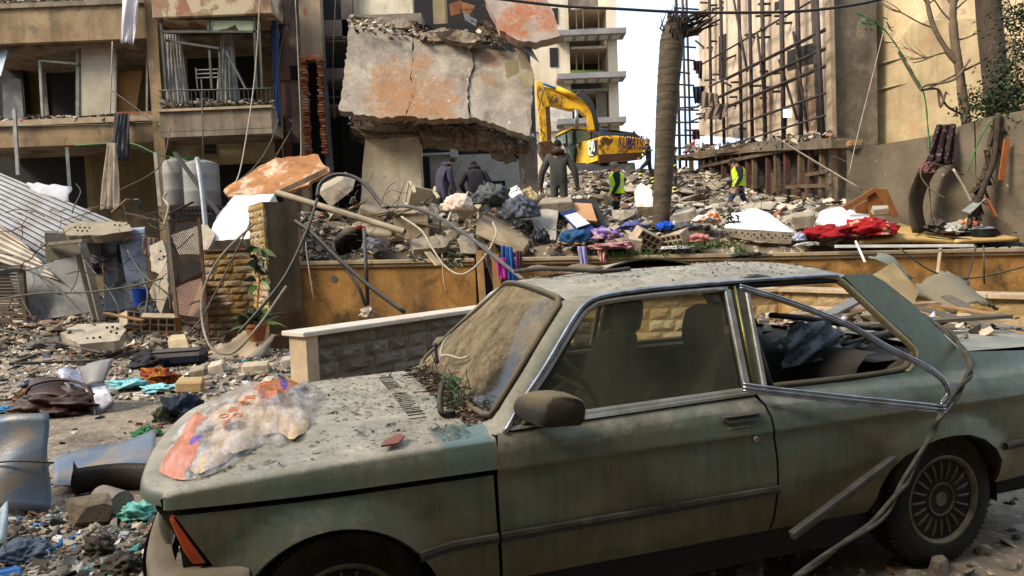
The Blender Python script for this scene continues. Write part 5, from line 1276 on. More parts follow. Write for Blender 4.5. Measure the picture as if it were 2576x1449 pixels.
for k in range(30):  # short putlogs across
 u = rnd(1700, 1960); v = rnd(-10, 330); Y = sw(max(u, 1740)) - rnd(.2, 1.0); a = P(u, v, Y); pole(a, a + Vector((rnd(.9, 1.6), rnd(-.2, .1), rnd(-.02, .03))), .042, 'putlog')
for k in range(12):
 v = 20 + k * 32; a = P(1700, v, 31.0); pole(a, a + Vector((rnd(.7, 1.4), rnd(0, .5), 0)), .04, 'putlog')
for k in range(9):
 u = rnd(1720, 1850); v = rnd(-10, 300); a = P(u, v, sw(max(u, 1740)) - .8); b = P(u + rnd(40, 110), v + rnd(-60, 70), sw(max(u, 1740)) - .9); pole(a, b, .042, 'brace')
# timber props under the ledge
for k in range(13):
 u = 1740 + k * 27 + rnd(-6, 6); Y = sw(u) - .7; mb = MB(); mb.bar(P(u, 392 - k * 1.5, Y), P(u + rnd(-4, 6), 482 + rnd(-8, 8), Y - .1), rnd(.12, .2), .14); mb.build('prop', RUST if k % 2 else M('old_prop_timber', (.20, .14, .09), (.12, .085, .055), scale=3), parent=t_)
for a, b in (((1700, 395), (1900, 372)), ((1760, 420), (2000, 372)), ((1980, 470), (2090, 466)), ((2030, 440), (2085, 430))):
 mb = MB(); mb.bar(P(a[0], a[1], sw(max(a[0], 1740)) - .9), P(b[0], b[1], sw(b[0]) - .9), .12); mb.build('beam', MATS['old_prop_timber'], parent=t_)
rebase(t_)
drape('tarpaulin', [(1762, 290), (1800, 262), (1832, 262)], [(1766, 300), (1790, 302), (1826, 298)], 26.8, 26.5, M('dirty_canvas', (.24, .19, .14), (.17, .13, .10), scale=2, bump=.3), 'dirty brown canvas sagging from the scaffolding', 'tarpaulin', 3, .15)
drape('tarpaulin', [(1766, 230), (1806, 236)], [(1764, 272), (1812, 268)], 27.0, 26.8, MATS['dirty_canvas'], 'small grey-brown canvas flap caught higher in the scaffolding', 'tarpaulin', 3, .1)
drape('cloth', [(1742, 218), (1774, 216)], [(1746, 260), (1768, 262)], 27.2, 27.2, M('navy_cloth', (.025, .03, .06), (.04, .045, .07)), 'navy cloth snagged on the scaffolding above the canvas', 'cloth', 3, .08)
drape('cloth', [(1744, 152), (1768, 154)], [(1746, 176), (1766, 206)], 27.2, 27.2, M('black_rag', (.03, .025, .025), (.08, .03, .03)), 'dark ragged cloth on the scaffolding, topmost of the snagged cloths', 'cloth', 3, .08)
drape('cloth', [(1742, 330), (1760, 328)], [(1742, 352), (1762, 350)], 27.4, 27.4, M('dark_red_cloth', (.10, .02, .025)), 'dark red cloth near the foot of the scaffolding', 'cloth', 2, .05)
slab('banner', [(1728, 375, 32.5), (1748, 350, 32.5), (1750, 380, 32.5), (1735, 388, 32.5)], .02, M('red_white_banner', (.62, .60, .58), (.55, .06, .07), scale=2.2, lo=.48, hi=.5), 'small red and white banner seen under the scaffolding', 'banner')
# lit work lamps
for u, v, Y, s_, lb in ((1981, 285, 23.2, .25, 'bright square floodlight clamped to a scaffold pole'), (1803, 371, 25.5, .09, 'small lit bulb under the crumbling ledge')):
 t_ = thing('work_lamp', lb, 'lamp', 'lit work lamps'); p = P(u, v, Y)
 mb = MB(); mb.box(p + Vector((0, .06, 0)), (s_ * 1.2, .08, s_ * 1.2)); mb.build('housing', ALU, parent=t_); mb = MB(); mb.box(p + Vector((0, .012, 0)), (s_, .012, s_)); mb.build('lit_panel', flat('lamp_light', (.80, .93, 1.0), .5, 0, 6.0), parent=t_)
 mb = MB(); mb.bar(p + Vector((0, .08, 0)), p + Vector((0, .1, -.5)), .03); mb.build('bracket', ALU, parent=t_); rebase(t_)

# ------------------------------------------------------------------ beige building at the right edge
t_ = thing('beige_building', 'pale beige building with fallen plaster and exposed brick behind the trees', 'building')
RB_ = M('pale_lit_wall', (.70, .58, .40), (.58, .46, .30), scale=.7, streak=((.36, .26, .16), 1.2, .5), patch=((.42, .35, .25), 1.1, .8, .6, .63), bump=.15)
LOWB = M('weathered_lower_wall', (.50, .41, .26), (.38, .30, .19), scale=.8, streak=((.18, .14, .09), 1.4, .5), stain=((.46, .25, .13), 1.0, .5, .58, .7), bump=.35)
EXB = M('exposed_brick', (.36, .19, .09), (.27, .14, .07), scale=2.5, bump=1.0, bscale=14)
def rw(u): return 22.4 - 3.6 * (u - 2205) / 371
def wallp(pl, off=0.0): return [P(u, v, rw(u) + off) for u, v in pl]
for nm, pl, off, mt in (('upper_wall', [(2200, -80), (2700, -80), (2700, 130), (2470, 170), (2330, 118), (2280, 108), (2225, 104), (2215, 70), (2200, 60)], 0, RB_), ('lower_wall', [(2200, 55), (2700, 40), (2700, 620), (2200, 620)], .12, LOWB), ('side_wall', [(2395, 230), (2560, 150), (2700, 120), (2700, 420), (2400, 420)], .03, RB_),
     ('brick_patch', [(2225, 88), (2250, 92), (2252, 112), (2228, 115)], .06, EXB), ('brick_patch', [(2345, 130), (2470, 112), (2478, 200), (2380, 235), (2352, 210), (2345, 180)], .06, EXB), ('brick_patch', [(2232, 330), (2400, 292), (2405, 330), (2232, 360)], .06, M('orange_render', (.50, .25, .10), (.42, .20, .08), scale=2, bump=.4)),
     ('brick_patch', [(2310, 138), (2324, 136), (2326, 300), (2312, 302)], .06, EXB)):
 mb = MB(); q = wallp(pl, off); q = jag(q, .2, .03) if 'patch' in nm or nm == 'upper_wall' else q; plate(mb, q, .3 if 'patch' not in nm else .04); mb.build(nm, mt, parent=t_)
for a, b in (((2330, 120), (2600, 20)), ((2207, 160), (2330, 130)), ((2205, 225), (2320, 200))):
 mb = MB(); mb.bar(P(a[0], a[1], rw(a[0]) - .01), P(b[0], b[1], rw(b[0]) - .01), .05, .05); mb.build('moulding', LOWB, parent=t_)
rebase(t_)
# grey boundary wall
t_ = thing('boundary_wall', 'leaning grey concrete boundary wall with pale scrapes', 'wall')
BW = M('scraped_concrete', (.235, .195, .145), (.175, .145, .105), scale=1.2, bump=.5, bscale=30, spot=((.42, .38, .31), 6, .70), stain=((.11, .09, .065), 1.2, .6, .5, .65), streak=((.10, .08, .06), 1.5, .5))
for pl in ([(2130, 380), (2330, 344), (2345, 600), (2128, 600)], [(2332, 344), (2450, 304), (2458, 600), (2347, 600)], [(2453, 302), (2700, 250), (2700, 620), (2461, 600)]):
 mb = MB(); q = jag([P(u, v, 13.9 - 2.2 * (u - 2130) / 446) for u, v in pl], .3, .012); plate(mb, q, .2); mb.build('wall_panel', BW, parent=t_)
rebase(t_)
for pl, Y, lb in (([(2138, 352), (2170, 350), (2172, 357), (2140, 360)], 13.7, 'upper'), ([(2136, 358), (2166, 356), (2168, 364), (2138, 366)], 13.65, 'lower')):
 mb = MB(); platepx(mb, [(u, v, Y) for u, v in pl], .15); single(mb, 'brick', M('loose_brick', (.46, .31, .17), coord='obj'), lb + ' of two loose yellow bricks on the boundary wall corner', 'brick', 'loose bricks on the wall')

# ------------------------------------------------------------------ trees
t_ = thing('broken_palm', 'snapped palm trunk with a shredded top standing in the rubble', 'tree')
ax = [(1662, 575), (1667, 480), (1672, 380), (1677, 280), (1683, 190), (1690, 110), (1695, 66)]; Yt = 12.9
cl_ = smoothline([P(u, v, Yt) for u, v in ax], 10); rad = []
for i, p in enumerate(cl_):
 f = i / (len(cl_) - 1); rad.append((.155 + .075 * f - .05 * max(0, f - .85) / .15) * (1 + .012 * math.sin(i * 2.1)))
mb = MB(); mb.tube(cl_, rad, 18); mb.build('trunk', BARK, parent=t_, smooth=True)
for k in range(26):
 f = k / 25; p = cl_[int(f * (len(cl_) - 2))]; r_ = rad[int(f * (len(cl_) - 2))]
 mb = MB(); mb.tube([p + Vector((math.cos(a) * (r_ + .003), math.sin(a) * (r_ + .003), .012 * math.sin(3 * a + k))) for a in np.linspace(0, 6.28, 19)[:-1]], .0035, 4, closed=True); mb.build('leaf_scar', BARK, parent=t_)
top = cl_[-1]
mb = MB()
for k in range(130):
 a = rnd(0, 6.28); r_ = rnd(.02, .2); b = top + Vector((math.cos(a) * r_, math.sin(a) * r_, rnd(-.35, .0))); mb.tube([b, b + Vector((math.cos(a) * rnd(0, .1), math.sin(a) * rnd(0, .1), rnd(.05, .22))), b + Vector((rnd(-.1, .16), rnd(-.1, .1), rnd(.12, .45)))], [rnd(.015, .04), .016, .004], 4)
o = mb.build('shredded_top', M('dead_fibre', (.055, .04, .03), (.10, .07, .045), scale=8, bump=.5), parent=t_); o['kind'] = 'stuff'
mb = MB()
for k in range(16):
 a = top + Vector((rnd(-.02, .12), rnd(-.1, .1), rnd(-.2, .05))); mb.tube(smoothline([a, a + Vector((.2 + rnd(0, .15), rnd(-.1, .1), rnd(.0, .14))), a + Vector((.45 + rnd(0, .3), rnd(-.1, .1), rnd(.12, .3)))], 4), [.03] * 5 + [.02] * 3 + [.008], 5)
o = mb.build('bent_fronds', MATS['dead_fibre'], parent=t_); o['kind'] = 'stuff'
rebase(t_)
def branchy(t, a, d, L, r, depth, mat, name, spread=.6, parent=None, kids=3):
 pts = [Vector(a)]; dd = Vector(d).normalized()
 for i in range(5): dd = (dd + Vector((rnd(-.2, .2), rnd(-.2, .2), rnd(-.12, .16)))).normalized(); pts.append(pts[-1] + dd * L / 5)
 t.tube(smoothline(pts, 3), list(np.linspace(r, r * .55, 16)), 6)
 if depth:
  for k in range(kids):
   i = random.randrange(2, 6); branchy(t, pts[i], dd + Vector((rnd(-spread, spread), rnd(-spread, spread), rnd(-.2, .5))), L * rnd(.5, .8), r * .5, depth - 1, mat, name, spread, kids=kids)
t_ = thing('bare_tree', 'slender bare forked tree in front of the beige wall', 'tree'); Yt = 13.2
mb = MB(); mb.tube(linepx([(2432, 312, Yt), (2424, 260, Yt), (2414, 180, Yt), (2400, 90, Yt), (2398, 20, Yt), (2404, -60, Yt)], 5), [.085] * 8 + [.075] * 10 + [.06] * 8, 10); mb.build('trunk', BARK2, parent=t_, smooth=True)
mb = MB(); mb.tube(linepx([(2415, 165, Yt), (2385, 130, Yt), (2350, 70, Yt), (2332, 0, Yt), (2330, -60, Yt)], 5), [.06] * 6 + [.045] * 8 + [.04] * 7, 8); mb.build('limb', BARK2, parent=t_, smooth=True)
mb = MB()
for u, v, d in ((2398, 30, (.8, 0, .6)), (2404, 10, (.6, .1, .8)), (2350, 70, (-.8, 0, .3)), (2340, 20, (-.6, 0, .7)), (2336, 10, (.7, 0, .5)), (2412, 100, (.9, 0, .2)), (2385, 130, (-.9, 0, -.1)), (2400, 60, (-.5, 0, .6)), (2400, 20, (-.5, 0, .8))): branchy(mb, P(u, v, Yt), d, rnd(.5, .9), .018, 2, BARK2, 'twig')
for p in ([(2424, 290, Yt), (2380, 265, Yt - .2), (2360, 225, Yt - .2), (2320, 226, Yt - .3), (2330, 215, Yt - .3), (2400, 200, Yt - .2), (2440, 150, Yt)], [(2360, 228, Yt - .2), (2366, 270, Yt - .2), (2380, 230, Yt - .3)], [(2320, 230, Yt), (2300, 200, Yt), (2260, 130, Yt)], [(2330, 225, Yt), (2420, 180, Yt), (2560, 110, Yt)]): mb.tube(linepx(p, 4), .022, 6)
o = mb.build('twigs', BARK2, parent=t_); o['kind'] = 'stuff'; rebase(t_)
t_ = thing('leafy_tree', 'thick dark trunk with small-leaved branches at the edge by the beige wall', 'tree'); Yt = 13.0
mb = MB(); mb.tube(linepx([(2520, 330, Yt), (2510, 260, Yt), (2500, 160, Yt), (2490, 60, Yt), (2482, -60, Yt)], 6), .205, 14); mb.build('trunk', M('dark_bark', (.13, .10, .07), (.08, .06, .045), scale=3, stretch=(1, 1, .3), bump=.7, bscale=16), parent=t_, smooth=True)
br = MB(); lv = MB()
def leafcl(c, n, R_, s):
 for k in range(n):
  a = c + Vector((random.gauss(0, R_), random.gauss(0, R_ * .7), random.gauss(0, R_ * .8))); d = Vector((rnd(-1, 1), rnd(-1, 1), rnd(-.8, .5))).normalized(); w = d.cross(Vector((rnd(-1, 1), rnd(-1, 1), rnd(-1, 1)))).normalized() * s * .22; L = s * rnd(.7, 1.3)
  lv.add([a, a + d * L * .45 + w, a + d * L, a + d * L * .45 - w], [(0, 1, 2, 3)])
for p, cl in (([(2500, 200, Yt), (2540, 170, Yt - .6), (2580, 90, Yt - 1)], 1), ([(2505, 260, Yt), (2545, 240, Yt - .6), (2590, 220, Yt - 1)], 1), ([(2510, 300, Yt), (2470, 270, Yt - .5), (2440, 265, Yt - .8)], 1), ([(2560, 330, Yt), (2520, 290, Yt - .5), (2490, 225, Yt - .8)], 1), ([(2600, 300, Yt - 1), (2560, 270, Yt - 1), (2530, 230, Yt - 1)], 1), ([(2620, 60, Yt - 1), (2570, 40, Yt - 1), (2545, 30, Yt - 1)], 1)):
 q = linepx(p, 6); br.tube(q, list(np.linspace(.03, .008, len(q))), 5)
 for x in q[3:]: leafcl(x, 34, .17, .085); br.tube([x, x + Vector((rnd(-.3, .3), rnd(-.2, .2), rnd(-.2, .3)))], .006, 4)
for u, v, n, R_ in ((2555, 215, 380, .24), (2570, 160, 220, .25), (2540, 260, 330, .22), (2580, 290, 300, .25), (2560, 60, 130, .22), (2500, 250, 60, .14), (2585, 110, 140, .22)): leafcl(P(u, v, Yt - .9), n, R_, .085)
br.build('branches', BARK2, parent=t_)['kind'] = 'stuff'; lv.build('foliage', LEAF, parent=t_, fix=False)['kind'] = 'stuff'; rebase(t_)
# overhead cable and straps
tubepx('overhead_cable', [(1150, -16, 9.5), (1400, 14, 9.5), (1550, 22, 9.5), (1700, 30, 9.5), (1850, 32, 9.5), (2000, 29, 9.5), (2110, 18, 9.5), (2200, 2, 9.5), (2300, -30, 9.5)], .02, flat('black_cable', (.012, .012, .014), .5), 'thick black overhead cable sagging across the sky gap', 'cable', n=8, sub=10)
for pts, lb in (([(2150, 30, 12.9), (2190, 50, 12.9), (2225, 75, 12.9), (2265, 130, 12.9), (2300, 190, 12.9), (2325, 240, 12.9), (2334, 320, 12.9), (2338, 380, 12.8)], 'torn green netting strip hanging down to the boundary wall'), ([(2560, 270, 12), (2500, 300, 12), (2465, 350, 11.9), (2435, 430, 11.7)], 'taut bright green strap tied over the boundary wall')):
 mb = MB(); q = linepx(pts, 6); mb.tube(q, [.007 + .008 * abs(math.sin(i * .9)) for i in range(len(q))], 5); single(mb, 'strap', GREEN, lb, 'strap', smooth=True)
mb = MB(); leaf_ = P(2205, 55, 12.9)
for k in range(18): a = leaf_ + Vector((rnd(-.25, .28), rnd(-.05, .05), rnd(-.16, .12))); mb.bar(a, a + Vector((rnd(-.12, .12), 0, rnd(-.1, .06))), .03, .006)
single(mb, 'netting_scrap', GREEN, 'scrap of torn green netting caught high on the grey flank', 'netting')['kind'] = 'stuff'
tubepx('cable', [(1950, 345, 14), (2040, 400, 13.8), (2170, 478, 13.5)], .016, CABLEW, 'pale rope stretched from the ledge down to the boundary wall', 'cable')
tubepx('cable', [(2240, -10, 13.5), (2220, 90, 13.5), (2160, 330, 13.5), (2135, 440, 13.4)], .008, CABLEW, 'thin pale wire slanting in front of the grey flank', 'cable')

# ------------------------------------------------------------------ rubble: named chunks first, the small stuff joined
ORI = Vector((0, 0, EYE))
def scatter(n, fx, fy, smin_, smax, power=2.2):
 out = []
 for k in range(n):
  x, y = fx(), fy(); s = smin_ + (smax - smin_) * random.random() ** power; out.append((x, y, height(x, y) + s * .12, s))
 return out
mnd = scatter(8000, lambda: rnd(-3.6, 10), lambda: 12.15 + 5.0 * random.random() ** 1.5, .03, .20) + scatter(9000, lambda: rnd(-3, 13), lambda: rnd(17, 32), .06, .48)
mnd += scatter(1500, lambda: rnd(1.5, 10), lambda: rnd(17, 27), .15, .55)
mnd += [(x, y, height(x, y), rnd(.04, .22)) for x, y in ((rnd(-6.4, -2.2), rnd(13.4, 16.6)) for _ in range(1500))]
shards('rubble', mnd, MIXR, 'small broken masonry covering the mound behind the ochre wall', 4)
lft = []
for k in range(7500):
 x = rnd(-11.5, -3.3); y = rnd(11.8, 17); lft.append((x, y, height(x, y) + .02, rnd(.025, .20) * (1 if random.random() < .8 else 1.7)))
shards('rubble', lft, MIXR, 'small rubble spilled in front of the wrecked apartment building', 6)
lit = []
for k in range(11000):
 x = rnd(-7.5, -.4); y = rnd(2.6, 12.5) if random.random() < .6 else rnd(9, 12.5)
 dens = .35 + .65 * smin(y, 8.5, 12) + (.5 if x < -2.0 and y < 5.2 else 0) + (.5 if x > -3.6 and y > 6 else 0)
 if random.random() > dens: continue
 lit.append((x, y, height(x, y) + .004, rnd(.012, .055) if random.random() < .9 else rnd(.05, .12)))
for k in range(1500): x = rnd(-3.5, 4.6); y = rnd(1.0, 4.4) ; lit.append((x, y, height(x, y) + .004, rnd(.012, .06) if random.random() < .9 else rnd(.05, .12)))
for k in range(1800): x = rnd(-2.3, 7.5); y = rnd(5.4, 11.6); lit.append((x, y, height(x, y) + .01, rnd(.03, .16)))
sl = [(p.x, p.y, .006, rnd(.008, .05) if k % 9 else rnd(.05, .12)) for k, p in enumerate(Pz(rnd(-20, 400), rnd(1270, 1460), .0) for _ in range(1300))]
shards('soil_clods', sl, [(FR4, 4), (FR1, 3), (FR2, 1.3), (FR3, .7), (FRB, .2), (FRG, .2), (FRW, .3)], 'dark soil and litter on the street before the car nose', 19)
for k in range(700): p = Pz(rnd(-20, 720), rnd(872, 1010), .0); lit.append((p.x, p.y, .012, rnd(.03, .16)))
shards('litter', lit, [(FR1, 4), (FR2, 4), (FR3, .8), (FR4, 4), (FRW, .8), (FRB, .18), (FRG, .18)], 'small stones and litter strewn over the street', 7)
GR = ('chunks on the mound crest', 'chunks in the rubble field', 'chunks before the apartment building', 'chunks on the street')
for k in range(85):
 x = rnd(-3.4, 6.5); y = 12.25 + 2.4 * random.random() ** 1.4; s = rnd(.18, .5) * (1 if random.random() < .8 else 1.35)
 inst('concrete_chunk', random.choice(LIB if k % 4 else LIBW), (x, y, height(x, y) + s * .16), (s, s, s * rnd(.7, 1.1)), None, 'broken grey concrete chunk among the debris on the crest behind the ochre wall', 'rubble', GR[0])
for k in range(95):
 x = rnd(1.5, 9.5); y = rnd(16, 27); s = rnd(.22, .65) if k % 4 else rnd(.7, 1.25)
 inst('concrete_chunk', random.choice(LIBW if k % 2 else LIB), (x, y, height(x, y) + s * .15), (s, s, s * rnd(.7, 1.1) * (1 if k % 4 else .5)), None, 'pale broken chunk lying in the wide rubble field behind the palm trunk', 'rubble', GR[1])
for k in range(50):
 x = rnd(-10, -4.4); y = rnd(12.2, 16.5); s = rnd(.16, .5)
 inst('concrete_chunk', random.choice(LIB), (x, y, height(x, y) + s * .16), (s, s, s * rnd(.6, 1)), None, 'dusty concrete chunk in the debris before the apartment building', 'rubble', GR[2])
for k in range(18):
 x = rnd(-1.8, 6.0); y = rnd(6.2, 10.0); s = rnd(.12, .32)
 inst('concrete_chunk', random.choice(LIB), (x, y, s * .2), (s, s, s * rnd(.6, 1)), None, 'dusty chunk lying between the car and the low stone walls', 'rubble', GR[3])

# ------------------------------------------------------------------ generators for soft and broken things
def bundle(name, u, v, w, h, Y, mat, label, cat, seed=0, amp=.28, group=None, dy=None, n=32, flat_=.35, parent=None, tilt=0.0):
 """crumpled heap of cloth or plastic about (u, v), w x h picture units, at distance Y"""
 r = random.Random(seed); c = P(u, v, Y); sx, sz = w / FV * Y / 2, h / FV * Y / 2; sy = dy or sx * .8
 waves = [(Vector((r.uniform(-1, 1), r.uniform(-1, 1), r.uniform(-1, 1))).normalized() * r.uniform(2.2, 13), r.uniform(0, 6.28), r.uniform(.5, 1.2)) for _ in range(16)]
 rows = []
 for i in range(n + 1):
  a = math.pi * i / n; row = []
  for j in range(2 * n + 1):
   b = 2 * math.pi * (j % (2 * n)) / (2 * n); d = Vector((math.sin(a) * math.cos(b), math.sin(a) * math.sin(b), math.cos(a)))
   k = sum(g * (.70 - abs(math.sin(w_.dot(d) + ph)) ** .7) / max(1, w_.length * .42) for w_, ph, g in waves)
   q = d * (1 + amp * k); z = q.z if q.z > -flat_ else -flat_ - .1 * (q.z + flat_)
   p = Vector((q.x * sx, q.y * sy, z * sz)); p.z += tilt * p.x; row.append(c + p)
  rows.append(row)
 mb = MB(); mb.grid(rows); o = mb.build(name, mat, smooth=True, weld=True, parent=parent)
 if parent is None: tag(o, label, cat, group); rebase(o)
 return o
def sheet(name, corners, mat, label, cat, n=14, m=10, wave=None, th=.012, parent=None, group=None, ragged=0.0):
 """bent sheet: bilinear patch between four picture points a b / c d (each u, v, Y), displaced by wave(a, b)"""
 A, B, C_, D_ = [P(*q) for q in corners]; nn = (B - A).cross(C_ - A).normalized(); rows = []
 if nn.dot(A - ORI) > 0: nn = -nn
 for i in range(m + 1):
  b = i / m; row = []
  for j in range(n + 1):
   a = j / n; p = A.lerp(B, a).lerp(C_.lerp(D_, a), b)
   if wave: p = p + nn * wave(a, b)
   if ragged and (i in (0, m) or j in (0, n)): p += Vector((rnd(-ragged, ragged), 0, rnd(-ragged, ragged)))
   row.append(p)
  rows.append(row)
 mb = MB(); mb.grid(rows); o = mb.build(name, mat, smooth=True, fix=False, parent=parent); sm = o.modifiers.new('thick', 'SOLIDIFY'); sm.thickness = th
 if parent is None: tag(o, label, cat, group); rebase(o)
 return o
def chunkpx(pts, th, mat, label, cat='rubble', name='concrete_slab', step=.1, amp=.015, group=None):
 return slab(name, pts, th, mat, label, cat, group, None, step, amp)
def hexpx(name, f, b, mat, label, cat, bevel=.008):
 """a block from its front four and back four picture points"""
 mb = MB(); mb.hexa([P(*q) for q in f], [P(*q) for q in b]); return single(mb, name, mat, label, cat, bevel=bevel)
def plankpx(a, b, w, h, mat, label, cat='plank', name='plank'):
 mb = MB(); mb.bar(P(*a), P(*b), w, h); return single(mb, name, mat, label, cat, bevel=.004)

# ------------------------------------------------------------------ heap at the gate post and along the ochre wall
chunkpx([(566, 474, 15.0), (640, 425, 15.4), (695, 397, 15.6), (800, 388, 15.6), (830, 432, 15.2), (760, 470, 14.8), (690, 488, 14.6), (570, 494, 14.6)], .07, PLY, 'large orange-stained board tilted on the heap above the white slab', 'board', 'board', .12, .045)
chunkpx([(590, 492, 14.0), (690, 488, 14.0), (668, 520, 13.6), (640, 548, 13.4), (628, 600, 13.0), (520, 606, 13.0), (545, 545, 13.6)], .22, WHITE, 'white plaster slab sliding off the heap beside the gate post', 'slab')
chunkpx([(430, 592, 13.0), (520, 560, 13.4), (540, 590, 13.0), (518, 640, 12.7), (450, 640, 12.7)], .2, CHUNK, 'beige broken slab behind the wire mesh gate, uppermost', 'slab')
plankpx((700, 486, 14.2), (822, 428, 14.6), .07, .1, WOOD, 'pale timber lying along the edge of the orange board')
t_ = thing('pipe', 'long beige hollow pipe lying across the heap', 'pipe'); a, b = P(696, 484, 12.5), P(1018, 583, 11.75)
mb = MB(); mb.tube([a, b], .055, 12, cap=False); mb.tube([a, b], .046, 12, cap=False); mb.build('tube', BEIGEM, parent=t_, smooth=True, fix=False); mb = MB(); mb.tube([b - (b - a).normalized() * .06, b - (b - a).normalized() * .05], .046, 12); mb.build('bore', DARK, parent=t_); rebase(t_)
hexpx('concrete_block', [(800, 484, 12.9), (862, 452, 13.0), (888, 478, 12.9), (832, 522, 12.8)], [(812, 462, 13.4), (870, 432, 13.4), (895, 452, 13.3), (845, 500, 13.3)], CHUNK, 'long grey concrete lump standing at an angle under the black hose arc', 'rubble')
hexpx('concrete_block', [(868, 582, 12.5), (985, 588, 12.3), (982, 622, 12.3), (890, 612, 12.4)], [(895, 556, 13.0), (990, 552, 12.9), (1000, 600, 12.9), (900, 600, 13.0)], CHUNK, 'flat-topped grey slab piece with a red rag on it', 'rubble', .02)
hexpx('concrete_block', [(990, 540, 12.6), (1076, 535, 12.6), (1080, 598, 12.5), (992, 606, 12.5)], [(1000, 520, 13.0), (1070, 520, 13.0), (1080, 590, 13.0), (1000, 600, 13.0)], M('ribbed_block', (.36, .29, .205), (.29, .23, .16), scale=4, stretch=(6, 6, .6), bump=.4), 'upright ribbed beige block in the middle of the heap', 'rubble')
bundle('rag', 906, 575, 24, 14, 12.25, M('red_rag', (.42, .06, .06)), 'small red rag on the flat grey slab', 'rag', 3)
hexpx('concrete_block', [(1200, 552, 12.2), (1322, 622, 12.0), (1312, 645, 12.0), (1196, 590, 12.1)], [(1225, 532, 12.9), (1346, 596, 12.7), (1340, 640, 12.7), (1222, 570, 12.8)], M('smooth_block', (.45, .37, .27), (.38, .31, .22), scale=3, bump=.3), 'long smooth beige concrete beam end lying on the wall', 'rubble', .015)
chunkpx([(1350, 520, 12.8), (1404, 530, 12.7), (1398, 604, 12.3), (1344, 602, 12.3), (1342, 560, 12.5)], .10, M('marbled_slab', (.48, .44, .38), (.36, .33, .29), scale=4, bump=.4), 'marbled grey slab leaning beside the blue binder', 'slab')
chunkpx([(1030, 602, 12.0), (1110, 590, 12.2), (1135, 602, 12.2), (1120, 622, 11.9), (1040, 628, 11.8)], .12, CHUNK, 'flat beige slab piece on the wall edge', 'slab')
plankpx((1075, 634, 11.6), (1104, 668, 11.45), .14, .03, M('pale_splinter', (.55, .44, .30)), 'short pale splintered board hanging over the ochre wall')
hexpx('concrete_block', [(1150, 600, 12.0), (1190, 598, 12.0), (1205, 640, 11.9), (1160, 640, 11.9)], [(1160, 585, 12.4), (1195, 585, 12.4), (1210, 630, 12.4), (1165, 630, 12.4)], CHUNK, 'squat beige chunk on the wall beside the broken gap', 'rubble', .02)
# old tyre half buried
t_ = thing('old_tyre', 'old black tyre half buried in the heap beside the gate post', 'tyre'); c = P(888, 615, 12.4)
mb = MB(); mb.lathe([(.19, -.09), (.27, -.10), (.31, -.07), (.32, 0), (.31, .07), (.27, .10), (.19, .09), (.18, 0), (.19, -.09)], 30, 'y'); o = mb.build('casing', TYRE, parent=t_, smooth=True)
t_.location = c; t_.rotation_euler = (.5, .2, .6)
bundle('cloth', 940, 620, 55, 44, 12.1, M('grey_white_rag', (.32, .33, .36), (.10, .10, .12), scale=6), 'grey and white rag beside the buried tyre', 'cloth', 9)
# dark stick, hoses and cables
tubepx('pole', [(916, 574, 11.5), (926, 786, 11.2)], .032, HOSE, 'upright dark pole leaning against the ochre wall', 'pole')
for pts, r_, mt, lb in (([(798, 495, 12.6), (806, 462, 12.7), (838, 441, 12.8), (880, 442, 12.8), (920, 465, 12.7), (958, 512, 12.5), (975, 522, 12.3)], .036, HOSE, 'thick black hose arching over the heap'),
     ([(960, 520, 12.4), (1030, 520, 12.2), (1100, 545, 12), (1180, 595, 11.6), (1250, 650, 11.2), (1322, 708, 10.8)], .032, M('grey_hose', (.15, .15, .155), (.22, .21, .2), scale=6), 'long grey hose running down over the broken gap'),
     ([(742, 556, 11.6), (790, 590, 11.4), (850, 650, 11.2), (930, 720, 11.0), (1018, 786, 10.8)], .034, HOSE, 'dark hose slanting down across the ochre wall'),
     ([(798, 500, 11.9), (772, 580, 11.4), (720, 690, 11.0), (660, 770, 10.6), (600, 838, 10.4)], .026, HOSE, 'dark cable curving down across the gate post'),
     ([(780, 590, 11.5), (850, 650, 11.3), (900, 720, 11.1), (920, 770, 11.1)], .026, HOSE, 'thin dark cable beside the slanting hose'),
     ([(1010, 545, 12), (1060, 580, 11.7), (1085, 620, 11.5), (1120, 670, 11.3), (1165, 690, 11.2), (1215, 650, 11.4), (1248, 590, 11.7), (1240, 560, 12)], .018, CABLEW, 'pale cable hanging in a loop over the ochre wall'),
     ([(770, 610, 11.4), (772, 640, 11.4), (790, 760, 11.4)], .012, CABLEW, 'thin pale cord hanging down the ochre wall near the post'),
     ([(1112, 640, 11.5), (1116, 700, 11.4), (1124, 738, 11.4)], .016, WOOD, 'dry twig hanging over the ochre wall'),
     ([(640, 562, 11.4), (560, 640, 11.2), (515, 720, 11.0), (508, 800, 10.8), (530, 872, 10.3), (585, 888, 10.2), (650, 820, 10.4), (720, 720, 10.9)], .020, M('beige_hose', (.34, .30, .24), (.25, .22, .17), scale=6), 'beige hose looping in front of the yellow stone wall'),
     ([(630, 560, 11.6), (590, 640, 11.4), (540, 740, 11.2), (500, 810, 11), (455, 860, 10.8)], .014, CABLE, 'thin dark wire crossing the yellow stone wall')):
 tubepx('cable' if 'hose' not in lb else 'hose', pts, r_, mt, lb, 'cable' if 'hose' not in lb else 'hose')
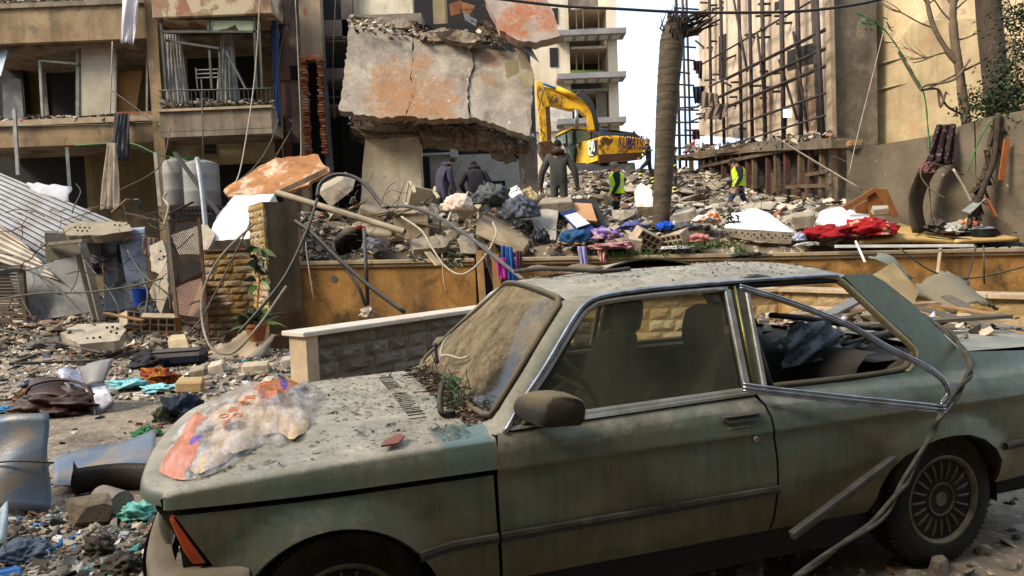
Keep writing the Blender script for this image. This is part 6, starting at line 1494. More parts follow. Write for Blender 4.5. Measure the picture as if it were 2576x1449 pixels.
# plastic chairs
def chair(u, v, Y, rot, lab, s=1.0):
 t = thing('plastic_chair', lab, 'chair', 'plastic chairs', P(u, v, Y), rot); CH = M('cream_plastic', (.60, .54, .40), (.52, .46, .33), scale=4, rough=.5, bump=.1, dust=.3)
 mb = MB(); mb.box((0, 0, .42), (.44, .42, .02)); mb.build('seat', CH, parent=t, bevel=.01)
 for x, y in ((-.2, -.2), (.2, -.2), (-.2, .2), (.2, .2)): mb = MB(); mb.bar((x * 1.15, y * 1.15, 0), (x, y, .42), .05, .035); mb.build('leg', CH, parent=t)
 bk = MB(); bk.tube(smoothline([(-.21, .2, .42), (-.22, .26, .7), (-.17, .30, .86), (.17, .30, .86), (.22, .26, .7), (.21, .2, .42)], 4), .02, 6); b = bk.build('backrest', CH, parent=t, smooth=True)
 for k in range(7): mb = MB(); x = -.15 + k * .05; mb.bar((x, .21, .46), (x, .295, .84), .03, .008); mb.build('slat', CH, parent=b)
 for z in (.55, .66, .76): mb = MB(); mb.bar((-.2, .22 + (z - .42) * .2, z), (.2, .22 + (z - .42) * .2, z), .02, .008, up=(0, 1, 0)); mb.build('cross_slat', CH, parent=b)
 for x in (-.23, .23): mb = MB(); mb.tube(smoothline([(x, -.2, .42), (x * 1.08, -.2, .62), (x * 1.08, .0, .65), (x, .25, .66)], 4), .02, 6); mb.build('armrest', CH, parent=t, smooth=True)
 t.scale = (s, s, s); return t
chair(1066, 520, 13.0, (R(-62), R(12), R(20)), 'overturned cream plastic chair beside the men on the heap')
chair(1165, 560, 12.5, (R(-40), R(-25), R(-35)), 'cream plastic chair under the pale bundle, half buried', .85)
for i, (f, b, lb) in enumerate((([(1352, 512), (1440, 506), (1452, 532), (1360, 540)], [(1362, 498), (1436, 494), (1446, 520), (1370, 526)], 'flat beige slab before the man with the fur hood'), ([(905, 520), (972, 548), (962, 566), (898, 545)], [(915, 505), (980, 530), (975, 552), (910, 530)], 'tilted grey slab below the black hose arc'), ([(1085, 560), (1140, 572), (1136, 604), (1082, 596)], [(1095, 548), (1146, 560), (1146, 594), (1094, 586)], 'squat grey chunk under the cream chair'), ([(762, 560), (800, 552), (812, 640), (768, 646)], [(770, 548), (806, 542), (820, 630), (776, 636)], 'upright beige slab beside the gate post'), ([(1690, 540), (1745, 528), (1752, 556), (1700, 566)], [(1698, 528), (1748, 518), (1758, 546), (1706, 556)], 'layered brown slab behind the palm trunk'), ([(1990, 545), (2048, 540), (2052, 572), (1998, 580)], [(1996, 534), (2048, 530), (2056, 562), (2004, 570)], 'broken beige slab between the two white slabs'))):
 hexpx('concrete_block', [(u, v, 12.75) for u, v in f], [(u, v, 13.2) for u, v in b], CHUNK, lb, 'rubble', .02)
# cloths on the heap
bundle('cloth', 1152, 520, 76, 62, 12.2, M('pink_white_cloth', (.62, .47, .38), (.70, .60, .52), scale=4, bump=.3), 'pale pink and white bundle of cloth on the heap', 'cloth', 4, .22)
GB = M('grey_blanket', (.17, .175, .175), (.11, .115, .12), scale=3, bump=.5, bscale=60)
bundle('blanket', 1232, 500, 92, 66, 12.6, GB, 'crumpled grey blanket, upper of the two on the heap', 'blanket', 5, .4)
bundle('blanket', 1308, 535, 78, 72, 12.4, M('blue_grey_blanket', (.17, .185, .22), (.11, .12, .15), scale=3, bump=.5, bscale=60), 'crumpled blue-grey blanket below the other on the heap', 'blanket', 6, .32)
bundle('bag', 1357, 605, 45, 55, 11.95, M('black_bag', (.02, .02, .022), (.04, .04, .045), rough=.4), 'black plastic bag beside the beige beam end', 'bag', 8, .35)
chunkpx([(1272, 478, 13.4), (1300, 466, 13.4), (1318, 494, 13.2), (1295, 506, 13.1)], .06, WHITE, 'small bluish white slab behind the grey blankets', 'slab')
bundle('foam', 1330, 500, 55, 48, 13.6, M('yellow_foam', (.55, .45, .26), (.45, .36, .2), scale=5), 'lump of yellow insulation beside the grey column', 'foam', 12, .2)
# planks and clothes in the broken gap
mb = MB(); wbox(mb, 1190, 640, 1298, 800, 12.0, .1); single(mb, 'gap_backing', DARK, 'black gap in the broken ochre wall', 'opening')
for i, (a, b) in enumerate((((1214, 612), (1262, 770)), ((1228, 616), (1284, 752)), ((1236, 610), (1292, 735)), ((1205, 630), (1218, 800)), ((1246, 640), (1255, 790)))):
 plankpx((a[0], a[1], 11.75 - .06 * i), (b[0], b[1], 11.5 - .06 * i), rnd(.08, .14), .03, WOOD, ('split brown plank in the broken gap, %s from the gate post' % ('nearest', 'third', 'fifth', 'second', 'fourth')[(1, 2, 4, 0, 3).index(i) if False else i]))
drape('cloth', [(1262, 618), (1290, 622)], [(1266, 700), (1305, 716)], 11.6, 11.4, M('blue_cloth', (.05, .16, .38), (.03, .10, .26), scale=4), 'blue cloth hanging in the broken gap', 'cloth', 3, .06)
drape('cloth', [(1248, 650), (1272, 648)], [(1258, 702), (1280, 700)], 11.45, 11.35, M('magenta_cloth', (.45, .04, .30)), 'magenta cloth hanging in the broken gap', 'cloth', 2, .04)
drape('cloth', [(1296, 630), (1312, 632)], [(1300, 690), (1312, 690)], 11.5, 11.45, M('plum_cloth', (.16, .05, .10)), 'dark plum cloth at the edge of the broken gap', 'cloth', 2, .04)
bundle('rag', 925, 790, 34, 34, 11.1, M('dirty_white_rag', (.48, .43, .36), (.3, .26, .2), scale=5), 'dirty white rag at the foot of the dark pole', 'rag', 14, .4)
# binder, boards and cloths along the coping
t_ = thing('binder', 'open blue binder with white pages lying on the rubble', 'binder')
for pl, mt, nm, th in (([(1408, 535, 12.5), (1440, 525, 12.6), (1478, 562, 12.3), (1446, 574, 12.2)], M('navy_cover', (.03, .07, .22)), 'cover', .01), ([(1446, 578, 12.2), (1484, 562, 12.3), (1500, 578, 12.2), (1470, 592, 12.1)], MATS['navy_cover'], 'cover', .01), ([(1420, 542, 12.44), (1450, 534, 12.5), (1484, 562, 12.25), (1452, 572, 12.14)], CLW, 'pages', .02)):
 mb = MB(); platepx(mb, pl, th); mb.build(nm, mt, parent=t_)
rebase(t_)
chunkpx([(1420, 508, 13.0), (1488, 512, 13.0), (1502, 556, 12.6), (1440, 550, 12.6)], .05, M('salmon_board', (.55, .34, .20), (.5, .30, .17), scale=2, bump=.1), 'salmon coloured board leaning on a dark cushion', 'board', 'board', .3, .004)
chunkpx([(1412, 500, 13.2), (1500, 500, 13.2), (1528, 572, 12.7), (1440, 560, 12.7)], .12, M('charcoal_cushion', (.06, .06, .055)), 'dark grey cushion behind the salmon board', 'cushion', 'cushion', .2, .02)
for u, v, w, h, Y, mt, lb, sd in ((1446, 600, 72, 46, 12.0, M('teal_blue_cloth', (.04, .15, .30), (.02, .09, .2), scale=4), 'teal blue cloth heap below the binder', 21), (1526, 594, 72, 40, 12.1, M('violet_check_cloth', (.16, .12, .42), (.50, .36, .36), scale=7, lo=.45, hi=.55), 'violet checked cloth on the coping', 22), (1540, 622, 110, 24, 11.85, M('pink_print_cloth', (.52, .30, .28), (.30, .16, .18), scale=8, lo=.45, hi=.55), 'pink printed cloth spread along the coping', 23), (1590, 572, 56, 26, 12.4, M('lilac_cloth', (.20, .20, .42), (.12, .13, .3), scale=5), 'lilac blue cloth beside the hollow block', 24), (1672, 572, 42, 28, 12.2, M('cobalt_plastic', (.02, .12, .50)), 'bright blue plastic at the foot of the palm trunk', 25), (1780, 555, 66, 34, 12.6, M('orange_white_bag', (.62, .58, .54), (.70, .22, .05), scale=5, lo=.50, hi=.54), 'orange and white plastic bag on the rubble behind the palm trunk', 26), (1758, 602, 44, 30, 11.95, M('pink_plastic', (.60, .30, .28)), 'pink plastic shard on the coping', 27), (1720, 575, 64, 26, 12.2, M('slate_cloth', (.13, .15, .16)), 'slate grey cloth beside the pink shard', 28), (2012, 600, 30, 26, 11.95, M('white_blue_rag', (.55, .57, .66), (.3, .33, .5), scale=9), 'white and blue rag beside the red blanket', 29), (1700, 624, 70, 12, 11.85, CLW, 'white crumpled paper strip on the coping', 31), (2030, 616, 60, 12, 11.85, M('pale_paper', (.6, .58, .52)), 'crumpled pale paper below the white slabs', 32)):
 bundle('cloth' if 'cloth' in lb or 'rag' in lb else 'litter_item', u, v, w, h, Y, mt, lb, 'cloth' if 'cloth' in lb or 'rag' in lb else 'litter', sd, .35)
drape('cloth', [(1452, 620), (1474, 620)], [(1462, 672), (1480, 672)], 11.7, 11.6, M('lavender_cloth', (.36, .34, .52)), 'lavender cloth strip hanging over the coping', 'cloth', 2, .03)
drape('cloth', [(1500, 622), (1530, 626)], [(1510, 655), (1524, 662)], 11.7, 11.62, MATS['pink_print_cloth'], 'end of pink printed cloth hanging over the coping', 'cloth', 2, .03)
for i, (u, v, Y, rot, lb) in enumerate(((1625, 598, 12.05, (.5, .4, .5), 'perforated hollow block tipped on end beside the palm trunk'), (1595, 610, 12.0, (.2, -.3, 1.4), 'hollow block lying beside the pink printed cloth'), (1700, 600, 12.1, (-.4, .1, 2.2), 'hollow block lying behind the pink shard'))):
 inst('hollow_block', HOLLOW, P(u, v, Y), 1.15, rot, lb, 'block', 'hollow blocks on the coping')
chunkpx([(1596, 480, 15.2), (1612, 460, 15.4), (1640, 476, 15.0), (1642, 520, 14.6), (1600, 520, 14.6)], .22, M('cream_chunk', (.56, .47, .32), (.7, .68, .63), scale=2, lo=.48, hi=.52, bump=.4), 'big cream and white chunk standing behind the palm trunk', 'rubble', 'concrete_chunk')
# two white plastered floor pieces with a perforated edge
for top, eb, lb in (([(1822, 572, 12.35), (1836, 538, 12.9), (1905, 525, 13.1), (1935, 536, 13.0), (1960, 556, 12.7), (1996, 584, 12.2), (1900, 578, 12.2)], [(1822, 574, 12.32), (1900, 580, 12.16), (1996, 586, 12.16), (1990, 614, 12.12), (1900, 608, 12.12), (1840, 596, 12.25)], 'white plastered floor slab with perforated edge, nearer the palm trunk'),
     ([(2052, 556, 12.5), (2066, 530, 12.9), (2110, 520, 13.1), (2190, 540, 12.9), (2260, 570, 12.5), (2230, 590, 12.2), (2120, 588, 12.2)], [(2052, 558, 12.46), (2120, 590, 12.16), (2180, 590, 12.16), (2176, 602, 12.14), (2110, 600, 12.14), (2056, 572, 12.4)], 'white plastered floor slab beneath the red blanket')):
 t_ = thing('floor_slab_piece', lb, 'slab', 'white floor slabs'); mb = MB(); q = jag([P(*p) for p in top], .15, .012); plate(mb, q, .10); mb.build('plaster_face', M('fresh_white_plaster', (.74, .74, .75), (.68, .68, .68), scale=2, bump=.15, stain=((.5, .42, .3), 2, .4, .62, .7)), parent=t_)
 mb = MB(); plate(mb, jag([P(*p) for p in eb], .08, .012), .35); mb.build('rough_edge', CHUNK, parent=t_)
 for k in range(22):
  a = k / 21; i0 = eb[0]; i1 = eb[1]; i2 = eb[2]
  f = a * 2; A_, B_ = (i0, i1) if f < 1 else (i1, i2); f = f % 1 if a < 1 else 1
  u = A_[0] + (B_[0] - A_[0]) * f; v = A_[1] + (B_[1] - A_[1]) * f + 9 + rnd(-2, 2); Y = A_[2] + (B_[2] - A_[2]) * f - .015
  mb = MB(); c = P(u, v + (k % 2) * 7, Y); mb.lathe([(.018, -.008), (.012, .0)], 7, 'y', c); mb.build('hole', DARK, parent=t_)
 rebase(t_)
RED = M('red_blanket', (.42, .012, .016), (.30, .008, .012), scale=3, bump=.4, bscale=50, patch=((.62, .42, .30), 4.2, .85, .60, .62))
bundle('blanket', 2182, 582, 130, 62, 12.15, RED, 'bright red patterned blanket heaped on the coping', 'blanket', 41, .3, dy=.45)
bundle('blanket', 2078, 590, 122, 46, 12.1, M('plain_red_blanket', (.34, .010, .018), (.26, .008, .014), scale=3, bump=.4, bscale=50), 'plain dark red blanket beside the patterned one', 'blanket', 42, .28, dy=.4)
mb = MB(); sheet('mattress_pad', [(2160, 606, 11.9), (2410, 606, 11.85), (2262, 560, 12.6), (2380, 596, 12.4)], M('foam_pad', (.56, .42, .20), (.48, .35, .16), scale=2, bump=.3), 'yellow foam mattress pad folded on the coping', 'mattress', 14, 8, lambda a, b: .05 * math.sin(3.1 * a) * (1 - b), .07)
sheet('mattress_pad', [(2400, 604, 11.75), (2560, 598, 11.7), (2410, 596, 12.0), (2560, 588, 11.95)], MATS['foam_pad'], 'flat strip of yellow foam in front of the cooking pots', 'mattress', 8, 4, None, .06)
plankpx((2100, 620, 11.66), (2450, 618, 11.62), .02, .05, WHITE, 'long white plank lying along the coping')
plankpx((2152, 606, 11.6), (2176, 660, 11.3), .03, .03, WHITE, 'white stick leaning against the ochre wall')
plankpx((2366, 624, 11.7), (2358, 690, 11.5), .05, .02, BEIGEM, 'short pale board hanging below the coping')
t_ = thing('broken_cabinet', 'smashed brown wooden cabinet tipped against the boundary wall', 'cabinet'); BRW = M('brown_veneer', (.34, .17, .06), (.26, .125, .045), scale=3, stretch=(1, 1, .3), bump=.2)
for pl, Y, nm in (([(2122, 520), (2200, 472), (2206, 480), (2132, 530)], 12.7, 'frame'), ([(2180, 478), (2230, 478), (2260, 540), (2190, 545)], 12.75, 'panel'), ([(2200, 474), (2232, 476), (2262, 545), (2250, 548)], 12.6, 'side'), ([(2150, 520), (2190, 500), (2196, 545), (2156, 545)], 12.9, 'back')):
 mb = MB(); platepx(mb, [(u, v, Y) for u, v in pl], .05); mb.build(nm, BRW, parent=t_, bevel=.003)
rebase(t_)
t_ = thing('magazine_stack', 'stack of grey papers beside the brown cabinet', 'paper')
for k in range(5): mb = MB(); platepx(mb, [(2190 + k, 530 - 3 * k, 12.5), (2228 + k, 528 - 3 * k, 12.4), (2236, 536 - 3 * k, 12.3), (2198, 540 - 3 * k, 12.35)], .02); mb.build('sheet', M('grey_paper', (.40, .36, .30), vary=.2), parent=t_)
rebase(t_)
# right end: carpet, curved sheet, dead palm leaf, pots
drape('carpet', [(2358, 314), (2408, 312)], [(2330, 408), (2398, 412)], 12.45, 12.35, M('dark_carpet', (.05, .025, .025), (.22, .18, .17), scale=14, lo=.56, hi=.6), 'dark patterned carpet hung over the boundary wall', 'carpet', 3, .05)
mb = MB(); e0 = linepx([(2345, 404, 12.3), (2312, 430, 12.2), (2290, 480, 12.1), (2286, 530, 12.0), (2300, 585, 11.95)], 5); e1 = linepx([(2400, 412, 12.5), (2360, 425, 12.6), (2330, 480, 12.65), (2322, 530, 12.65), (2336, 585, 12.6)], 5)
mb.grid([e0, [(a + b) / 2 for a, b in zip(e0, e1)], e1]); o = single(mb, 'curved_sheet', M('brown_sheet', (.17, .125, .08), (.10, .075, .05), scale=3, rough=.6), 'tall curved brown sheet standing against the boundary wall', 'sheet', smooth=True, fix=False); o.modifiers.new('thick', 'SOLIDIFY').thickness = .03
DF = M('dead_frond', (.06, .045, .035), (.11, .08, .055), scale=8, bump=.5)
t_ = thing('dead_palm_leaf', 'dead brown palm leaf hanging down the boundary wall', 'palm leaf'); mb = MB()
for k in range(40):
 a = k / 39; p = P(2505 - 60 * a + rnd(-6, 8), 292 + 255 * a, 11.95 - .1 * a); q = p + Vector((rnd(-.12, .12), rnd(-.12, 0), rnd(-.35, -.1))); mb.bar(p, q, rnd(.04, .11), .012)
mb.build('leaflets', DF, parent=t_)['kind'] = 'stuff'; mb = MB(); mb.tube(linepx([(2512, 285, 11.9), (2500, 400, 11.85), (2470, 480, 11.8), (2450, 545, 11.8)], 5), .05, 7); mb.build('midrib', DF, parent=t_, smooth=True); rebase(t_)
plankpx((2533, 350, 11.75), (2518, 455, 11.7), .10, .03, M('orange_wood', (.36, .15, .05)), 'orange-brown board leaning beside the dead palm leaf')
plankpx((2482, 500, 11.7), (2506, 545, 11.65), .12, .03, MATS['orange_wood'], 'short orange-brown board below the dead palm leaf')
chunkpx([(2418, 530, 11.8), (2470, 495, 11.8), (2480, 500, 11.75), (2440, 536, 11.7)], .03, FRAMEW, 'torn grey strip under the dead palm leaf', 'strip', 'strip')
def pot(u, v, Y, r, h, lab, mat):
 t = thing('cooking_pot', lab, 'pot', 'cooking pots'); c = P(u, v, Y)
 mb = MB(); mb.lathe([(r * .9, 0), (r, .02), (r, h), (r * 1.06, h + .008), (r * .96, h), (r * .93, .03), (.001, .025)], 24, 'z', c); mb.build('pan', mat, parent=t, smooth=True, angle=.7)
 for s_ in (-1, 1): mb = MB(); mb.tube(smoothline([c + Vector((s_ * r, -.06, h * .8)), c + Vector((s_ * (r + .06), 0, h * .8)), c + Vector((s_ * r, .06, h * .8))], 4), .01, 5); mb.build('handle', mat, parent=t, smooth=True)
 rebase(t); return t
pt_ = pot(2470, 597, 12.0, .22, .13, 'black cooking pot with a glass lid on the coping', BLACKP); pot(2545, 590, 12.1, .24, .10, 'wide black pan behind the pot at the edge', BLACKP); pot(2585, 598, 11.8, .18, .12, 'dark blue pan cut by the frame edge', M('navy_enamel', (.015, .02, .05), rough=.3))
mb = MB(); mb.lathe([(.22, 0), (.16, .035), (.05, .055), (.02, .06), (.03, .08), (.001, .085)], 22, 'z', P(2470, 597, 12.0) + Vector((0, 0, .142)) - pt_.location); mb.build('lid', M('smoky_lid', (.42, .44, .44), rough=.2), parent=pt_, smooth=True)
for u, v, w, h, Y, mt, lb, sd in ((2392, 580, 60, 34, 12.2, M('white_grey_bag', (.55, .54, .52), (.4, .38, .35), scale=6), 'white plastic bag beside the black pot', 51), (2430, 566, 50, 26, 12.3, M('yellow_red_pack', (.60, .48, .30), (.55, .12, .08), scale=9), 'yellow and red food packet behind the black pot', 52), (2352, 572, 44, 34, 12.2, BLACKP, 'crumpled black plastic beside the foam pad', 53), (2330, 430, 40, 40, 12.2, M('dusky_pink_cloth', (.25, .13, .13)), 'dusky pink cloth caught in the curved sheet', 54)):
 bundle('litter_item', u, v, w, h, Y, mt, lb, 'litter', sd, .4)
plankpx((2330, 590, 12.0), (2440, 602, 11.8), .14, .02, M('dark_tray', (.14, .09, .06)), 'thin dark tray under the litter beside the pots', 'tray', 'tray')
for pts, lb in (([(2262, 624, 11.6), (2340, 680, 11.5), (2420, 700, 11.5), (2500, 690, 11.5), (2600, 665, 11.5)], 'black cable drooping along the ochre wall at the edge'), ([(2455, 618, 11.6), (2440, 680, 11.55), (2425, 715, 11.5)], 'short black cable hanging off the coping, nearer the palm'), ([(2474, 618, 11.6), (2476, 715, 11.5)], 'short straight black cable hanging off the coping')):
 tubepx('cable', pts, .014, HOSE, lb, 'cable')
tubepx('cable', [(2424, 440, 12.0), (2340, 410, 12.1), (2316, 440, 12.1), (2345, 480, 12.0), (2380, 500, 11.9)], .012, CABLE, 'tangled wire inside the curved sheet', 'cable')
tubepx('pole', [(2398, 425, 11.9), (2425, 470, 11.9), (2445, 510, 11.9)], .02, CABLEW, 'thin pale bent rod on the boundary wall', 'pole')
# ferns and grass on the coping
mb = MB()
for u0, u1, v, n in ((1510, 1590, 648, 150), (1590, 1680, 645, 60), (1690, 1860, 625, 150), (1850, 1880, 640, 40)):
 for k in range(n):
  u = rnd(u0, u1); p = P(u, v - (u - 1500) * .015 + rnd(-10, 2), 11.7 + rnd(-.04, .12)); d = Vector((rnd(-1, 1), rnd(-1, .2), rnd(-.4, .9))).normalized() * rnd(.05, .13); w = Vector((d.z, 0, -d.x)).normalized() * .012
  mb.add([p - w, p + w, p + d], [(0, 1, 2)])
tag(mb.build('fern_tufts', LEAFY, fix=False), 'green weeds growing along the top of the ochre wall', 'weeds', kind='stuff')
def sprig(u, v, Y, lab, n=22, s=.16):
 mb = MB()
 for k in range(n):
  a = P(u + rnd(-18, 18), v + rnd(-14, 14), Y); d = Vector((rnd(-1, 1), rnd(-.6, .2), rnd(-.9, .3))).normalized() * s; w = d.cross(Vector((0, 1, 0))).normalized() * s * .14; mb.add([a, a + d * .5 + w, a + d, a + d * .5 - w], [(0, 1, 2, 3)])
 o = mb.build('leafy_sprig', LEAF, fix=False); tag(o, lab, 'plant'); return rebase(o)
sprig(1140, 655, 11.5, 'dusty leaf sprig hanging over the short ochre wall'); sprig(1050, 655, 11.5, 'small green sprig on the short ochre wall coping', 10, .12); sprig(1840, 545, 12.5, 'feathery green sprig beside the white floor slab', 24, .14)
# rag of dark debris on the car roof's far side and flotsam on the low wall
sheet('curved_sheet', [(2290, 735, 7.6), (2400, 690, 7.8), (2400, 790, 7.2), (2512, 785, 7.2)], M('khaki_sheet', (.20, .18, .12), (.15, .135, .09), scale=2, rough=.6, bump=.2, dust=.3), 'large bent khaki sheet lying behind the car boot', 'sheet', 14, 10, lambda a, b: .12 * math.sin(math.pi * a), .012, ragged=.03)
sheet('torn_sheeting', [(2180, 652, 7.4), (2215, 640, 7.5), (2285, 700, 7.2), (2300, 690, 7.3)], M('grey_green_panel', (.24, .25, .20), (.18, .18, .14), scale=3, rough=.5), 'torn grey-green panel behind the car roof', 'panel', 8, 6, lambda a, b: .05 * math.sin(5 * b), .01, ragged=.02)
chunkpx([(2195, 690, 6.9), (2250, 660, 7.1), (2312, 735, 6.9), (2300, 770, 6.7), (2260, 765, 6.7)], .05, M('beige_foam_board', (.46, .36, .20), (.36, .28, .16), scale=4), 'torn beige board leaning behind the rear pillar', 'board', 'board')
for i, (a, b, w) in enumerate((((2300, 770, 6.4), (2576, 850, 5.6), .14), ((2340, 765, 6.6), (2560, 800, 6.0), .10), ((2330, 800, 6.2), (2600, 830, 5.9), .2), ((2380, 745, 6.9), (2480, 800, 6.4), .12))):
 plankpx(a, b, w, .02, (M('grey_wood', (.20, .17, .13), (.13, .11, .085), scale=4, stretch=(.3, 1, 1)), WOOD, GREYM, MATS['grey_wood'])[i], ('broken grey plank lying over the boot, lowest', 'thin brown plank lying over the boot', 'grey metal strip lying over the boot', 'short grey plank, topmost of the pile on the boot')[i])
for k in range(18):
 s = rnd(.07, .2); inst('concrete_chunk', random.choice(LIB), carw(rnd(2.75, 3.5), rnd(-.7, .40), .975 + s * .15), s, None, 'small rubble lump lying on the car boot', 'rubble', 'chunks on the boot')
bt = [(*carw(rnd(2.72, 3.55), min(.55, random.gauss(-.25, .35)), .975), rnd(.015, .09)) for _ in range(420)]
shards('boot_rubble', bt, MIXR, 'grit and splinters heaped on the car boot', 17)
for i, (a, b) in enumerate((((2.72, .1), (3.5, .35)), ((2.8, -.5), (3.55, -.1)), ((2.75, -.2), (3.5, -.55)))): mb = MB(); mb.bar(carw(*a, 1.02), carw(*b, 1.04 + .04 * i), .09, .018); single(mb, 'plank', (M('grey_wood', (.2, .17, .13)), WOOD, GREYM)[i], ('grey plank lying on the boot nearest the cable', 'brown plank lying on the boot', 'thin metal strip lying on the far side of the boot')[i], 'plank')
tag(sheet('plastic_film', [(2320, 800, 5.2), (2350, 790, 5.3), (2325, 815, 5.1), (2372, 812, 5.2)], CLW, 'scrap of white plastic film on the boot', 'plastic', 8, 6, lambda a, b: .03 * math.sin(9 * a + 5 * b), .003), None)
# ------------------------------------------------------------------ left: collapsed sheds and scrap in front of the apartment building
def corr(a, b): return -.09 * max(0, 1 - abs(((b * 14) % 1) - .5) * 6) + .10 * math.sin(2.4 * a) * b
sheet('corrugated_sheet', [(-40, 418, 15.6), (372, 592, 13.9), (-90, 560, 14.6), (152, 722, 13.0)], ZINC, 'large collapsed ribbed metal roof sheet', 'roof sheet', 16, 168, corr, .006)
sheet('corrugated_sheet', [(-60, 520, 14.0), (60, 610, 13.2), (-60, 640, 13.4), (150, 706, 12.7)], M('zinc_beige', (.40, .36, .31), (.30, .27, .23), scale=2, rough=.5, metal=.3, stain=((.24, .17, .11), 1.6, .55, .5, .7)), 'smaller beige ribbed sheet below the big roof sheet', 'roof sheet', 10, 40, lambda a, b: -.08 * max(0, 1 - abs(((b * 6) % 1) - .5) * 5), .006)
sheet('torn_sheeting', [(68, 462, 13.9), (180, 470, 13.6), (82, 482, 13.7), (168, 508, 13.3)], M('pale_panel', (.50, .50, .52), (.42, .42, .43), scale=3, bump=.15), 'torn white panel lying on the big roof sheet', 'panel', 10, 6, lambda a, b: .03 * math.sin(4 * a), .01, ragged=.03)
# steel cabinet
t_ = thing('steel_cabinet', 'battered blue-white steel cabinet standing in the scrap', 'cabinet'); CBM = M('chipped_blue_white', (.40, .44, .52), (.30, .34, .42), scale=3, rough=.5, bump=.2, stain=((.12, .08, .055), 2.6, .85, .55, .66), metal=.1)
mb = MB(); mb.hexa([P(262, 790, 13.6), P(372, 770, 13.5), P(372, 760, 14.1), P(270, 780, 14.2)], [P(258, 588, 13.6), P(364, 574, 13.5), P(366, 570, 14.1), P(262, 580, 14.2)]); mb.build('body', CBM, parent=t_, bevel=.01)
mb = MB(); platepx(mb, [(300, 615, 13.3), (364, 606, 13.45), (372, 700, 13.4), (318, 712, 13.25)], .03); o = mb.build('door', CBM, parent=t_, bevel=.004); tubepx('handle', [(345, 655, 13.2), (350, 675, 13.2)], .01, ALU, parent=o)
mb = MB(); platepx(mb, [(255, 590, 13.58), (299, 586, 13.55), (310, 780, 13.55), (268, 788, 13.58)], .02); mb.build('side_door', CBM, parent=t_); mb = MB(); platepx(mb, [(292, 615, 13.46), (302, 614, 13.45), (318, 712, 13.4), (300, 716, 13.4)], .01); mb.build('gap', DARK, parent=t_); rebase(t_)
t_ = thing('steel_frame_box', 'dark open steel box behind the grey door panel', 'box')
mb = MB(); mb.hexa([P(116, 700, 13.6), P(258, 690, 13.5), P(258, 690, 14.2), P(116, 700, 14.2)], [P(112, 585, 13.6), P(252, 592, 13.5), P(252, 585, 14.2), P(112, 578, 14.2)]); mb.build('shell', M('dark_steel', (.10, .10, .10), (.15, .145, .14), scale=3, rough=.5, metal=.3, dust=.4), parent=t_); rebase(t_)
t_ = thing('metal_door', 'grey scratched metal door panel leaning in the scrap', 'door')
mb = MB(); platepx(mb, [(22, 688, 12.9), (205, 640, 12.9), (242, 782, 12.6), (66, 812, 12.6)], .03, .4, .01); mb.build('leaf', GREYM, parent=t_)
for a, b in (((108, 616), (214, 606)), ((206, 606), (256, 806)), ((196, 640), (242, 806))): mb = MB(); mb.bar(P(a[0], a[1], 12.85), P(b[0], b[1], 12.5), .12, .06); mb.build('frame', M('beige_grey_frame', (.27, .24, .19), (.2, .175, .14)), parent=t_, bevel=.005)
mb = MB(); platepx(mb, [(112, 614, 12.95), (206, 608, 12.95), (212, 640, 12.92), (116, 660, 12.95)], .02); mb.build('upper_leaf', M('olive_grey_panel', (.22, .20, .15)), parent=t_); rebase(t_)
t_ = thing('louvred_shutter', 'brown louvred shutter standing at the picture edge', 'shutter')
for k in range(15): mb = MB(); v = 682 + k * 8.5; mb.bar(P(-60, v + 2, 12.6), P(54 + k * .6, v, 12.5), .05, .012, up=(0, -.6, .8)); mb.build('slat', M('brown_slat', (.17, .13, .085), (.12, .09, .06)), parent=t_)
for a, b in (((56, 672), (66, 812)), ((-60, 674), (56, 672))): mb = MB(); mb.bar(P(a[0], a[1], 12.5), P(b[0], b[1], 12.45), .07); mb.build('frame', MATS['brown_slat'], parent=t_)
rebase(t_)
# water tanks on a grating
for u, w, Y, lb in ((452, 78, 16.0, 'pale grey water tank, slimmer and farther of the pair'), (512, 98, 15.6, 'pale grey water tank, wider and nearer of the pair')):
 t_ = thing('water_tank', lb, 'water tank', 'water tanks'); c = P(u, 518 if u < 480 else 522, Y); r_ = w / 2 / FV * Y * .86; h = 112 / FV * Y; WT = M('grey_plastic_tank', (.33, .33, .31), (.26, .26, .245), scale=2, rough=.55, bump=.08, streak=((.2, .17, .13), 3, .4))
 mb = MB(); mb.lathe([(r_ * .97, 0), (r_, .03), (r_, h * .32), (r_ * 1.015, h * .34), (r_, h * .36), (r_, h * .68), (r_ * 1.015, h * .70), (r_, h * .72), (r_, h * .93), (r_ * .96, h * .97), (r_ * .6, h * 1.02), (.12, h * 1.03)], 28, 'z', c); mb.build('barrel', WT, parent=t_, smooth=True, angle=.6)
 mb = MB(); mb.lathe([(.14, h * 1.02), (.14, h * 1.06), (.001, h * 1.07)], 16, 'z', c); mb.build('lid', WT, parent=t_); rebase(t_)
t_ = thing('tank_stand', 'dark steel stand under the water tanks', 'stand')
mb = MB(); x0, x1, z0, z1 = wb(430, 518, 560, 526, 15.2); mb.bx(x0, x1, 15.2, 16.4, z0, z1); mb.build('platform', BLACKP, parent=t_)
for k in range(14): mb = MB(); xx = x0 + (x1 - x0) * k / 13; mb.bar((xx, 15.2, z0), (xx + .05, 15.2, z0 - .28), .02); mb.build('bar', BLACKP, parent=t_)
for xx in (x0, x1): mb = MB(); mb.bar((xx, 15.25, z0), (xx, 15.25, .3), .06); mb.build('leg', BLACKP, parent=t_)
rebase(t_)
plankpx((440, 384, 14.8), (552, 540, 14.0), .09, .05, BLACKP, 'black beam leaning in front of the water tanks', 'beam', 'beam')
tubepx('pole', [(496, 398, 14.0), (508, 480, 13.6), (522, 628, 13.2)], .05, M('galvanised', (.34, .35, .36), rough=.5, metal=.4), 'grey metal post standing in front of the water tanks', 'pole')
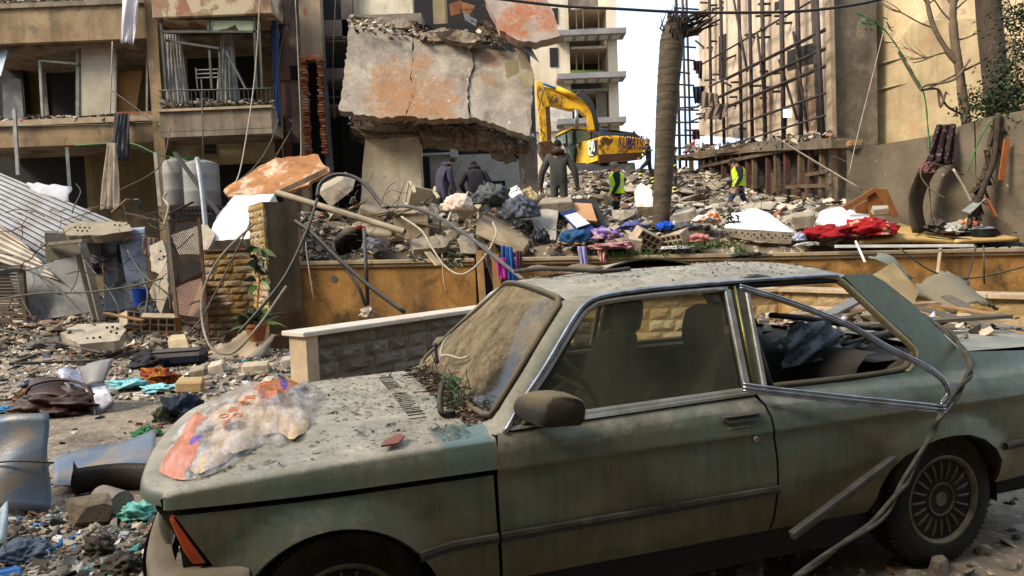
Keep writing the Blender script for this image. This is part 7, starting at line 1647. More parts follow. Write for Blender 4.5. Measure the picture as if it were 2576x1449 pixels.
tubepx('cable', [(412, 570, 13.4), (424, 520, 13.4), (412, 500, 13.5), (420, 484, 13.5)], .02, CABLEW, 'bent pale conduit beside the mesh gate', 'conduit')
# wire mesh gate
t_ = thing('mesh_gate', 'rusty wire mesh gate leaning before the yellow stone wall', 'gate'); ga, gb, gc, gd = P(420, 556, 11.9), P(500, 548, 12.1), P(452, 862, 11.6), P(524, 838, 11.8)
for a, b, w in ((ga, gc, .06), (gb, gd, .05), (ga, gb, .03), (ga.lerp(gc, .55), gb.lerp(gd, .48), .035)): mb = MB(); mb.bar(a, b, w, .04); mb.build('frame_bar', RUST if w < .06 else M('grey_brown_post', (.20, .16, .12)), parent=t_)
mb = MB(); N = 34
for k in range(-N, N):
 for sgn in (1, -1):
  pts = []
  for j in range(0, 41):
   b = j / 40; a = k / 17 + sgn * b * 2.0
   if 0 <= a <= 1: pts.append(ga.lerp(gb, a).lerp(gc.lerp(gd, a), b))
  if len(pts) > 1: mb.tube([pts[0], pts[-1]], .0045, 4, cap=False)
mb.build('wire_mesh', M('wire', (.12, .10, .085)), parent=t_)['kind'] = 'stuff'; rebase(t_)
# bicycle wheel
t_ = thing('bicycle_wheel', 'bent bicycle wheel lying in the scrap', 'wheel'); c = P(385, 770, 12.3)
mb = MB(); mb.tube([c + Vector((.24 * math.cos(a), .16 * math.sin(a), .10 * math.sin(a) + .02 * math.cos(2 * a))) for a in np.linspace(0, 6.28, 33)[:-1]], .016, 6, closed=True); mb.build('tyre', HOSE, parent=t_, smooth=True)
for k in range(14): a = k * .449; mb = MB(); mb.tube([c + Vector((0, 0, .01)), c + Vector((.23 * math.cos(a), .155 * math.sin(a), .095 * math.sin(a)))], .0035, 4); mb.build('spoke', ALU, parent=t_)
rebase(t_)
t_ = thing('bucket', 'bright blue plastic bucket in the scrap', 'bucket'); c = P(358, 768, 12.9); mb = MB(); mb.lathe([(.13, 0), (.17, .30), (.18, .31), (.165, .30), (.125, .02)], 18, 'z', c); mb.build('tub', M('blue_bucket', (.015, .09, .42), rough=.4, bump=.05), parent=t_, smooth=True, angle=.6); mb = MB(); mb.tube(smoothline([c + Vector((-.17, 0, .3)), c + Vector((0, -.18, .36)), c + Vector((.17, 0, .3))], 5), .006, 5); mb.build('handle', ALU, parent=t_); rebase(t_)
# blocks and slabs
def block_slab(name, pts, th, label, holes, mat=CHUNK):
 t = thing(name, label, 'slab', None); mb = MB(); q = jag([P(*p) for p in pts], .09, .018); plate(mb, q, th); mb.build('body', mat, parent=t)
 for (u, v, Y, r_) in holes: mb = MB(); mb.lathe([(r_, -.012), (r_ * .8, .004)], 8, 'y', P(u, v, Y - .005)); mb.build('hole', DARK, parent=t)
 return rebase(t)
block_slab('pot_slab', [(150, 838, 11.2), (195, 815, 11.7), (300, 812, 11.6), (318, 828, 11.3), (300, 856, 10.9), (200, 866, 10.8)], .15, 'flat broken hollow-pot slab lying before the scrap heap', [(u, v, 11.0, .022) for u, v in ((270, 824), (284, 822), (296, 826), (280, 834), (294, 838), (220, 852), (236, 850), (252, 848))])
block_slab('pot_slab', [(156, 572, 13.4), (200, 556, 13.6), (320, 558, 13.6), (334, 580, 13.2), (250, 592, 13.0), (170, 592, 13.1)], .16, 'hollow-pot slab on top of the steel box', [(u, v, 13.0, .02) for u, v in ((190, 572), (202, 572), (214, 573), (226, 573), (196, 580), (208, 581), (220, 581), (290, 566), (302, 567))], CHUNK)
block_slab('pot_slab', [(376, 618, 13.0), (408, 604, 13.0), (420, 640, 12.8), (412, 690, 12.6), (380, 682, 12.7)], .35, 'upright hollow-pot block beside the steel cabinet', [(u, v, 12.65, .022) for u, v in ((404, 632), (412, 645), (402, 652))])
block_slab('pot_slab', [(375, 735, 12.4), (400, 690, 12.6), (420, 660, 12.6), (424, 740, 12.2), (405, 790, 12.0)], .2, 'leaning beige slab with a ragged edge under the mesh gate', [])
for i, (u, v, Y, sc_, rot, lb) in enumerate(((400, 812, 11.6, 1.3, (.2, .1, .4), 'hollow block lying under the mesh gate'), (345, 806, 11.9, 1.2, (-.3, .2, 1.0), 'hollow block behind the flat pot slab'), (620, 655, 12.6, 1.0, (.2, 1.2, .3), 'hollow block edge under the white slab'))): inst('hollow_block', HOLLOW, P(u, v, Y), sc_, rot, lb, 'block', 'hollow blocks by the scrap')
hexpx('concrete_block', [(420, 855, 10.6), (470, 850, 10.6), (478, 876, 10.5), (425, 878, 10.5)], [(430, 842, 10.9), (466, 840, 10.9), (474, 870, 10.9), (430, 870, 10.9)], M('cream_block', (.56, .46, .31)), 'small cream block in front of the mesh gate', 'rubble', .015)
chunkpx([(430, 720, 12.2), (505, 700, 12.4), (520, 760, 12.0), (500, 800, 11.8), (440, 790, 11.9)], .15, M('pink_slab', (.46, .31, .24), (.38, .26, .2), scale=3, bump=.4), 'pinkish slab behind the wire mesh gate', 'slab')
for pts, r_, lb in (([(0, 752, 12.2), (100, 738, 12.1), (220, 735, 12), (330, 720, 12), (410, 700, 12)], .016, 'dark wire stretched across the scrap'), ([(0, 680, 12.3), (60, 676, 12.2), (140, 720, 12.0), (200, 780, 11.8), (260, 842, 11.4)], .018, 'black cable sagging over the metal door'), ([(40, 680, 12.3), (60, 760, 12.1), (90, 810, 11.9)], .012, 'thin wire hanging beside the louvred shutter'), ([(320, 630, 12.8), (360, 690, 12.5), (420, 740, 12.1), (430, 780, 12)], .014, 'wire looping before the steel cabinet'), ([(360, 700, 12.4), (372, 740, 12.2), (366, 800, 11.9), (380, 830, 11.6)], .02, 'bent grey conduit standing before the bucket'), ([(210, 650, 12.7), (280, 740, 12.3), (300, 790, 12.0), (285, 830, 11.6)], .012, 'slack wire between the metal door and the cabinet'), ([(0, 830, 11), (90, 845, 10.9), (180, 870, 10.7), (260, 888, 10.5)], .016, 'dark cable on the ground before the scrap heap')):
 tubepx('cable', pts, r_, CABLE, lb, 'cable')
for i in range(26):
 u = rnd(20, 480); v = rnd(520, 560) if i % 2 else rnd(780, 880); Y = 14.5 if i % 2 else 11.3; a = P(u, v, Y); b = a + Vector((rnd(-.9, .9), rnd(-.3, .3), rnd(-.12, .25)))
 mb = MB(); mb.bar(a, b, rnd(.04, .13), .02); single(mb, 'plank', random.choice([WOOD, WOOD, GREYM, RUST]), 'broken strip of wood or metal in the scrap before the apartment building', 'scrap', 'scrap strips')
for i in range(16):
 u = rnd(760, 1320); v = rnd(505, 610); a = P(u, v, rnd(12.1, 13.2)); b = a + Vector((rnd(-.7, .7), rnd(-.3, .3), rnd(-.25, .3)))
 mb = MB(); mb.bar(a, b, rnd(.04, .10), .02); single(mb, 'plank', random.choice([WOOD, GREYM, WOOD]), 'short broken strip sticking out of the heap behind the ochre wall', 'scrap', 'strips on the heap')
drape('cloth', [(360, 595), (398, 600)], [(365, 640), (400, 650)], 13.3, 13.2, M('dusty_pink_cloth', (.25, .17, .14)), 'dusty pinkish cloth on top of the steel cabinet', 'cloth', 3, .05)
# loose wire and rods everywhere in the wreck
def tangle(n, box, Y0, Y1, L, lab, seed):
 r = random.Random(seed); mb = MB()
 for k in range(n):
  u, v, Y = r.uniform(box[0], box[2]), r.uniform(box[1], box[3]), r.uniform(Y0, Y1); a = P(u, v, Y); pts = [a]; d = Vector((r.uniform(-1, 1), r.uniform(-.4, .2), r.uniform(-.6, .5))).normalized()
  for i in range(4): d = (d + Vector((r.uniform(-.5, .5), r.uniform(-.3, .3), r.uniform(-.55, .35)))).normalized(); pts.append(pts[-1] + d * L * r.uniform(.2, .5))
  mb.mi = r.randrange(3); mb.tube(smoothline(pts, 4), r.choice((.005, .007, .010)), 4)
 tag(mb.build('wire_tangle', [HOSE, CABLE, RUST], fix=False), lab, 'wire', kind='stuff')
tangle(90, (0, 520, 500, 870), 11.6, 14.5, .5, 'loose wires tangled through the scrap before the apartment building', 1)
tangle(80, (770, 470, 1400, 620), 11.8, 13.4, .4, 'loose wires sticking out of the heap behind the ochre wall', 2)
tangle(60, (1750, 400, 2120, 520), 18, 23, .9, 'bent rods sticking out of the rubble under the scaffolding', 3)
# potted plant at the gate post
t_ = thing('potted_plant', 'dusty broad-leaved plant in a terracotta pot at the gate post', 'plant'); c = Pz(640, 850, 0.0) if False else P(645, 842, 10.9)
mb = MB(); mb.lathe([(.11, 0), (.16, .22), (.18, .23), (.18, .28), (.155, .28), (.15, .22)], 18, 'z', c + Vector((0, 0, -.1))); mb.build('pot', M('terracotta', (.40, .17, .07)), parent=t_, smooth=True, angle=.6)
mb = MB(); q = linepx([(645, 830, 10.95), (648, 760, 11.0), (652, 690, 11.1), (645, 640, 11.1)], 5); mb.tube(q, .018, 6); mb.build('stem', WOOD, parent=t_)
def leaf(a, d, L, w, mat):
 d = Vector(d).normalized(); side = d.cross(Vector((0, -1, .3))).normalized(); rows = []
 for i in range(7):
  f = i / 6; p = a + d * L * f + Vector((0, 0, -L * .5 * f * f)); ww = w * math.sin(math.pi * min(1, f * .9 + .08)); rows.append([p - side * ww, p + Vector((0, 0, -.01)), p + side * ww])
 mb = MB(); mb.grid(rows); return mb.build('leaf', mat, parent=t_, smooth=True, fix=False)
for k in range(34): leaf(P(645 + rnd(-10, 10), 818 + rnd(-8, 8), 10.95), (rnd(-1, 1), rnd(-.8, .2), rnd(.3, 1.6)), rnd(.3, .55), rnd(.025, .05), LEAFY if k % 3 == 0 else LEAF)
for k in range(26): leaf(P(648 + rnd(-8, 8), 660 + rnd(-35, 70), 11.1), (rnd(-1, 1), rnd(-.8, .2), rnd(-.2, .8)), rnd(.16, .30), rnd(.035, .06), LEAFY if k % 4 == 0 else LEAF)
rebase(t_)

# ------------------------------------------------------------------ people
SKIN = M('skin', (.42, .25, .17), (.36, .21, .14), scale=12, rough=.6, bump=.05)
def person(label, loc, yaw, J=None, cols=None, coat=False, hood=None, hair=None, vest=None, bands=None, name='person', scale=1.0):
 """one continuous skinned body; J overrides joint positions (x right, y forward, z up, feet at z = 0)"""
 t = thing(name, label, 'person', None, loc, (0, 0, yaw)); t.scale = (scale,) * 3
 j = {'pel': (0, 0, .95), 'spi': (0, .0, 1.15), 'che': (0, .01, 1.36), 'nek': (0, .0, 1.50), 'hd0': (0, .02, 1.57), 'hd1': (0, .03, 1.65), 'hd2': (0, .02, 1.73),
     'lsh': (-.18, 0, 1.42), 'lel': (-.25, -.03, 1.14), 'lwr': (-.25, .08, .90), 'lha': (-.25, .11, .82), 'rsh': (.18, 0, 1.42), 'rel': (.25, -.03, 1.14), 'rwr': (.25, .08, .90), 'rha': (.25, .11, .82),
     'lhi': (-.09, 0, .90), 'lkn': (-.10, .03, .50), 'lan': (-.10, 0, .09), 'lto': (-.11, .16, .035), 'rhi': (.09, 0, .90), 'rkn': (.10, .03, .50), 'ran': (.10, 0, .09), 'rto': (.11, .16, .035)}
 j.update(J or {})
 k = 1.25 if coat else 1.0
 rad = {'pel': (.155 * k, .115 * k), 'spi': (.15 * k, .115 * k), 'che': (.175 * k, .125 * k), 'nek': (.058, .06), 'hd0': (.07, .085), 'hd1': (.078, .098), 'hd2': (.055, .07), 'sh': (.085 * k, .085 * k), 'el': (.058 * k, .058 * k), 'wr': (.04 * k, .04 * k), 'ha': (.035, .022), 'hi': (.095, .10), 'kn': (.068, .07), 'an': (.05, .055), 'to': (.042, .035)}
 names = list(j); E_ = [('pel', 'spi'), ('spi', 'che'), ('che', 'nek'), ('nek', 'hd0'), ('hd0', 'hd1'), ('hd1', 'hd2'), ('che', 'lsh'), ('lsh', 'lel'), ('lel', 'lwr'), ('lwr', 'lha'), ('che', 'rsh'), ('rsh', 'rel'), ('rel', 'rwr'), ('rwr', 'rha'), ('pel', 'lhi'), ('lhi', 'lkn'), ('lkn', 'lan'), ('lan', 'lto'), ('pel', 'rhi'), ('rhi', 'rkn'), ('rkn', 'ran'), ('ran', 'rto')]
 me = bpy.data.meshes.new('body'); me.from_pydata([j[n] for n in names], [(names.index(a), names.index(b)) for a, b in E_], [])
 o = bpy.data.objects.new('body', me); COL.objects.link(o)
 md = o.modifiers.new('s', 'SKIN'); sv = me.skin_vertices[0].data
 for i, n in enumerate(names): sv[i].radius = rad.get(n) or rad[n[1:]]; sv[i].use_root = n == 'pel'
 o.modifiers.new('d', 'SUBSURF').levels = 2
 dg = bpy.context.evaluated_depsgraph_get(); dg.update(); m2 = bpy.data.meshes.new_from_object(o.evaluated_get(dg)); bpy.data.objects.remove(o); bpy.data.meshes.remove(me)
 jk, tr, sh = cols
 for m in (jk, tr, SKIN, sh): m2.materials.append(m)
 jv = {n: Vector(j[n]) for n in names}
 reg = {**{n: 0 for n in ('spi', 'che', 'lsh', 'rsh', 'lel', 'rel', 'lwr', 'rwr')}, **{n: 1 for n in ('pel', 'lhi', 'rhi', 'lkn', 'rkn', 'lan', 'ran')}, 'nek': 2, 'hd0': 2, 'hd1': 2, 'hd2': 2, 'lha': 2, 'rha': 2, 'lto': 3, 'rto': 3}
 if coat: reg['pel'] = 0; reg['lhi'] = 0; reg['rhi'] = 0
 idx = []
 for p in m2.polygons:
  n = min(names, key=lambda q: (jv[q] - p.center).length); idx.append(reg[n])
 m2.polygons.foreach_set('material_index', idx); m2.polygons.foreach_set('use_smooth', [True] * len(m2.polygons))
 b = bpy.data.objects.new('body', m2); COL.objects.link(b); b.parent = t
 for s_ in 'lr':  # fingers and thumb
  w, h = jv[s_ + 'wr'], jv[s_ + 'ha']; d = (h - w).normalized(); sd = d.cross(Vector((0, 1, 0))); sd = sd.normalized() if sd.length > .1 else Vector((1, 0, 0)); cu = sd.cross(d)
  mb = MB()
  for q, L in ((-.024, .065), (-.008, .078), (.008, .074), (.024, .058)):
   a = h + sd * q; mb.tube([a, a + d * L * .5 + cu * .006, a + d * L + cu * .03], [.010, .009, .007], 6)
  a = w.lerp(h, .4) + sd * .03; mb.tube([a, a + sd * .025 + d * .03, a + sd * .02 + d * .06 + cu * .02], [.011, .010, .008], 6)
  mb.build('fingers', SKIN, parent=b, smooth=True)
 H = jv['hd1']; up = (jv['hd2'] - jv['hd0']).normalized(); fw = Vector((0, 1, 0)); fw = (fw - up * fw.dot(up)).normalized(); rt = fw.cross(up)
 mb = MB(); a = H + fw * .09 - up * .01; mb.tube([a + up * .03 - fw * .015, a + fw * .018, a - fw * .01 - up * .012], [.008, .014, .010], 6)
 for s_ in (-1, 1): mb.tube([H + rt * s_ * .076 + up * .02, H + rt * s_ * .088, H + rt * s_ * .076 - up * .03], [.008, .012, .008], 6)
 mb.build('nose_and_ears', SKIN, parent=b, smooth=True)
 mb = MB()
 for s_ in (-1, 1): mb.lathe([(.001, -.008), (.010, 0), (.001, .008)], 8, 'y', H + fw * .088 + rt * s_ * .032 + up * .02)
 mb.build('eyes', DARK, parent=b)
 mb = MB(); mb.box(H + fw * .088 - up * .045, (.045, .012, .008)); mb.build('mouth', M('lips', (.28, .12, .10)), parent=b)
 if hair:
  mb = MB(); rows = []
  for i in range(8):
   a = i / 7 * math.pi * .56; row = []
   for q in range(19):
    c = 2 * math.pi * q / 18; fr = math.cos(c); cut = 1.0 - .30 * max(0, fr); r_ = math.sin(a * cut); row.append(H + up * .012 + rt * math.sin(c) * r_ * .088 + fw * fr * r_ * .108 + up * math.cos(a * cut) * .118)
   rows.append(row)
  mb.grid(rows); mb.build('hair', hair, parent=t, smooth=True)
 if hood:
  mb = MB(); c = jv['nek'].lerp(jv['hd0'], .3); rows = []
  worn = hood[1]
  for i in range(9):
   a = i / 8 * math.pi * (.72 if worn else .9); row = []
   for q in range(19):
    b_ = 2 * math.pi * q / 18; R_ = (.125 if worn else .15); ctr = H - up * .01 - fw * .015 if worn else c - fw * .08
    row.append(ctr + rt * math.sin(b_) * math.sin(a) * R_ + fw * math.cos(b_) * math.sin(a) * R_ * (1 if worn else .75) + up * math.cos(a) * (R_ * 1.12 if worn else .075) + Vector((0, 0, .01 * math.sin(5 * b_))))
   rows.append(row)
  mb.grid(rows); mb.build('hood', hood[0], parent=t, smooth=True)
 if vest:
  mb = MB(); rows = []
  for f_, z_, (rx, ry) in ((jv['pel'], -.06, (.185, .155)), (jv['pel'], .06, (.185, .155)), (jv['spi'], 0, (.18, .15)), (jv['che'], -.06, (.20, .16)), (jv['che'], .03, (.205, .155)), (jv['che'], .09, (.17, .125)), (jv['nek'], -.02, (.10, .09))):
   rows.append([f_ + Vector((math.sin(a) * rx, math.cos(a) * ry, z_)) for a in np.linspace(0, 6.28319, 25)])
  mb.grid(rows); v = mb.build('safety_vest', vest, parent=t, smooth=True)
  for f_, z_, rx, ry in ((jv['spi'], -.08, .187, .157), (jv['spi'], .05, .189, .157)):
   mb = MB(); mb.grid([[f_ + Vector((math.sin(a) * rx, math.cos(a) * ry, z_ + dz)) for a in np.linspace(0, 6.28319, 25)] for dz in (0, .045)]); mb.build('reflective_band', M('reflective', (.62, .64, .60), rough=.3), parent=v, smooth=True)
 if bands:
  for n1, n2, f_, r_ in (('lel', 'lwr', .35, .068), ('rel', 'rwr', .35, .068), ('lkn', 'lan', .55, .085), ('rkn', 'ran', .55, .085), ('spi', 'che', .75, .17), ('lan', 'lkn', .12, .08), ('ran', 'rkn', .12, .08)):
   p = jv[n1].lerp(jv[n2], f_); d = (jv[n2] - jv[n1]).normalized(); mb = MB()
   mb.tube([p - d * .02, p + d * .02], r_ if n1 != 'spi' else .185, 14); mb.build('yellow_band', bands, parent=t)
 return t
def cl(name, c, **kw): return M(name, c, tuple(x * .7 for x in c), scale=6, bump=.35, bscale=30, rough=.9, **kw)
def stand(u, v_top, Y, hgt): q = P(u, v_top, Y); return Vector((q.x, q.y, q.z - hgt))
BLKC = cl('black_coat', (.04, .038, .045)); SHOE = cl('dark_shoe', (.03, .027, .025)); DKT = cl('dark_trousers', (.03, .03, .033)); HAIRB = cl('black_hair', (.012, .011, .011)); HAIRG = cl('grey_hair', (.20, .19, .18))
hunch = {'spi': (0, .04, 1.14), 'che': (0, .12, 1.32), 'nek': (0, .21, 1.44), 'hd0': (0, .26, 1.49), 'hd1': (0, .30, 1.55), 'hd2': (0, .31, 1.63), 'lsh': (-.18, .10, 1.38), 'rsh': (.18, .10, 1.38)}
person('man in a purple hooded jacket, back turned, walking on the heap', stand(1108, 396, 16.6, 1.66), R(-50), {**hunch, 'rel': (.24, .10, 1.10), 'rwr': (.25, .20, .88), 'rha': (.25, .24, .80), 'lel': (-.25, .08, 1.10), 'lwr': (-.24, .16, .87), 'lha': (-.24, .18, .79)}, (cl('purple_jacket', (.115, .10, .15)), DKT, SHOE), True, (MATS['purple_jacket'], False), HAIRB)
person('man in a black hooded coat seen from behind, bending forward', stand(1194, 404, 16.0, 1.64), R(8), {**hunch, 'lel': (-.34, .02, 1.12), 'lwr': (-.26, .22, .98), 'lha': (-.20, .28, .94), 'rel': (.34, .02, 1.12), 'rwr': (.26, .22, .98), 'rha': (.20, .28, .94)}, (BLKC, DKT, SHOE), True, (BLKC, False), HAIRB)
person('man in a grey-green jacket with a fur-trimmed hood, back turned', stand(1402, 358, 13.9, 1.72), R(-6), {'lel': (-.33, -.02, 1.13), 'lwr': (-.36, .05, .88), 'lha': (-.36, .08, .80), 'rel': (.33, -.02, 1.13), 'rwr': (.36, .05, .88), 'rha': (.36, .08, .80)}, (cl('grey_green_jacket', (.12, .12, .11)), cl('grey_trousers', (.13, .12, .11)), SHOE), True, (cl('brown_fur', (.10, .06, .035)), False), HAIRB)
YV = M('safety_yellow', (.62, .85, .02), (.52, .75, .02), scale=4, rough=.6, bump=.2)
person('grey-haired man in profile wearing a yellow safety vest over black', stand(1550, 410, 19.3, 1.74), R(80), {'hd1': (0, .05, 1.65)}, (BLKC, DKT, SHOE), False, None, HAIRG, YV).scale = (1.25, 1.3, 1)
person('man in jeans and a yellow safety vest looking down, walking', stand(1858, 402, 21.5, 1.70), R(75), {'nek': (0, .04, 1.49), 'hd0': (0, .08, 1.55), 'hd1': (0, .12, 1.61), 'hd2': (0, .12, 1.70), 'lkn': (-.10, .20, .52), 'lan': (-.10, .26, .10), 'lto': (-.11, .42, .04), 'rkn': (.10, -.10, .50), 'ran': (.10, -.32, .14), 'rto': (.11, -.18, .05), 'rel': (.24, .06, 1.14), 'rwr': (.18, .26, 1.02), 'rha': (.14, .32, 1.0)}, (BLKC, cl('blue_jeans', (.035, .085, .19)), SHOE), False, None, HAIRB, YV).scale = (1.25, 1.3, 1)
FF = cl('navy_uniform', (.06, .064, .08)); YB = flat('yellow_reflex', (.75, .68, .05), .5)
person('firefighter in navy with yellow bands stepping up on the rubble', stand(1630, 350, 26.5, 1.74), R(72), {'lkn': (-.10, .28, .66), 'lan': (-.10, .30, .26), 'lto': (-.11, .44, .22), 'rkn': (.10, -.06, .50), 'ran': (.10, -.16, .10), 'lel': (-.25, .10, 1.16), 'lwr': (-.20, .28, 1.04), 'lha': (-.18, .33, 1.02)}, (FF, FF, SHOE), False, None, HAIRG, None, YB)
person('firefighter in dark uniform half hidden behind the palm trunk', stand(1694, 372, 25.5, 1.72), R(-100), None, (FF, FF, SHOE), False, None, HAIRB, None, YB)

# ------------------------------------------------------------------ excavator
t_ = thing('excavator', 'yellow tracked excavator at work on the rubble', 'excavator'); XC = t_
YEL = M('excavator_yellow', (.80, .50, .03), (.70, .42, .03), scale=1.2, rough=.5, bump=.15, stain=((.16, .09, .035), 1.6, .8, .52, .66)); BRN = M('rust_dark', (.14, .075, .03), (.09, .05, .025), scale=2); XBL = flat('machine_black', (.015, .015, .016), .6)
CWM = M('worn_counterweight', (.74, .45, .03), (.60, .34, .03), scale=.8, rough=.55, bump=.25, stain=((.10, .055, .03), .9, .95, .52, .56))
def zx(x, y): return 1274.6 + x * .3241, y * .3241
def xp(x, y, Y): return (*zx(x, y), Y)
def xplate(name, pts, th, mat, parent=None, bevel=0.0): return slab(name, [xp(*p) for p in pts], th, mat, parent=parent or XC, bevel=bevel)
Y0 = 30.5
cwo = xplate('counterweight', [(702, 1085, Y0), (720, 1058, Y0), (800, 1050, Y0), (950, 1056, Y0 + .2), (1060, 1070, Y0 + .4), (1100, 1085, Y0 + .6), (1092, 1180, Y0 + .6), (1060, 1230, Y0 + .4), (900, 1252, Y0 + .2), (720, 1262, Y0)], 1.6, CWM, None, .08)
xplate('counterweight_skirt', [(716, 1200, Y0 - .03), (1070, 1180, Y0 + .37), (1050, 1236, Y0 + .37), (900, 1256, Y0 + .17), (722, 1266, Y0 - .03)], .1, BRN)
xplate('side_panel', [(530, 1112, Y0 + 2.2), (700, 1072, Y0), (706, 1245, Y0), (500, 1310, Y0 + 2.2)], .4, YEL)
xplate('engine_cover', [(690, 1045, Y0 + .5), (740, 1012, Y0 + .6), (830, 1008, Y0 + .6), (1000, 1030, Y0 + .8), (1030, 1060, Y0 + .8), (900, 1052, Y0 + .6), (720, 1058, Y0 + .4)], 1.4, M('engine_cover_grey', (.035, .045, .055), rough=.5))
xplate('side_hatch', [(640, 1100, Y0 + .75), (696, 1084, Y0 - .02), (700, 1200, Y0 - .02), (642, 1225, Y0 + .72)], .03, XBL)
xplate('exhaust', [(980, 1035, Y0 + 1), (985, 1015, Y0 + 1), (995, 1015, Y0 + 1), (998, 1035, Y0 + 1)], .15, XBL)
cab = xplate('cab', [(372, 1072, Y0 + 2.4), (395, 1040, Y0 + 2.3), (510, 985, Y0 + 1.6), (660, 1000, Y0 + 1.5), (664, 1110, Y0 + 1.5), (540, 1130, Y0 + 1.7), (520, 1300, Y0 + 1.8), (470, 1210, Y0 + 2.2), (440, 1130, Y0 + 2.3)], 1.4, XBL)
xplate('cab_roof', [(380, 1058, Y0 + 2.36), (395, 1036, Y0 + 2.25), (505, 983, Y0 + 1.55), (600, 985, Y0 + 1.5), (660, 1000, Y0 + 1.45), (655, 1010, Y0 + 1.45), (510, 997, Y0 + 1.55)], .9, YEL, cab)
CG = M('cab_glass', (.10, .17, .13), (.20, .24, .17), scale=1.2, rough=.12, bump=0, spec=.8, dust=.2)
for pl in ([(540, 1012, Y0 + 1.46), (650, 1015, Y0 + 1.42), (654, 1070, Y0 + 1.42), (545, 1120, Y0 + 1.5)], [(470, 1030, Y0 + 1.75), (508, 1008, Y0 + 1.6), (512, 1110, Y0 + 1.6), (476, 1130, Y0 + 1.8)], [(478, 1150, Y0 + 1.85), (520, 1130, Y0 + 1.65), (518, 1240, Y0 + 1.7), (484, 1220, Y0 + 1.9)], [(390, 1068, Y0 + 2.3), (455, 1036, Y0 + 1.9), (460, 1110, Y0 + 1.95), (410, 1120, Y0 + 2.2)]): xplate('window', pl, .01, CG, cab)
xplate('boom', [(262, 660, Y0 + .9), (300, 672, Y0 + .9), (400, 690, Y0 + .9), (530, 738, Y0 + .9), (620, 790, Y0 + .9), (676, 868, Y0 + .9), (704, 1010, Y0 + .9), (640, 1012, Y0 + .9), (622, 905, Y0 + .9), (560, 852, Y0 + .9), (480, 848, Y0 + .9), (330, 806, Y0 + .9), (284, 736, Y0 + .9)], .55, YEL, None, .03)
xplate('stick', [(226, 628, Y0 + .6), (262, 626, Y0 + .6), (296, 676, Y0 + .6), (330, 800, Y0 + .6), (348, 1000, Y0 + .6), (345, 1110, Y0 + .6), (268, 1112, Y0 + .6), (248, 960, Y0 + .6), (232, 780, Y0 + .6)], .5, YEL, None, .03)
xplate('stick_shadow_plate', [(300, 830, Y0 + .56), (335, 820, Y0 + .56), (348, 1095, Y0 + .56), (318, 1100, Y0 + .56)], .02, BRN)
xplate('bucket', [(255, 1100, Y0 + .5), (350, 1090, Y0 + .5), (400, 1180, Y0 + .6), (380, 1260, Y0 + .6), (300, 1250, Y0 + .6), (262, 1180, Y0 + .5)], 1.1, BRN, None, .04)
tubepx('cylinder_rod', [xp(248, 636, Y0 + .8), xp(400, 694, Y0 + .8)], .055, M('blue_rod', (.12, .25, .45), rough=.3, metal=.3), parent=XC)
tubepx('hydraulic_cylinder', [xp(385, 684, Y0 + .8), xp(535, 752, Y0 + .8)], .12, YEL, parent=XC)
tubepx('hydraulic_cylinder', [xp(540, 850, Y0 + .7), xp(545, 1000, Y0 + .8)], .10, M('steel_rod', (.4, .4, .4), metal=.7, rough=.3), parent=XC)
for k in range(7):
 tubepx('hose', [xp(530 + k * 4, 735 - k * 5, Y0 + .8), xp(600 + k * 4, 780 - k * 6, Y0 + .75), xp(650 + k * 4, 850 - k * 5, Y0 + .75), xp(676 + k * 5, 940, Y0 + .8), xp(690 + k * 4, 1015, Y0 + .9)], .025, XBL, parent=XC)
for pts in ([(262, 680), (240, 730), (260, 790), (245, 860)], [(300, 680), (270, 760), (285, 820)], [(260, 900), (275, 980), (262, 1050)], [(255, 1000), (290, 1040), (280, 1090)]): tubepx('hose', [xp(x, y, Y0 + .5) for x, y in pts], .025, XBL, parent=XC)
mb = MB(); wbox(mb, 1450, 408, 1580, 470, Y0 + .9, 2.0); mb.build('undercarriage', XBL, parent=XC)
for sg in (0, 1):
 mb = MB(); q = [P(1445, 436, Y0 + .4 + 2.4 * sg), P(1595, 432, Y0 + .4 + 2.4 * sg)]; mb.tube([q[0], q[1]], .4, 14); mb.build('track', XBL, parent=XC)
def text(s, a, b, h, mat, parent, ext=.01, out=.02):
 """lettering whose base line runs from a to b (points), standing proud towards the camera"""
 cu = bpy.data.curves.new('t', 'FONT'); cu.body = s; cu.size = 1; cu.extrude = 0; cu.offset = .018; o = bpy.data.objects.new('t', cu); COL.objects.link(o)
 dg = bpy.context.evaluated_depsgraph_get(); dg.update(); me = bpy.data.meshes.new_from_object(o.evaluated_get(dg)); bpy.data.objects.remove(o); bpy.data.curves.remove(cu)
 me.name = 'lettering'; xs_ = [v.co.x for v in me.vertices]; ys_ = [v.co.y for v in me.vertices]; w = max(xs_) - min(xs_); hh = max(ys_) - min(ys_)
 X = (b - a); L = X.length; X.normalize(); Nn = (ORI - a).normalized(); Z = Nn.cross(X).normalized(); Z = -Z if Z.z < 0 else Z; Nn = X.cross(Z); Nn = Nn if Nn.y < 0 else -Nn
 for v in me.vertices: p = a + X * ((v.co.x - min(xs_)) / w * L) + Z * ((v.co.y - min(ys_)) / hh * h) + Nn * out; v.co = p
 me.materials.append(mat); r = bpy.data.objects.new('lettering', me); COL.objects.link(r); r.parent = parent; return r
INK = flat('dark_print', (.02, .015, .03), .7); PUR = flat('purple_print', (.05, .02, .10), .7); WHP = flat('white_print', (.8, .8, .78), .6)
text('KOMATSU', P(*xp(335, 794, Y0 + .88)), P(*xp(428, 832, Y0 + .88)), .42, INK, XC); text('KOMATSU', P(*xp(862, 1150, Y0 + .1)), P(*xp(1072, 1166, Y0 + .42)), .62, PUR, XC, out=.04)
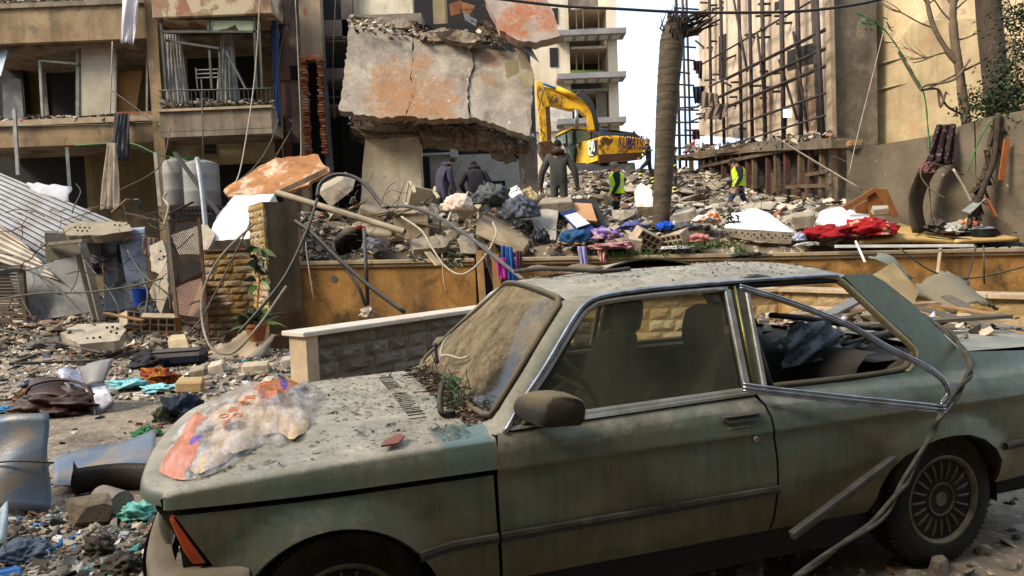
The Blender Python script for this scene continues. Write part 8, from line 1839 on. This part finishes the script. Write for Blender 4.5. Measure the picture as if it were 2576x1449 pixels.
text('290', P(*xp(643, 1184, Y0 + .7)), P(*xp(696, 1176, Y0)), .50, WHP, XC, out=.06); text('NLC', P(*xp(648, 1212, Y0 + .7)), P(*xp(680, 1208, Y0 + .3)), .26, WHP, XC, out=.06)
text('PC', P(*xp(566, 1200, Y0 + 1.6)), P(*xp(586, 1194, Y0 + 1.4)), .5, M('pale_yellow_print', (.7, .55, .25)), XC, out=.05)
rebase(t_)

# ------------------------------------------------------------------ foreground: street litter, scrap, things on the car
def gp(u, v, z=0.0): return Pz(u, v, z)
def gY(u, v, z=0.0): return Pz(u, v, z).y
def gb(name, u, v, w, h, mat, label, cat, seed, amp=.35, dz=.3, **kw): return bundle(name, u, v, w, h, gY(u, v + h * dz), mat, label, cat, seed, amp, **kw)
BL = M('curved_blue_sheet', (.15, .19, .245), (.21, .23, .25), scale=3, rough=.42, metal=.25, bump=.15, stain=((.33, .25, .16), 3, .85, .48, .62))
t_ = thing('bent_fender', 'bent blue-grey metal panel standing on edge at the picture edge', 'metal panel'); y0 = gY(60, 1285)
o = sheet('panel', [(-60, 1082, y0 + .25), (130, 1042, y0 + .15), (-60, 1285, y0 - .1), (137, 1292, y0)], BL, None, None, 18, 12, lambda a, b: .10 * math.sin(math.pi * a * .9) + .012 * math.sin(9 * b + 4 * a), .006, parent=t_)
tubepx('rib', [(-60, 1168, y0 - .02), (40, 1160, y0 - .06), (136, 1164, y0 + .03)], .006, RUBBER, parent=t_); rebase(t_)
t_ = thing('bent_fender', 'long curled blue-grey metal panel lying beside the car front', 'metal panel'); y0 = gY(250, 1235)
sheet('panel', [(136, 1165, y0 + .5), (398, 1090, y0 + .55), (140, 1236, y0 - .05), (386, 1195, y0 + .05)], BL, None, None, 20, 10, lambda a, b: .03 * abs(b - .45) * 2 + .015 * math.sin(7 * a + 3 * b), .006, parent=t_)
sheet('dark_underside', [(185, 1180, y0 - .10), (398, 1168, y0 - .02), (188, 1240, y0 - .06), (390, 1236, y0)], M('dark_inside', (.05, .035, .025), rough=.6), None, None, 14, 6, lambda a, b: .05 * math.sin(math.pi * b) - .04 * math.sin(math.pi * a), .01, parent=t_)
sheet('torn_flap', [(184, 1160, y0 - .05), (200, 1190, y0 - .05), (182, 1210, y0 - .1), (200, 1222, y0 - .1)], MATS['dark_inside'], None, None, 4, 4, None, .008, parent=t_); rebase(t_)
inst('rock', hullmesh('rock', (1, .75, .55), 15, 78, M('brown_rock', (.30, .235, .16), (.19, .145, .10), scale=5, bump=1.0, bscale=16, coord='obj')), gp(212, 1285, .07), .33, (.1, .1, .4), 'big jagged lump of masonry beside the bent panel', 'rock')
t_ = thing('pipe_stub', 'short thick grey concrete pipe stub beside the jagged lump', 'pipe'); c = gp(298, 1262, .075); mb = MB(); mb.tube([c + Vector((-.16, .10, 0)), c + Vector((.04, -.03, 0))], .072, 18); mb.build('stub', CONC, parent=t_, smooth=True, angle=.6); rebase(t_)
gb('plastic_bag', 348, 1292, 92, 56, M('teal_film', (.16, .42, .37), (.24, .5, .44), scale=5, rough=.3, bump=.3), 'crumpled teal plastic bag beside the car front', 'bag', 61, .45, flat_=.2)
t_ = thing('broom', 'bright blue broom lying on the street at the lower corner', 'broom'); BS = M('blue_stick', (.03, .22, .55), rough=.4); y0 = gY(0, 1449)
mb = MB(); mb.bar(P(-10, 1452, y0), P(228, 1332, gY(228, 1335)), .022, .022); mb.build('handle', BS, parent=t_, bevel=.004)
mb = MB(); mb.hexa([P(-60, 1448, y0 - .03), P(52, 1425, y0 + .02), P(60, 1449, y0), P(-60, 1475, y0 - .05)], [P(-60, 1440, y0 + .1), P(50, 1420, y0 + .12), P(58, 1440, y0 + .12), P(-60, 1460, y0 + .1)]); mb.build('head', BS, parent=t_, bevel=.008); rebase(t_)
slab('flat_stone', [(20, 1338, gY(20, 1338)), (80, 1310, gY(80, 1310)), (168, 1302, gY(168, 1302)), (140, 1335, gY(140, 1335)), (40, 1352, gY(40, 1352))], .03, CHUNK, 'flat greyish slab flake beside the blue broom handle', 'slab', None, None, .05, .012)
for i, (u, v, w, h, mt, lb) in enumerate(((250, 1375, 70, 60, FR4, 'dark brown clod beside the broom handle'), (310, 1420, 90, 60, FR4, 'dark clod in front of the car nose'), (230, 1345, 60, 40, CHUNK, 'brown lump behind the broom handle tip'), (60, 1390, 110, 60, M('grey_blue_scrap', (.16, .19, .24)), 'blue-grey scrap heap near the broom head'))):
 gb('clod', u, v, w, h, mt, lb, 'debris', 80 + i, .4)
sheet('plastic_film', [(-40, 1290, 3.3), (15, 1275, 3.4), (-40, 1370, 3.1), (20, 1375, 3.1)], M('milky_film', (.45, .50, .52), rough=.25), 'milky plastic film at the picture edge', 'plastic', 10, 8, lambda a, b: .03 * math.sin(8 * a + 3 * b), .004)
gb('jacket', 455, 1032, 104, 74, M('navy_jacket', (.035, .05, .085), (.02, .03, .05), scale=4, bump=.4), 'crumpled navy jacket lying beside the car hood', 'jacket', 62, .4)
gb('rag', 405, 1052, 36, 50, M('olive_rag', (.10, .10, .07)), 'olive rag beside the navy jacket', 'rag', 63, .4)
gb('litter_item', 372, 1088, 56, 26, M('green_litter', (.05, .22, .09), (.35, .08, .08), scale=9, lo=.55, hi=.58), 'green and red scrap beside the hood corner', 'litter', 64, .5)
# suitcase
t_ = thing('suitcase', 'navy suitcase lying flat on the street', 'suitcase', None, gp(432, 918), (0, 0, R(14))); NV = M('navy_canvas', (.022, .03, .055), (.015, .02, .04), scale=5, bump=.3, dust=.25)
mb = MB(); mb.box((.05, .0, .10), (.85, .5, .19)); mb.build('shell', NV, parent=t_, bevel=.05); mb = MB(); mb.box((.08, -.01, .205), (.66, .36, .03)); o = mb.build('front_pocket', NV, parent=t_, bevel=.012)
mb = MB(); mb.tube([(-.26, -.19, .215), (.42, -.19, .215), (.42, .17, .215), (-.26, .17, .215)], .008, 5, closed=True); mb.build('zip', BLACKP, parent=o); mb = MB(); mb.tube(smoothline([(.48, -.1, .1), (.55, -.05, .12), (.55, .05, .12), (.48, .1, .1)], 4), .012, 6); mb.build('handle', BLACKP, parent=t_)
gb('backpack', 372, 912, 90, 46, M('black_canvas', (.025, .026, .03), (.045, .045, .05), scale=5, bump=.3), 'black bag slumped against the suitcase', 'bag', 65, .3)
# brown bag with silver sheet
t_ = thing('brown_bag', 'open brown leather bag lying on the street', 'bag'); LB = M('brown_leather', (.095, .042, .022), (.055, .026, .015), scale=4, rough=.5, bump=.3)
y0 = gY(150, 1045)
bundle('body', 155, 1015, 215, 74, y0 + .15, LB, None, None, 66, .32, parent=t_, flat_=.4)
sheet('flap', [(75, 958, y0 + .3), (200, 962, y0 + .25), (70, 1000, y0), (215, 1010, y0)], LB, None, None, 10, 8, lambda a, b: .05 * math.sin(4 * a), .012, parent=t_)
tubepx('strap', [(60, 1010, y0 + .1), (80, 970, y0 + .1), (160, 955, y0 + .15), (220, 975, y0 + .1), (240, 1030, y0)], .016, LB, parent=t_); rebase(t_)
SIL = M('silver_print_sheet', (.46, .46, .52), (.32, .32, .37), scale=16, rough=.35, bump=.2, lo=.48, hi=.52)
t_ = thing('silver_sheet', 'crumpled silver patterned sheet flung over the brown bag', 'sheet')
sheet('fold', [(140, 938, y0 + .3), (215, 925, y0 + .35), (180, 985, y0 + .12), (245, 1048, y0 - .08)], SIL, None, None, 12, 10, lambda a, b: .05 * math.sin(5 * a + 2 * b), .004, parent=t_)
sheet('fold', [(210, 960, y0 + .25), (268, 968, y0 + .2), (240, 1040, y0 - .05), (285, 1005, y0)], SIL, None, None, 10, 8, lambda a, b: .04 * math.sin(4 * b), .004, parent=t_)
sheet('upright_flap', [(200, 930, y0 + .3), (288, 902, y0 + .3), (215, 975, y0 + .15), (262, 966, y0 + .15)], M('silver_back', (.30, .29, .29), rough=.5), None, None, 10, 8, lambda a, b: .05 * math.sin(3 * a), .004, parent=t_); rebase(t_)
gb('bottle', 65, 972, 36, 28, M('dark_ball', (.02, .03, .06), rough=.3), 'dark round object beside the brown bag', 'litter', 67, .1); gb('scarf', 75, 998, 80, 34, M('ochre_stripe_scarf', (.24, .13, .03), (.06, .03, .02), scale=10, lo=.48, hi=.52), 'ochre striped scarf beside the brown bag', 'scarf', 68, .4)
gb('cloth', 398, 952, 92, 50, M('wax_print_cloth', (.28, .04, .015), (.40, .22, .02), scale=10, lo=.5, hi=.53, patch=((.02, .03, .02), 8, .9, .58, .6)), 'red and orange printed cloth on the street', 'cloth', 69, .4)
for u, v, w, h, lb, sd in ((320, 970, 90, 34, 'crumpled turquoise film nearer the silver sheet', 70), (405, 978, 80, 22, 'turquoise cloth strip below the printed cloth', 71), (18, 1030, 50, 16, 'small blue rag at the picture edge', 73)): gb('plastic_film', u, v, w, h, M('turquoise_film', (.24, .48, .52), (.32, .58, .6), scale=5, rough=.4) if sd < 73 else M('azure_rag', (.05, .28, .50)), lb, 'plastic', sd, .45, flat_=.15)
slab('paper', [(332, 990, gY(332, 990)), (372, 980, gY(372, 980)), (388, 990, gY(388, 990)), (352, 1002, gY(352, 1002))], .006, CLW, 'white paper sheet on the street', 'paper')
for i, (f, b, mt, lb) in enumerate((([(438, 962), (510, 960), (508, 990), (440, 990)], [(450, 948), (516, 946), (516, 980), (450, 980)], M('sandy_block', (.46, .34, .19)), 'sandy stone block on the street beside the hood'), ([(470, 935), (515, 925), (520, 950), (478, 958)], [(480, 922), (520, 915), (526, 940), (486, 948)], CHUNK, 'grey block behind the sandy stone block'), ([(520, 922), (560, 912), (566, 938), (528, 948)], [(528, 910), (564, 902), (572, 928), (534, 938)], CHUNKW, 'pale block beside the grey block'), ([(606, 920), (676, 915), (680, 940), (608, 944)], [(612, 910), (676, 906), (682, 930), (614, 934)], CHUNKW, 'white-topped slab stack near the torn sheet'), ([(704, 905), (740, 900), (744, 926), (708, 930)], [(710, 896), (744, 892), (750, 918), (714, 922)], CHUNK, 'beige cube at the foot of the gate post'))):
 yf = gY(f[2][0], f[2][1]); hexpx('concrete_block', [(u, v, yf) for u, v in f], [(u, v, yf + .22) for u, v in b], mt, lb, 'rubble', .02)
for k in range(18):
 u, v = rnd(430, 700), rnd(915, 990); p = gp(u, v); s = rnd(.08, .22); inst('concrete_chunk', random.choice(LIB + LIBW), p + Vector((0, 0, s * .18)), s, None, 'small broken block in the pile on the street before the gate post', 'rubble', 'blocks by the hood')
y0 = gY(610, 905)
sheet('torn_sheet', [(500, 905, y0 + .05), (632, 826, y0 + .9), (612, 912, y0), (665, 872, y0 + .3)], BEIGEM, 'torn beige metal sheet curling up before the potted plant', 'sheet', 14, 10, lambda a, b: -.10 * math.sin(math.pi * b), .01, ragged=.05)
sheet('torn_sheet', [(612, 905, y0), (668, 868, y0 + .3), (650, 912, y0 - .05), (700, 838, y0 + .3)], M('grey_beige_sheet', (.30, .27, .22), rough=.5), 'greyish curled end of torn sheet beside the gate post base', 'sheet', 8, 8, lambda a, b: .06 * math.sin(math.pi * b), .01, ragged=.03)
t_ = thing('window_frame_scrap', 'flattened black window frame lying on the street', 'frame'); q = [gp(28, 915, .03), gp(250, 908, .03), gp(312, 880, .03), gp(110, 886, .03)]
for a, b in zip(q, q[1:] + q[:1]): mb = MB(); mb.bar(a, b, .06, .04); mb.build('bar', BLACKP, parent=t_)
rebase(t_)
for i, (u, v, w, h, mt, lb) in enumerate(((60, 815, 120, 60, CHUNK, 'dusty mound of grey debris under the louvred shutter'), (130, 870, 110, 40, M('grey_fabric', (.18, .17, .16)), 'grey crumpled fabric before the scrap heap'), (318, 872, 20, 10, M('yellow_bit', (.6, .42, .05)), 'tiny yellow scrap on the street'), (315, 840, 34, 22, CLW, 'small white tin before the flat pot slab'))): gb('debris_item', u, v, w, h, mt, lb, 'debris', 90 + i, .3)
tubepx('pole', [(300, 892, gY(300, 892)), (430, 862, gY(430, 870)), (520, 856, gY(520, 862))], .02, BEIGEM, 'pale thin pole lying across the street before the mesh gate', 'pole')
# ------------------------------------------------------------------ on the car
def bag_mat():
 m = bpy.data.materials.new('bread_bag_film'); m.use_nodes = True; nt = m.node_tree; nt.nodes.clear(); out = nt.nodes.new('ShaderNodeOutputMaterial'); vec = nt.nodes.new('ShaderNodeTexCoord').outputs['Object']
 x = nd(nt, 'ShaderNodeSeparateXYZ', {0: vec}).outputs
 n1 = noise(nt, vec, 10, 4, .6)
 def blob(cx, cy, rx, ry, wob=.9):
  dx = mth(nt, 'DIVIDE', mth(nt, 'SUBTRACT', x[0], cx), rx); dy = mth(nt, 'DIVIDE', mth(nt, 'SUBTRACT', x[1], cy), ry)
  d = mth(nt, 'ADD', mth(nt, 'MULTIPLY', dx, dx), mth(nt, 'MULTIPLY', dy, dy)); d = mth(nt, 'ADD', d, mth(nt, 'MULTIPLY_ADD', n1, wob * 2, -wob))
  return mth(nt, 'LESS_THAN', d, 1.0)
 org = blob(-0.510, -.50, .06, .24); org = mth(nt, 'MAXIMUM', org, blob(-0.500, -.22, .05, .16)); org = mth(nt, 'MAXIMUM', org, blob(-0.220, .16, .07, .30)); org = mth(nt, 'MAXIMUM', org, blob(-0.120, .44, .06, .16)); org = mth(nt, 'MAXIMUM', org, blob(-0.360, -.34, .025, .07, .6))
 pur = blob(-0.170, .22, .016, .20, .15); pur = mth(nt, 'MAXIMUM', pur, blob(-0.460, -.44, .022, .06, .2)); pur = mth(nt, 'MAXIMUM', pur, blob(-0.090, .46, .012, .08, .1))
 col = mixc(nt, ramp(nt, noise(nt, vec, 14, 5), .4, .6), (.80, .70, .60), (.92, .90, .88)); col = mixc(nt, org, col, mixc(nt, ramp(nt, noise(nt, vec, 30, 4), .4, .6), (.66, .15, .008), (.48, .12, .015))); col = mixc(nt, pur, col, (.12, .03, .30))
 f = mth(nt, 'MAXIMUM', mth(nt, 'MULTIPLY_ADD', ramp(nt, noise(nt, nd(nt, 'ShaderNodeMapping', {0: vec, 2: (0, 0, .2), 3: (1, .25, 1)}).outputs[0], 26, 5, .7), .4, .62), .34, .05), mth(nt, 'MULTIPLY', mth(nt, 'MAXIMUM', org, pur), .95))
 tr = nd(nt, 'ShaderNodeBsdfTransparent', {0: (.97, .96, .94, 1)}); bs = nd(nt, 'ShaderNodeBsdfPrincipled', {'Base Color': col, 'Roughness': .22, 'Specular IOR Level': .6})
 bmp = nd(nt, 'ShaderNodeBump', {'Strength': .6, 'Distance': .015, 'Height': noise(nt, nd(nt, 'ShaderNodeMapping', {0: vec, 2: (0, 0, .2), 3: (1, .22, 1)}).outputs[0], 34, 6, .65, .8)}); nt.links.new(bmp.outputs[0], bs.inputs['Normal'])
 gsy = nd(nt, 'ShaderNodeBsdfGlossy', {'Color': (1, 1, 1, 1), 'Roughness': .07, 'Normal': bmp.outputs[0]})
 m1 = nd(nt, 'ShaderNodeMixShader', {0: f, 1: tr.outputs[0], 2: bs.outputs[0]}); lw = nd(nt, 'ShaderNodeLayerWeight', {'Blend': .4, 'Normal': bmp.outputs[0]})
 m2 = nd(nt, 'ShaderNodeMixShader', {0: mth(nt, 'MULTIPLY', lw.outputs['Fresnel'], .38), 1: m1.outputs[0], 2: gsy.outputs[0]}); nt.links.new(m2.outputs[0], out.inputs[0]); return m
def hoodz(s, t):
 w = min(1, abs(t) / .76); return zcrease(s) + .036 * (1 - w * w) * smin(s, -.8, -.2)
t_ = thing('bread_bag', 'crumpled clear plastic bread bag with orange print on the car hood', 'bag', None, CAR_LOC, (0, 0, CAR_YAW))
OUT = [(-.575, .56), (-.545, .67), (-.49, .735), (-.40, .66), (-.335, .56), (-.28, .47), (-.225, .58), (-.19, .50), (-.12, .20), (-.09, .0), (-.10, -.35), (-.14, -.55), (-.20, -.64), (-.34, -.62), (-.50, -.50), (-.56, -.13), (-.60, .20)]
OUT = [(s + .04, t) for s, t in OUT]
cx, cy = -.31, .05; ang = sorted([(math.atan2(t - cy, s - cx), math.hypot(s - cx, t - cy)) for s, t in OUT]); aa = [a for a, r_ in ang]; rr_ = [r_ for a, r_ in ang]
def edge(a): return float(np.interp(a, [aa[-1] - 2 * math.pi] + aa + [aa[0] + 2 * math.pi], [rr_[-1]] + rr_ + [rr_[0]]))
def crump(s, t): q = s + .22 * t; return .016 * (1 - abs(math.sin(19 * q + 1.5 * math.sin(4 * t)))) + .012 * (1 - abs(math.sin(41 * q + 2 * math.sin(7 * t + 2)))) + .008 * (1 - abs(math.sin(13 * t + 9 * q)))
rows = []
for i in range(34):
 f = i / 33; row = []
 for k in range(91):
  a = -math.pi + 2 * math.pi * k / 90; r_ = edge(a) * f * (1 + .03 * math.sin(13 * a) * f); s, t = cx + math.cos(a) * r_, cy + math.sin(a) * r_
  z = hoodz(s, t) + .006 + (1 - f ** 3) ** .6 * (.045 + 1.7 * crump(s, t)) + (1 - f) * .012; row.append(S(s, t, z))
 rows.append(row)
mb = MB(); mb.grid(rows); o = mb.build('film', bag_mat(), parent=t_, smooth=True, weld=True)
BREAD = M('flat_bread', (.74, .58, .40), (.60, .43, .27), scale=9, coord='obj', bump=.5, bscale=40, stain=((.70, .56, .38), 8, .7, .5, .6))
for k, (s, t, rs, rt_, dz) in enumerate((s_ + .04, *q_) for s_, *q_ in ((-.46, .42, .09, .26, .012), (-.37, .28, .10, .28, .018), (-.28, .12, .09, .30, .016), (-.24, -.15, .10, .26, .014), (-.42, .0, .09, .24, .014), (-.30, -.38, .12, .16, .012), (-.18, .28, .06, .24, .012))):
 mb = MB(); rw_ = []
 for i in range(8):
  f = i / 7; rw_.append([S(s + rs * f * math.cos(a), t + rt_ * f * math.sin(a) * (1 + .06 * math.sin(5 * a + k)), hoodz(s, t) + .006 + 2.2 * dz * (1 - f ** 6) + .004 * math.sin(7 * a + 5 * f)) for a in np.linspace(0, 6.28319, 25)])
 mb.grid(rw_); mb.build('flat_loaf', BREAD, parent=t_, smooth=True)
mb = MB()  # scraps of lettering
ORP = flat('orange_ink', (.60, .13, .008), .4)
for (s, t, c_) in ((-.42, .30, 'o'), (-.39, .22, '='), (-.36, .14, 'o'), (-.34, .06, '='), (-.37, .34, 'o')):
 s += .04; z = hoodz(s, t) + .085
 if c_ == 'o': mb.tube([S(s + .016 * math.cos(a), t + .03 * math.sin(a), z) for a in np.linspace(0, 6.28, 15)[:-1]], .003, 4, closed=True)
 else:
  for q in range(3): mb.bar(S(s - .02, t - .03 + q * .03, z), S(s + .02, t - .03 + q * .03, z), .012, .002)
mb.build('print', ORP, parent=t_)['kind'] = 'stuff'
# settled grit and leaf litter on hood, cowl and roof
fl = []
def flake(mbx, p, s, up=Vector((0, 0, 1))):
 a = rnd(0, 6.28); d = Vector((math.cos(a), math.sin(a), rnd(-.2, .4))).normalized(); w = d.cross(Vector((rnd(-.3, .3), rnd(-.3, .3), 1))).normalized(); mbx.add([p - d * s, p + w * s * rnd(.2, .5), p + d * s, p - w * s * rnd(.2, .5) + Vector((0, 0, s * .2))], [(0, 1, 2, 3)])
FLK = [M('leaf_litter', (.13, .09, .055), (.07, .05, .035), scale=40), M('pale_grit', (.45, .38, .28), (.33, .28, .2), scale=40), M('rust_grit', (.25, .12, .07), scale=40)]
mb = MB()
for k in range(2600):
 s = rnd(-.5, .45) if k % 3 else rnd(.05, .42); t = rnd(-.74, .74)
 if s > srear(abs(t) / .765) - .02: continue
 mb.mi = random.choices((0, 1, 2), (4, 4, 1))[0]; flake(mb, carw(s, t, hoodz(s, t) + .004), rnd(.002, .009) if k % 8 else rnd(.009, .02))
tag(mb.build('hood_grit', FLK, fix=False), 'dry leaves and grit scattered on the car hood', 'debris', kind='stuff')
mb = MB()
for k in range(1500):
 q = rnd(-.95, .95); f = random.random(); a0 = srear(abs(q)); b0 = CARM @ ws(0.04, q); p = carw(a0 - .01, q * .75, hz(a0, q) - .012).lerp(b0, f) + Vector((0, 0, -.004 + rnd(0, .03) * (1 - abs(q) ** 3)))
 mb.mi = random.choices((0, 1, 2), (5, 3, 1))[0]; flake(mb, p, rnd(.006, .022))
for k in range(60):
 q = rnd(-.7, .55); f = random.random(); a0 = srear(abs(q)); p = carw(a0, q * .75, hz(a0, q)).lerp(CARM @ ws(.1, q), f) + Vector((0, 0, .01)); mb.mi = 0; d = Vector((rnd(-1, 1), rnd(-1, 1), rnd(0, .5))).normalized(); mb.tube([p, p + d * rnd(.04, .12) * .5 + Vector((0, 0, .01)), p + d * rnd(.06, .14)], .0025, 4)
tag(mb.build('cowl_litter', FLK, fix=False), 'leaf litter and twigs packed at the foot of the windscreen', 'debris', kind='stuff')
mb = MB()
for k in range(900):
 s = rnd(1.0, 2.3); t = rnd(-.5, .55); q = t / .578; z = 1.33 + .058 * (1 - abs(q) ** 2.6) - (1 - smin(s, .85, 1.25)) * .042 - smin(s, 2.1, 2.45) * .05
 mb.mi = random.choices((0, 1, 2), (4, 5, 1))[0]; flake(mb, carw(s, t, z + .003), rnd(.004, .014))
tag(mb.build('roof_grit', FLK, fix=False), 'dust lumps and leaves scattered on the car roof', 'debris', kind='stuff')
t_ = thing('wiper_arm', 'broken black wiper arm standing in the leaf litter at the windscreen', 'wiper')
mb = MB(); mb.tube(smoothline([carw(*carpt(*zC(392, 1250), .50)), carw(*carpt(*zC(325, 1240), .50)), carw(*carpt(*zC(310, 1120), .46)), carw(*carpt(*zC(335, 1000), .40))], 5), .012, 7); mb.build('arm', BLACKP, parent=t_, smooth=True); mb = MB(); mb.lathe([(.02, -.015), (.02, .015), (.012, .02)], 12, 'z', carw(*carpt(*zC(390, 1250), .50))); mb.build('pivot', BLACKP, parent=t_); rebase(t_)
def oncar(name, pts, r_, mat, lab, cat):
 mb = MB(); mb.tube(smoothline([carw(*carpt(x, y, t)) for (x, y), t in pts], 6), r_, 6); return single(mb, name, mat, lab, cat, smooth=True)
oncar('wire', [(zC(395, 635), -.2), (zC(340, 690), -.1), (zC(318, 790), .0), (zC(370, 790), .08), (zC(470, 815), .15), (zC(530, 800), .18)], .006, CABLEW, 'white wire curling up from the windscreen foot', 'wire')
oncar('stick', [(zC(275, 700), -.1), (zC(280, 780), -.08), (zC(290, 850), -.05)], .009, M('dark_violet_stick', (.05, .045, .09)), 'dark stick standing in the leaf litter at the hood', 'stick')
mb = MB(); c = Vector(carw(*carpt(*zC(430, 1060), .42)))
for k in range(46): a = c + Vector((rnd(-.03, .03), rnd(-.03, .03), rnd(-.05, .05))); mb.tube([a, a + Vector((rnd(-.04, .04), rnd(-.04, .04), rnd(-.04, .05))), a + Vector((rnd(-.04, .04), rnd(-.04, .04), rnd(-.04, .04)))], .0018, 4)
single(mb, 'netting_scrap', M('pale_green_net', (.10, .20, .10), (.2, .26, .14)), 'tuft of green netting at the windscreen foot', 'netting')['kind'] = 'stuff'
mb = MB(); q = [carw(.132, .755, .872), carw(.155, .70, .876), carw(.21, .66, .882), carw(.222, .69, .879), carw(.19, .75, .873)]; plate(mb, q[::-1], .006); single(mb, 'tile_shard', M('pink_tile', (.40, .19, .15)), 'dull red tile shard lying on the hood edge', 'tile shard')
# twisted cables hanging over the boot
for k, lb in ((0, 'thick twisted grey cable hanging over the rear of the car, outer strand'), (1, 'inner strand of the twisted grey cable hanging over the rear of the car')):
 base = smoothline([carw(*carpt(x, y, t)) for (x, y), t in ((zE(1130, 470), .30), (zE(1250, 540), .48), (zE(1360, 610), .62), (zE(1470, 740), .74), (zE(1535, 880), .82), (zE(1510, 970), .85), (zE(1400, 1130), .875), (zE(1300, 1270), .89), (zF(1300, 290), .90), (zF(1190, 480), .915), (zF(1060, 720), .93), (zF(860, 990), .96), (zF(560, 1190), 1.02), (zF(200, 1449), 1.10), (zF(-60, 1600), 1.15))], 8)
 pts = [p + Vector((math.cos(i * .24 + .5 * math.sin(i * .31) + math.pi * k), .3, math.sin(i * .24 + .5 * math.sin(i * .31) + math.pi * k))) * (.008 + .003 * math.sin(i * .17)) for i, p in enumerate(base)]
 mb = MB(); mb.tube(pts, .0085, 7); single(mb, 'cable', M('old_cable', (.13, .12, .09), (.07, .065, .05), scale=14, rough=.8, bump=.3), lb, 'cable', 'twisted cable strands', smooth=True)
# wreckage seen through the broken rear side window
mb = MB(); A_ = [carw(*carpt(*zE(x, y), t)) for x, y, t in ((110, 545, .42), (430, 530, .30), (60, 900, .50), (560, 790, .42))]; rows = []
for i in range(15):
 b = i / 14; rows.append([A_[0].lerp(A_[1], j / 16).lerp(A_[2].lerp(A_[3], j / 16), b) + Vector((0, -1, .3)) * (.03 * abs(math.sin(7 * j / 16 + 3 * b)) + .02 * math.sin(13 * b + 9 * j / 16)) for j in range(17)])
mb.grid(rows); single(mb, 'crumpled_sheet', M('charcoal_film', (.06, .07, .085), (.10, .11, .125), scale=6, rough=.4, bump=.5), 'crumpled charcoal sheet inside the broken rear window', 'sheet', smooth=True, fix=False)
for i, pts in enumerate(([(zE(-20, 480), .35), (zE(300, 510), .30), (zE(600, 560), .2), (zE(860, 590), .1)], [(zE(560, 830), .45), (zE(700, 690), .40), (zE(900, 620), .30), (zE(1000, 640), .30)], [(zE(540, 710), .5), (zE(740, 650), .4), (zE(880, 620), .3)])):
 oncar('cable', pts, (.014, .02, .010)[i], RUBBER, ('grey hose lying across the rear seat', 'thick black seal hanging inside the rear window', 'thin black cable inside the rear window')[i], 'cable')
for k in range(14):
 s, t = rnd(2.05, 2.7), rnd(-.5, .5); r_ = rnd(.04, .12); inst('concrete_chunk', random.choice(LIB), carw(s, t, .96 + r_ * .2), r_, None, 'rubble lump lying behind the rear seat of the car', 'rubble', 'chunks inside the car')
bundle('rag', 1885, 645, 90, 18, 6.5, M('black_shreds', (.02, .022, .018), (.06, .07, .04), scale=9), 'black shredded clump lying behind the car roof', 'debris', 99, .5)
# stones by the wheels
for i, (u, v, s) in enumerate(((1890, 1440, .16), (2360, 1425, .14), (2480, 1385, .10), (2530, 1360, .08), (2440, 1440, .10), (2545, 1420, .09), (2300, 1445, .08))):
 inst('stone', random.choice(LIB), gp(u, v, .04), s, None, 'stone on the ground beside the rear wheel', 'stone', 'stones by the rear wheel')
plankpx((2440, 1345, gY(2440, 1345)), (2620, 1330, gY(2620, 1335)), .1, .02, BL, 'blue-grey strip lying behind the rear wheel', 'strip', 'strip')
plankpx((1990, 1420, gY(1990, 1420)), (2300, 1470, gY(2300, 1460)), .06, .03, M('grey_wood', (.2, .17, .13)), 'grey plank lying under the car beside the cable')
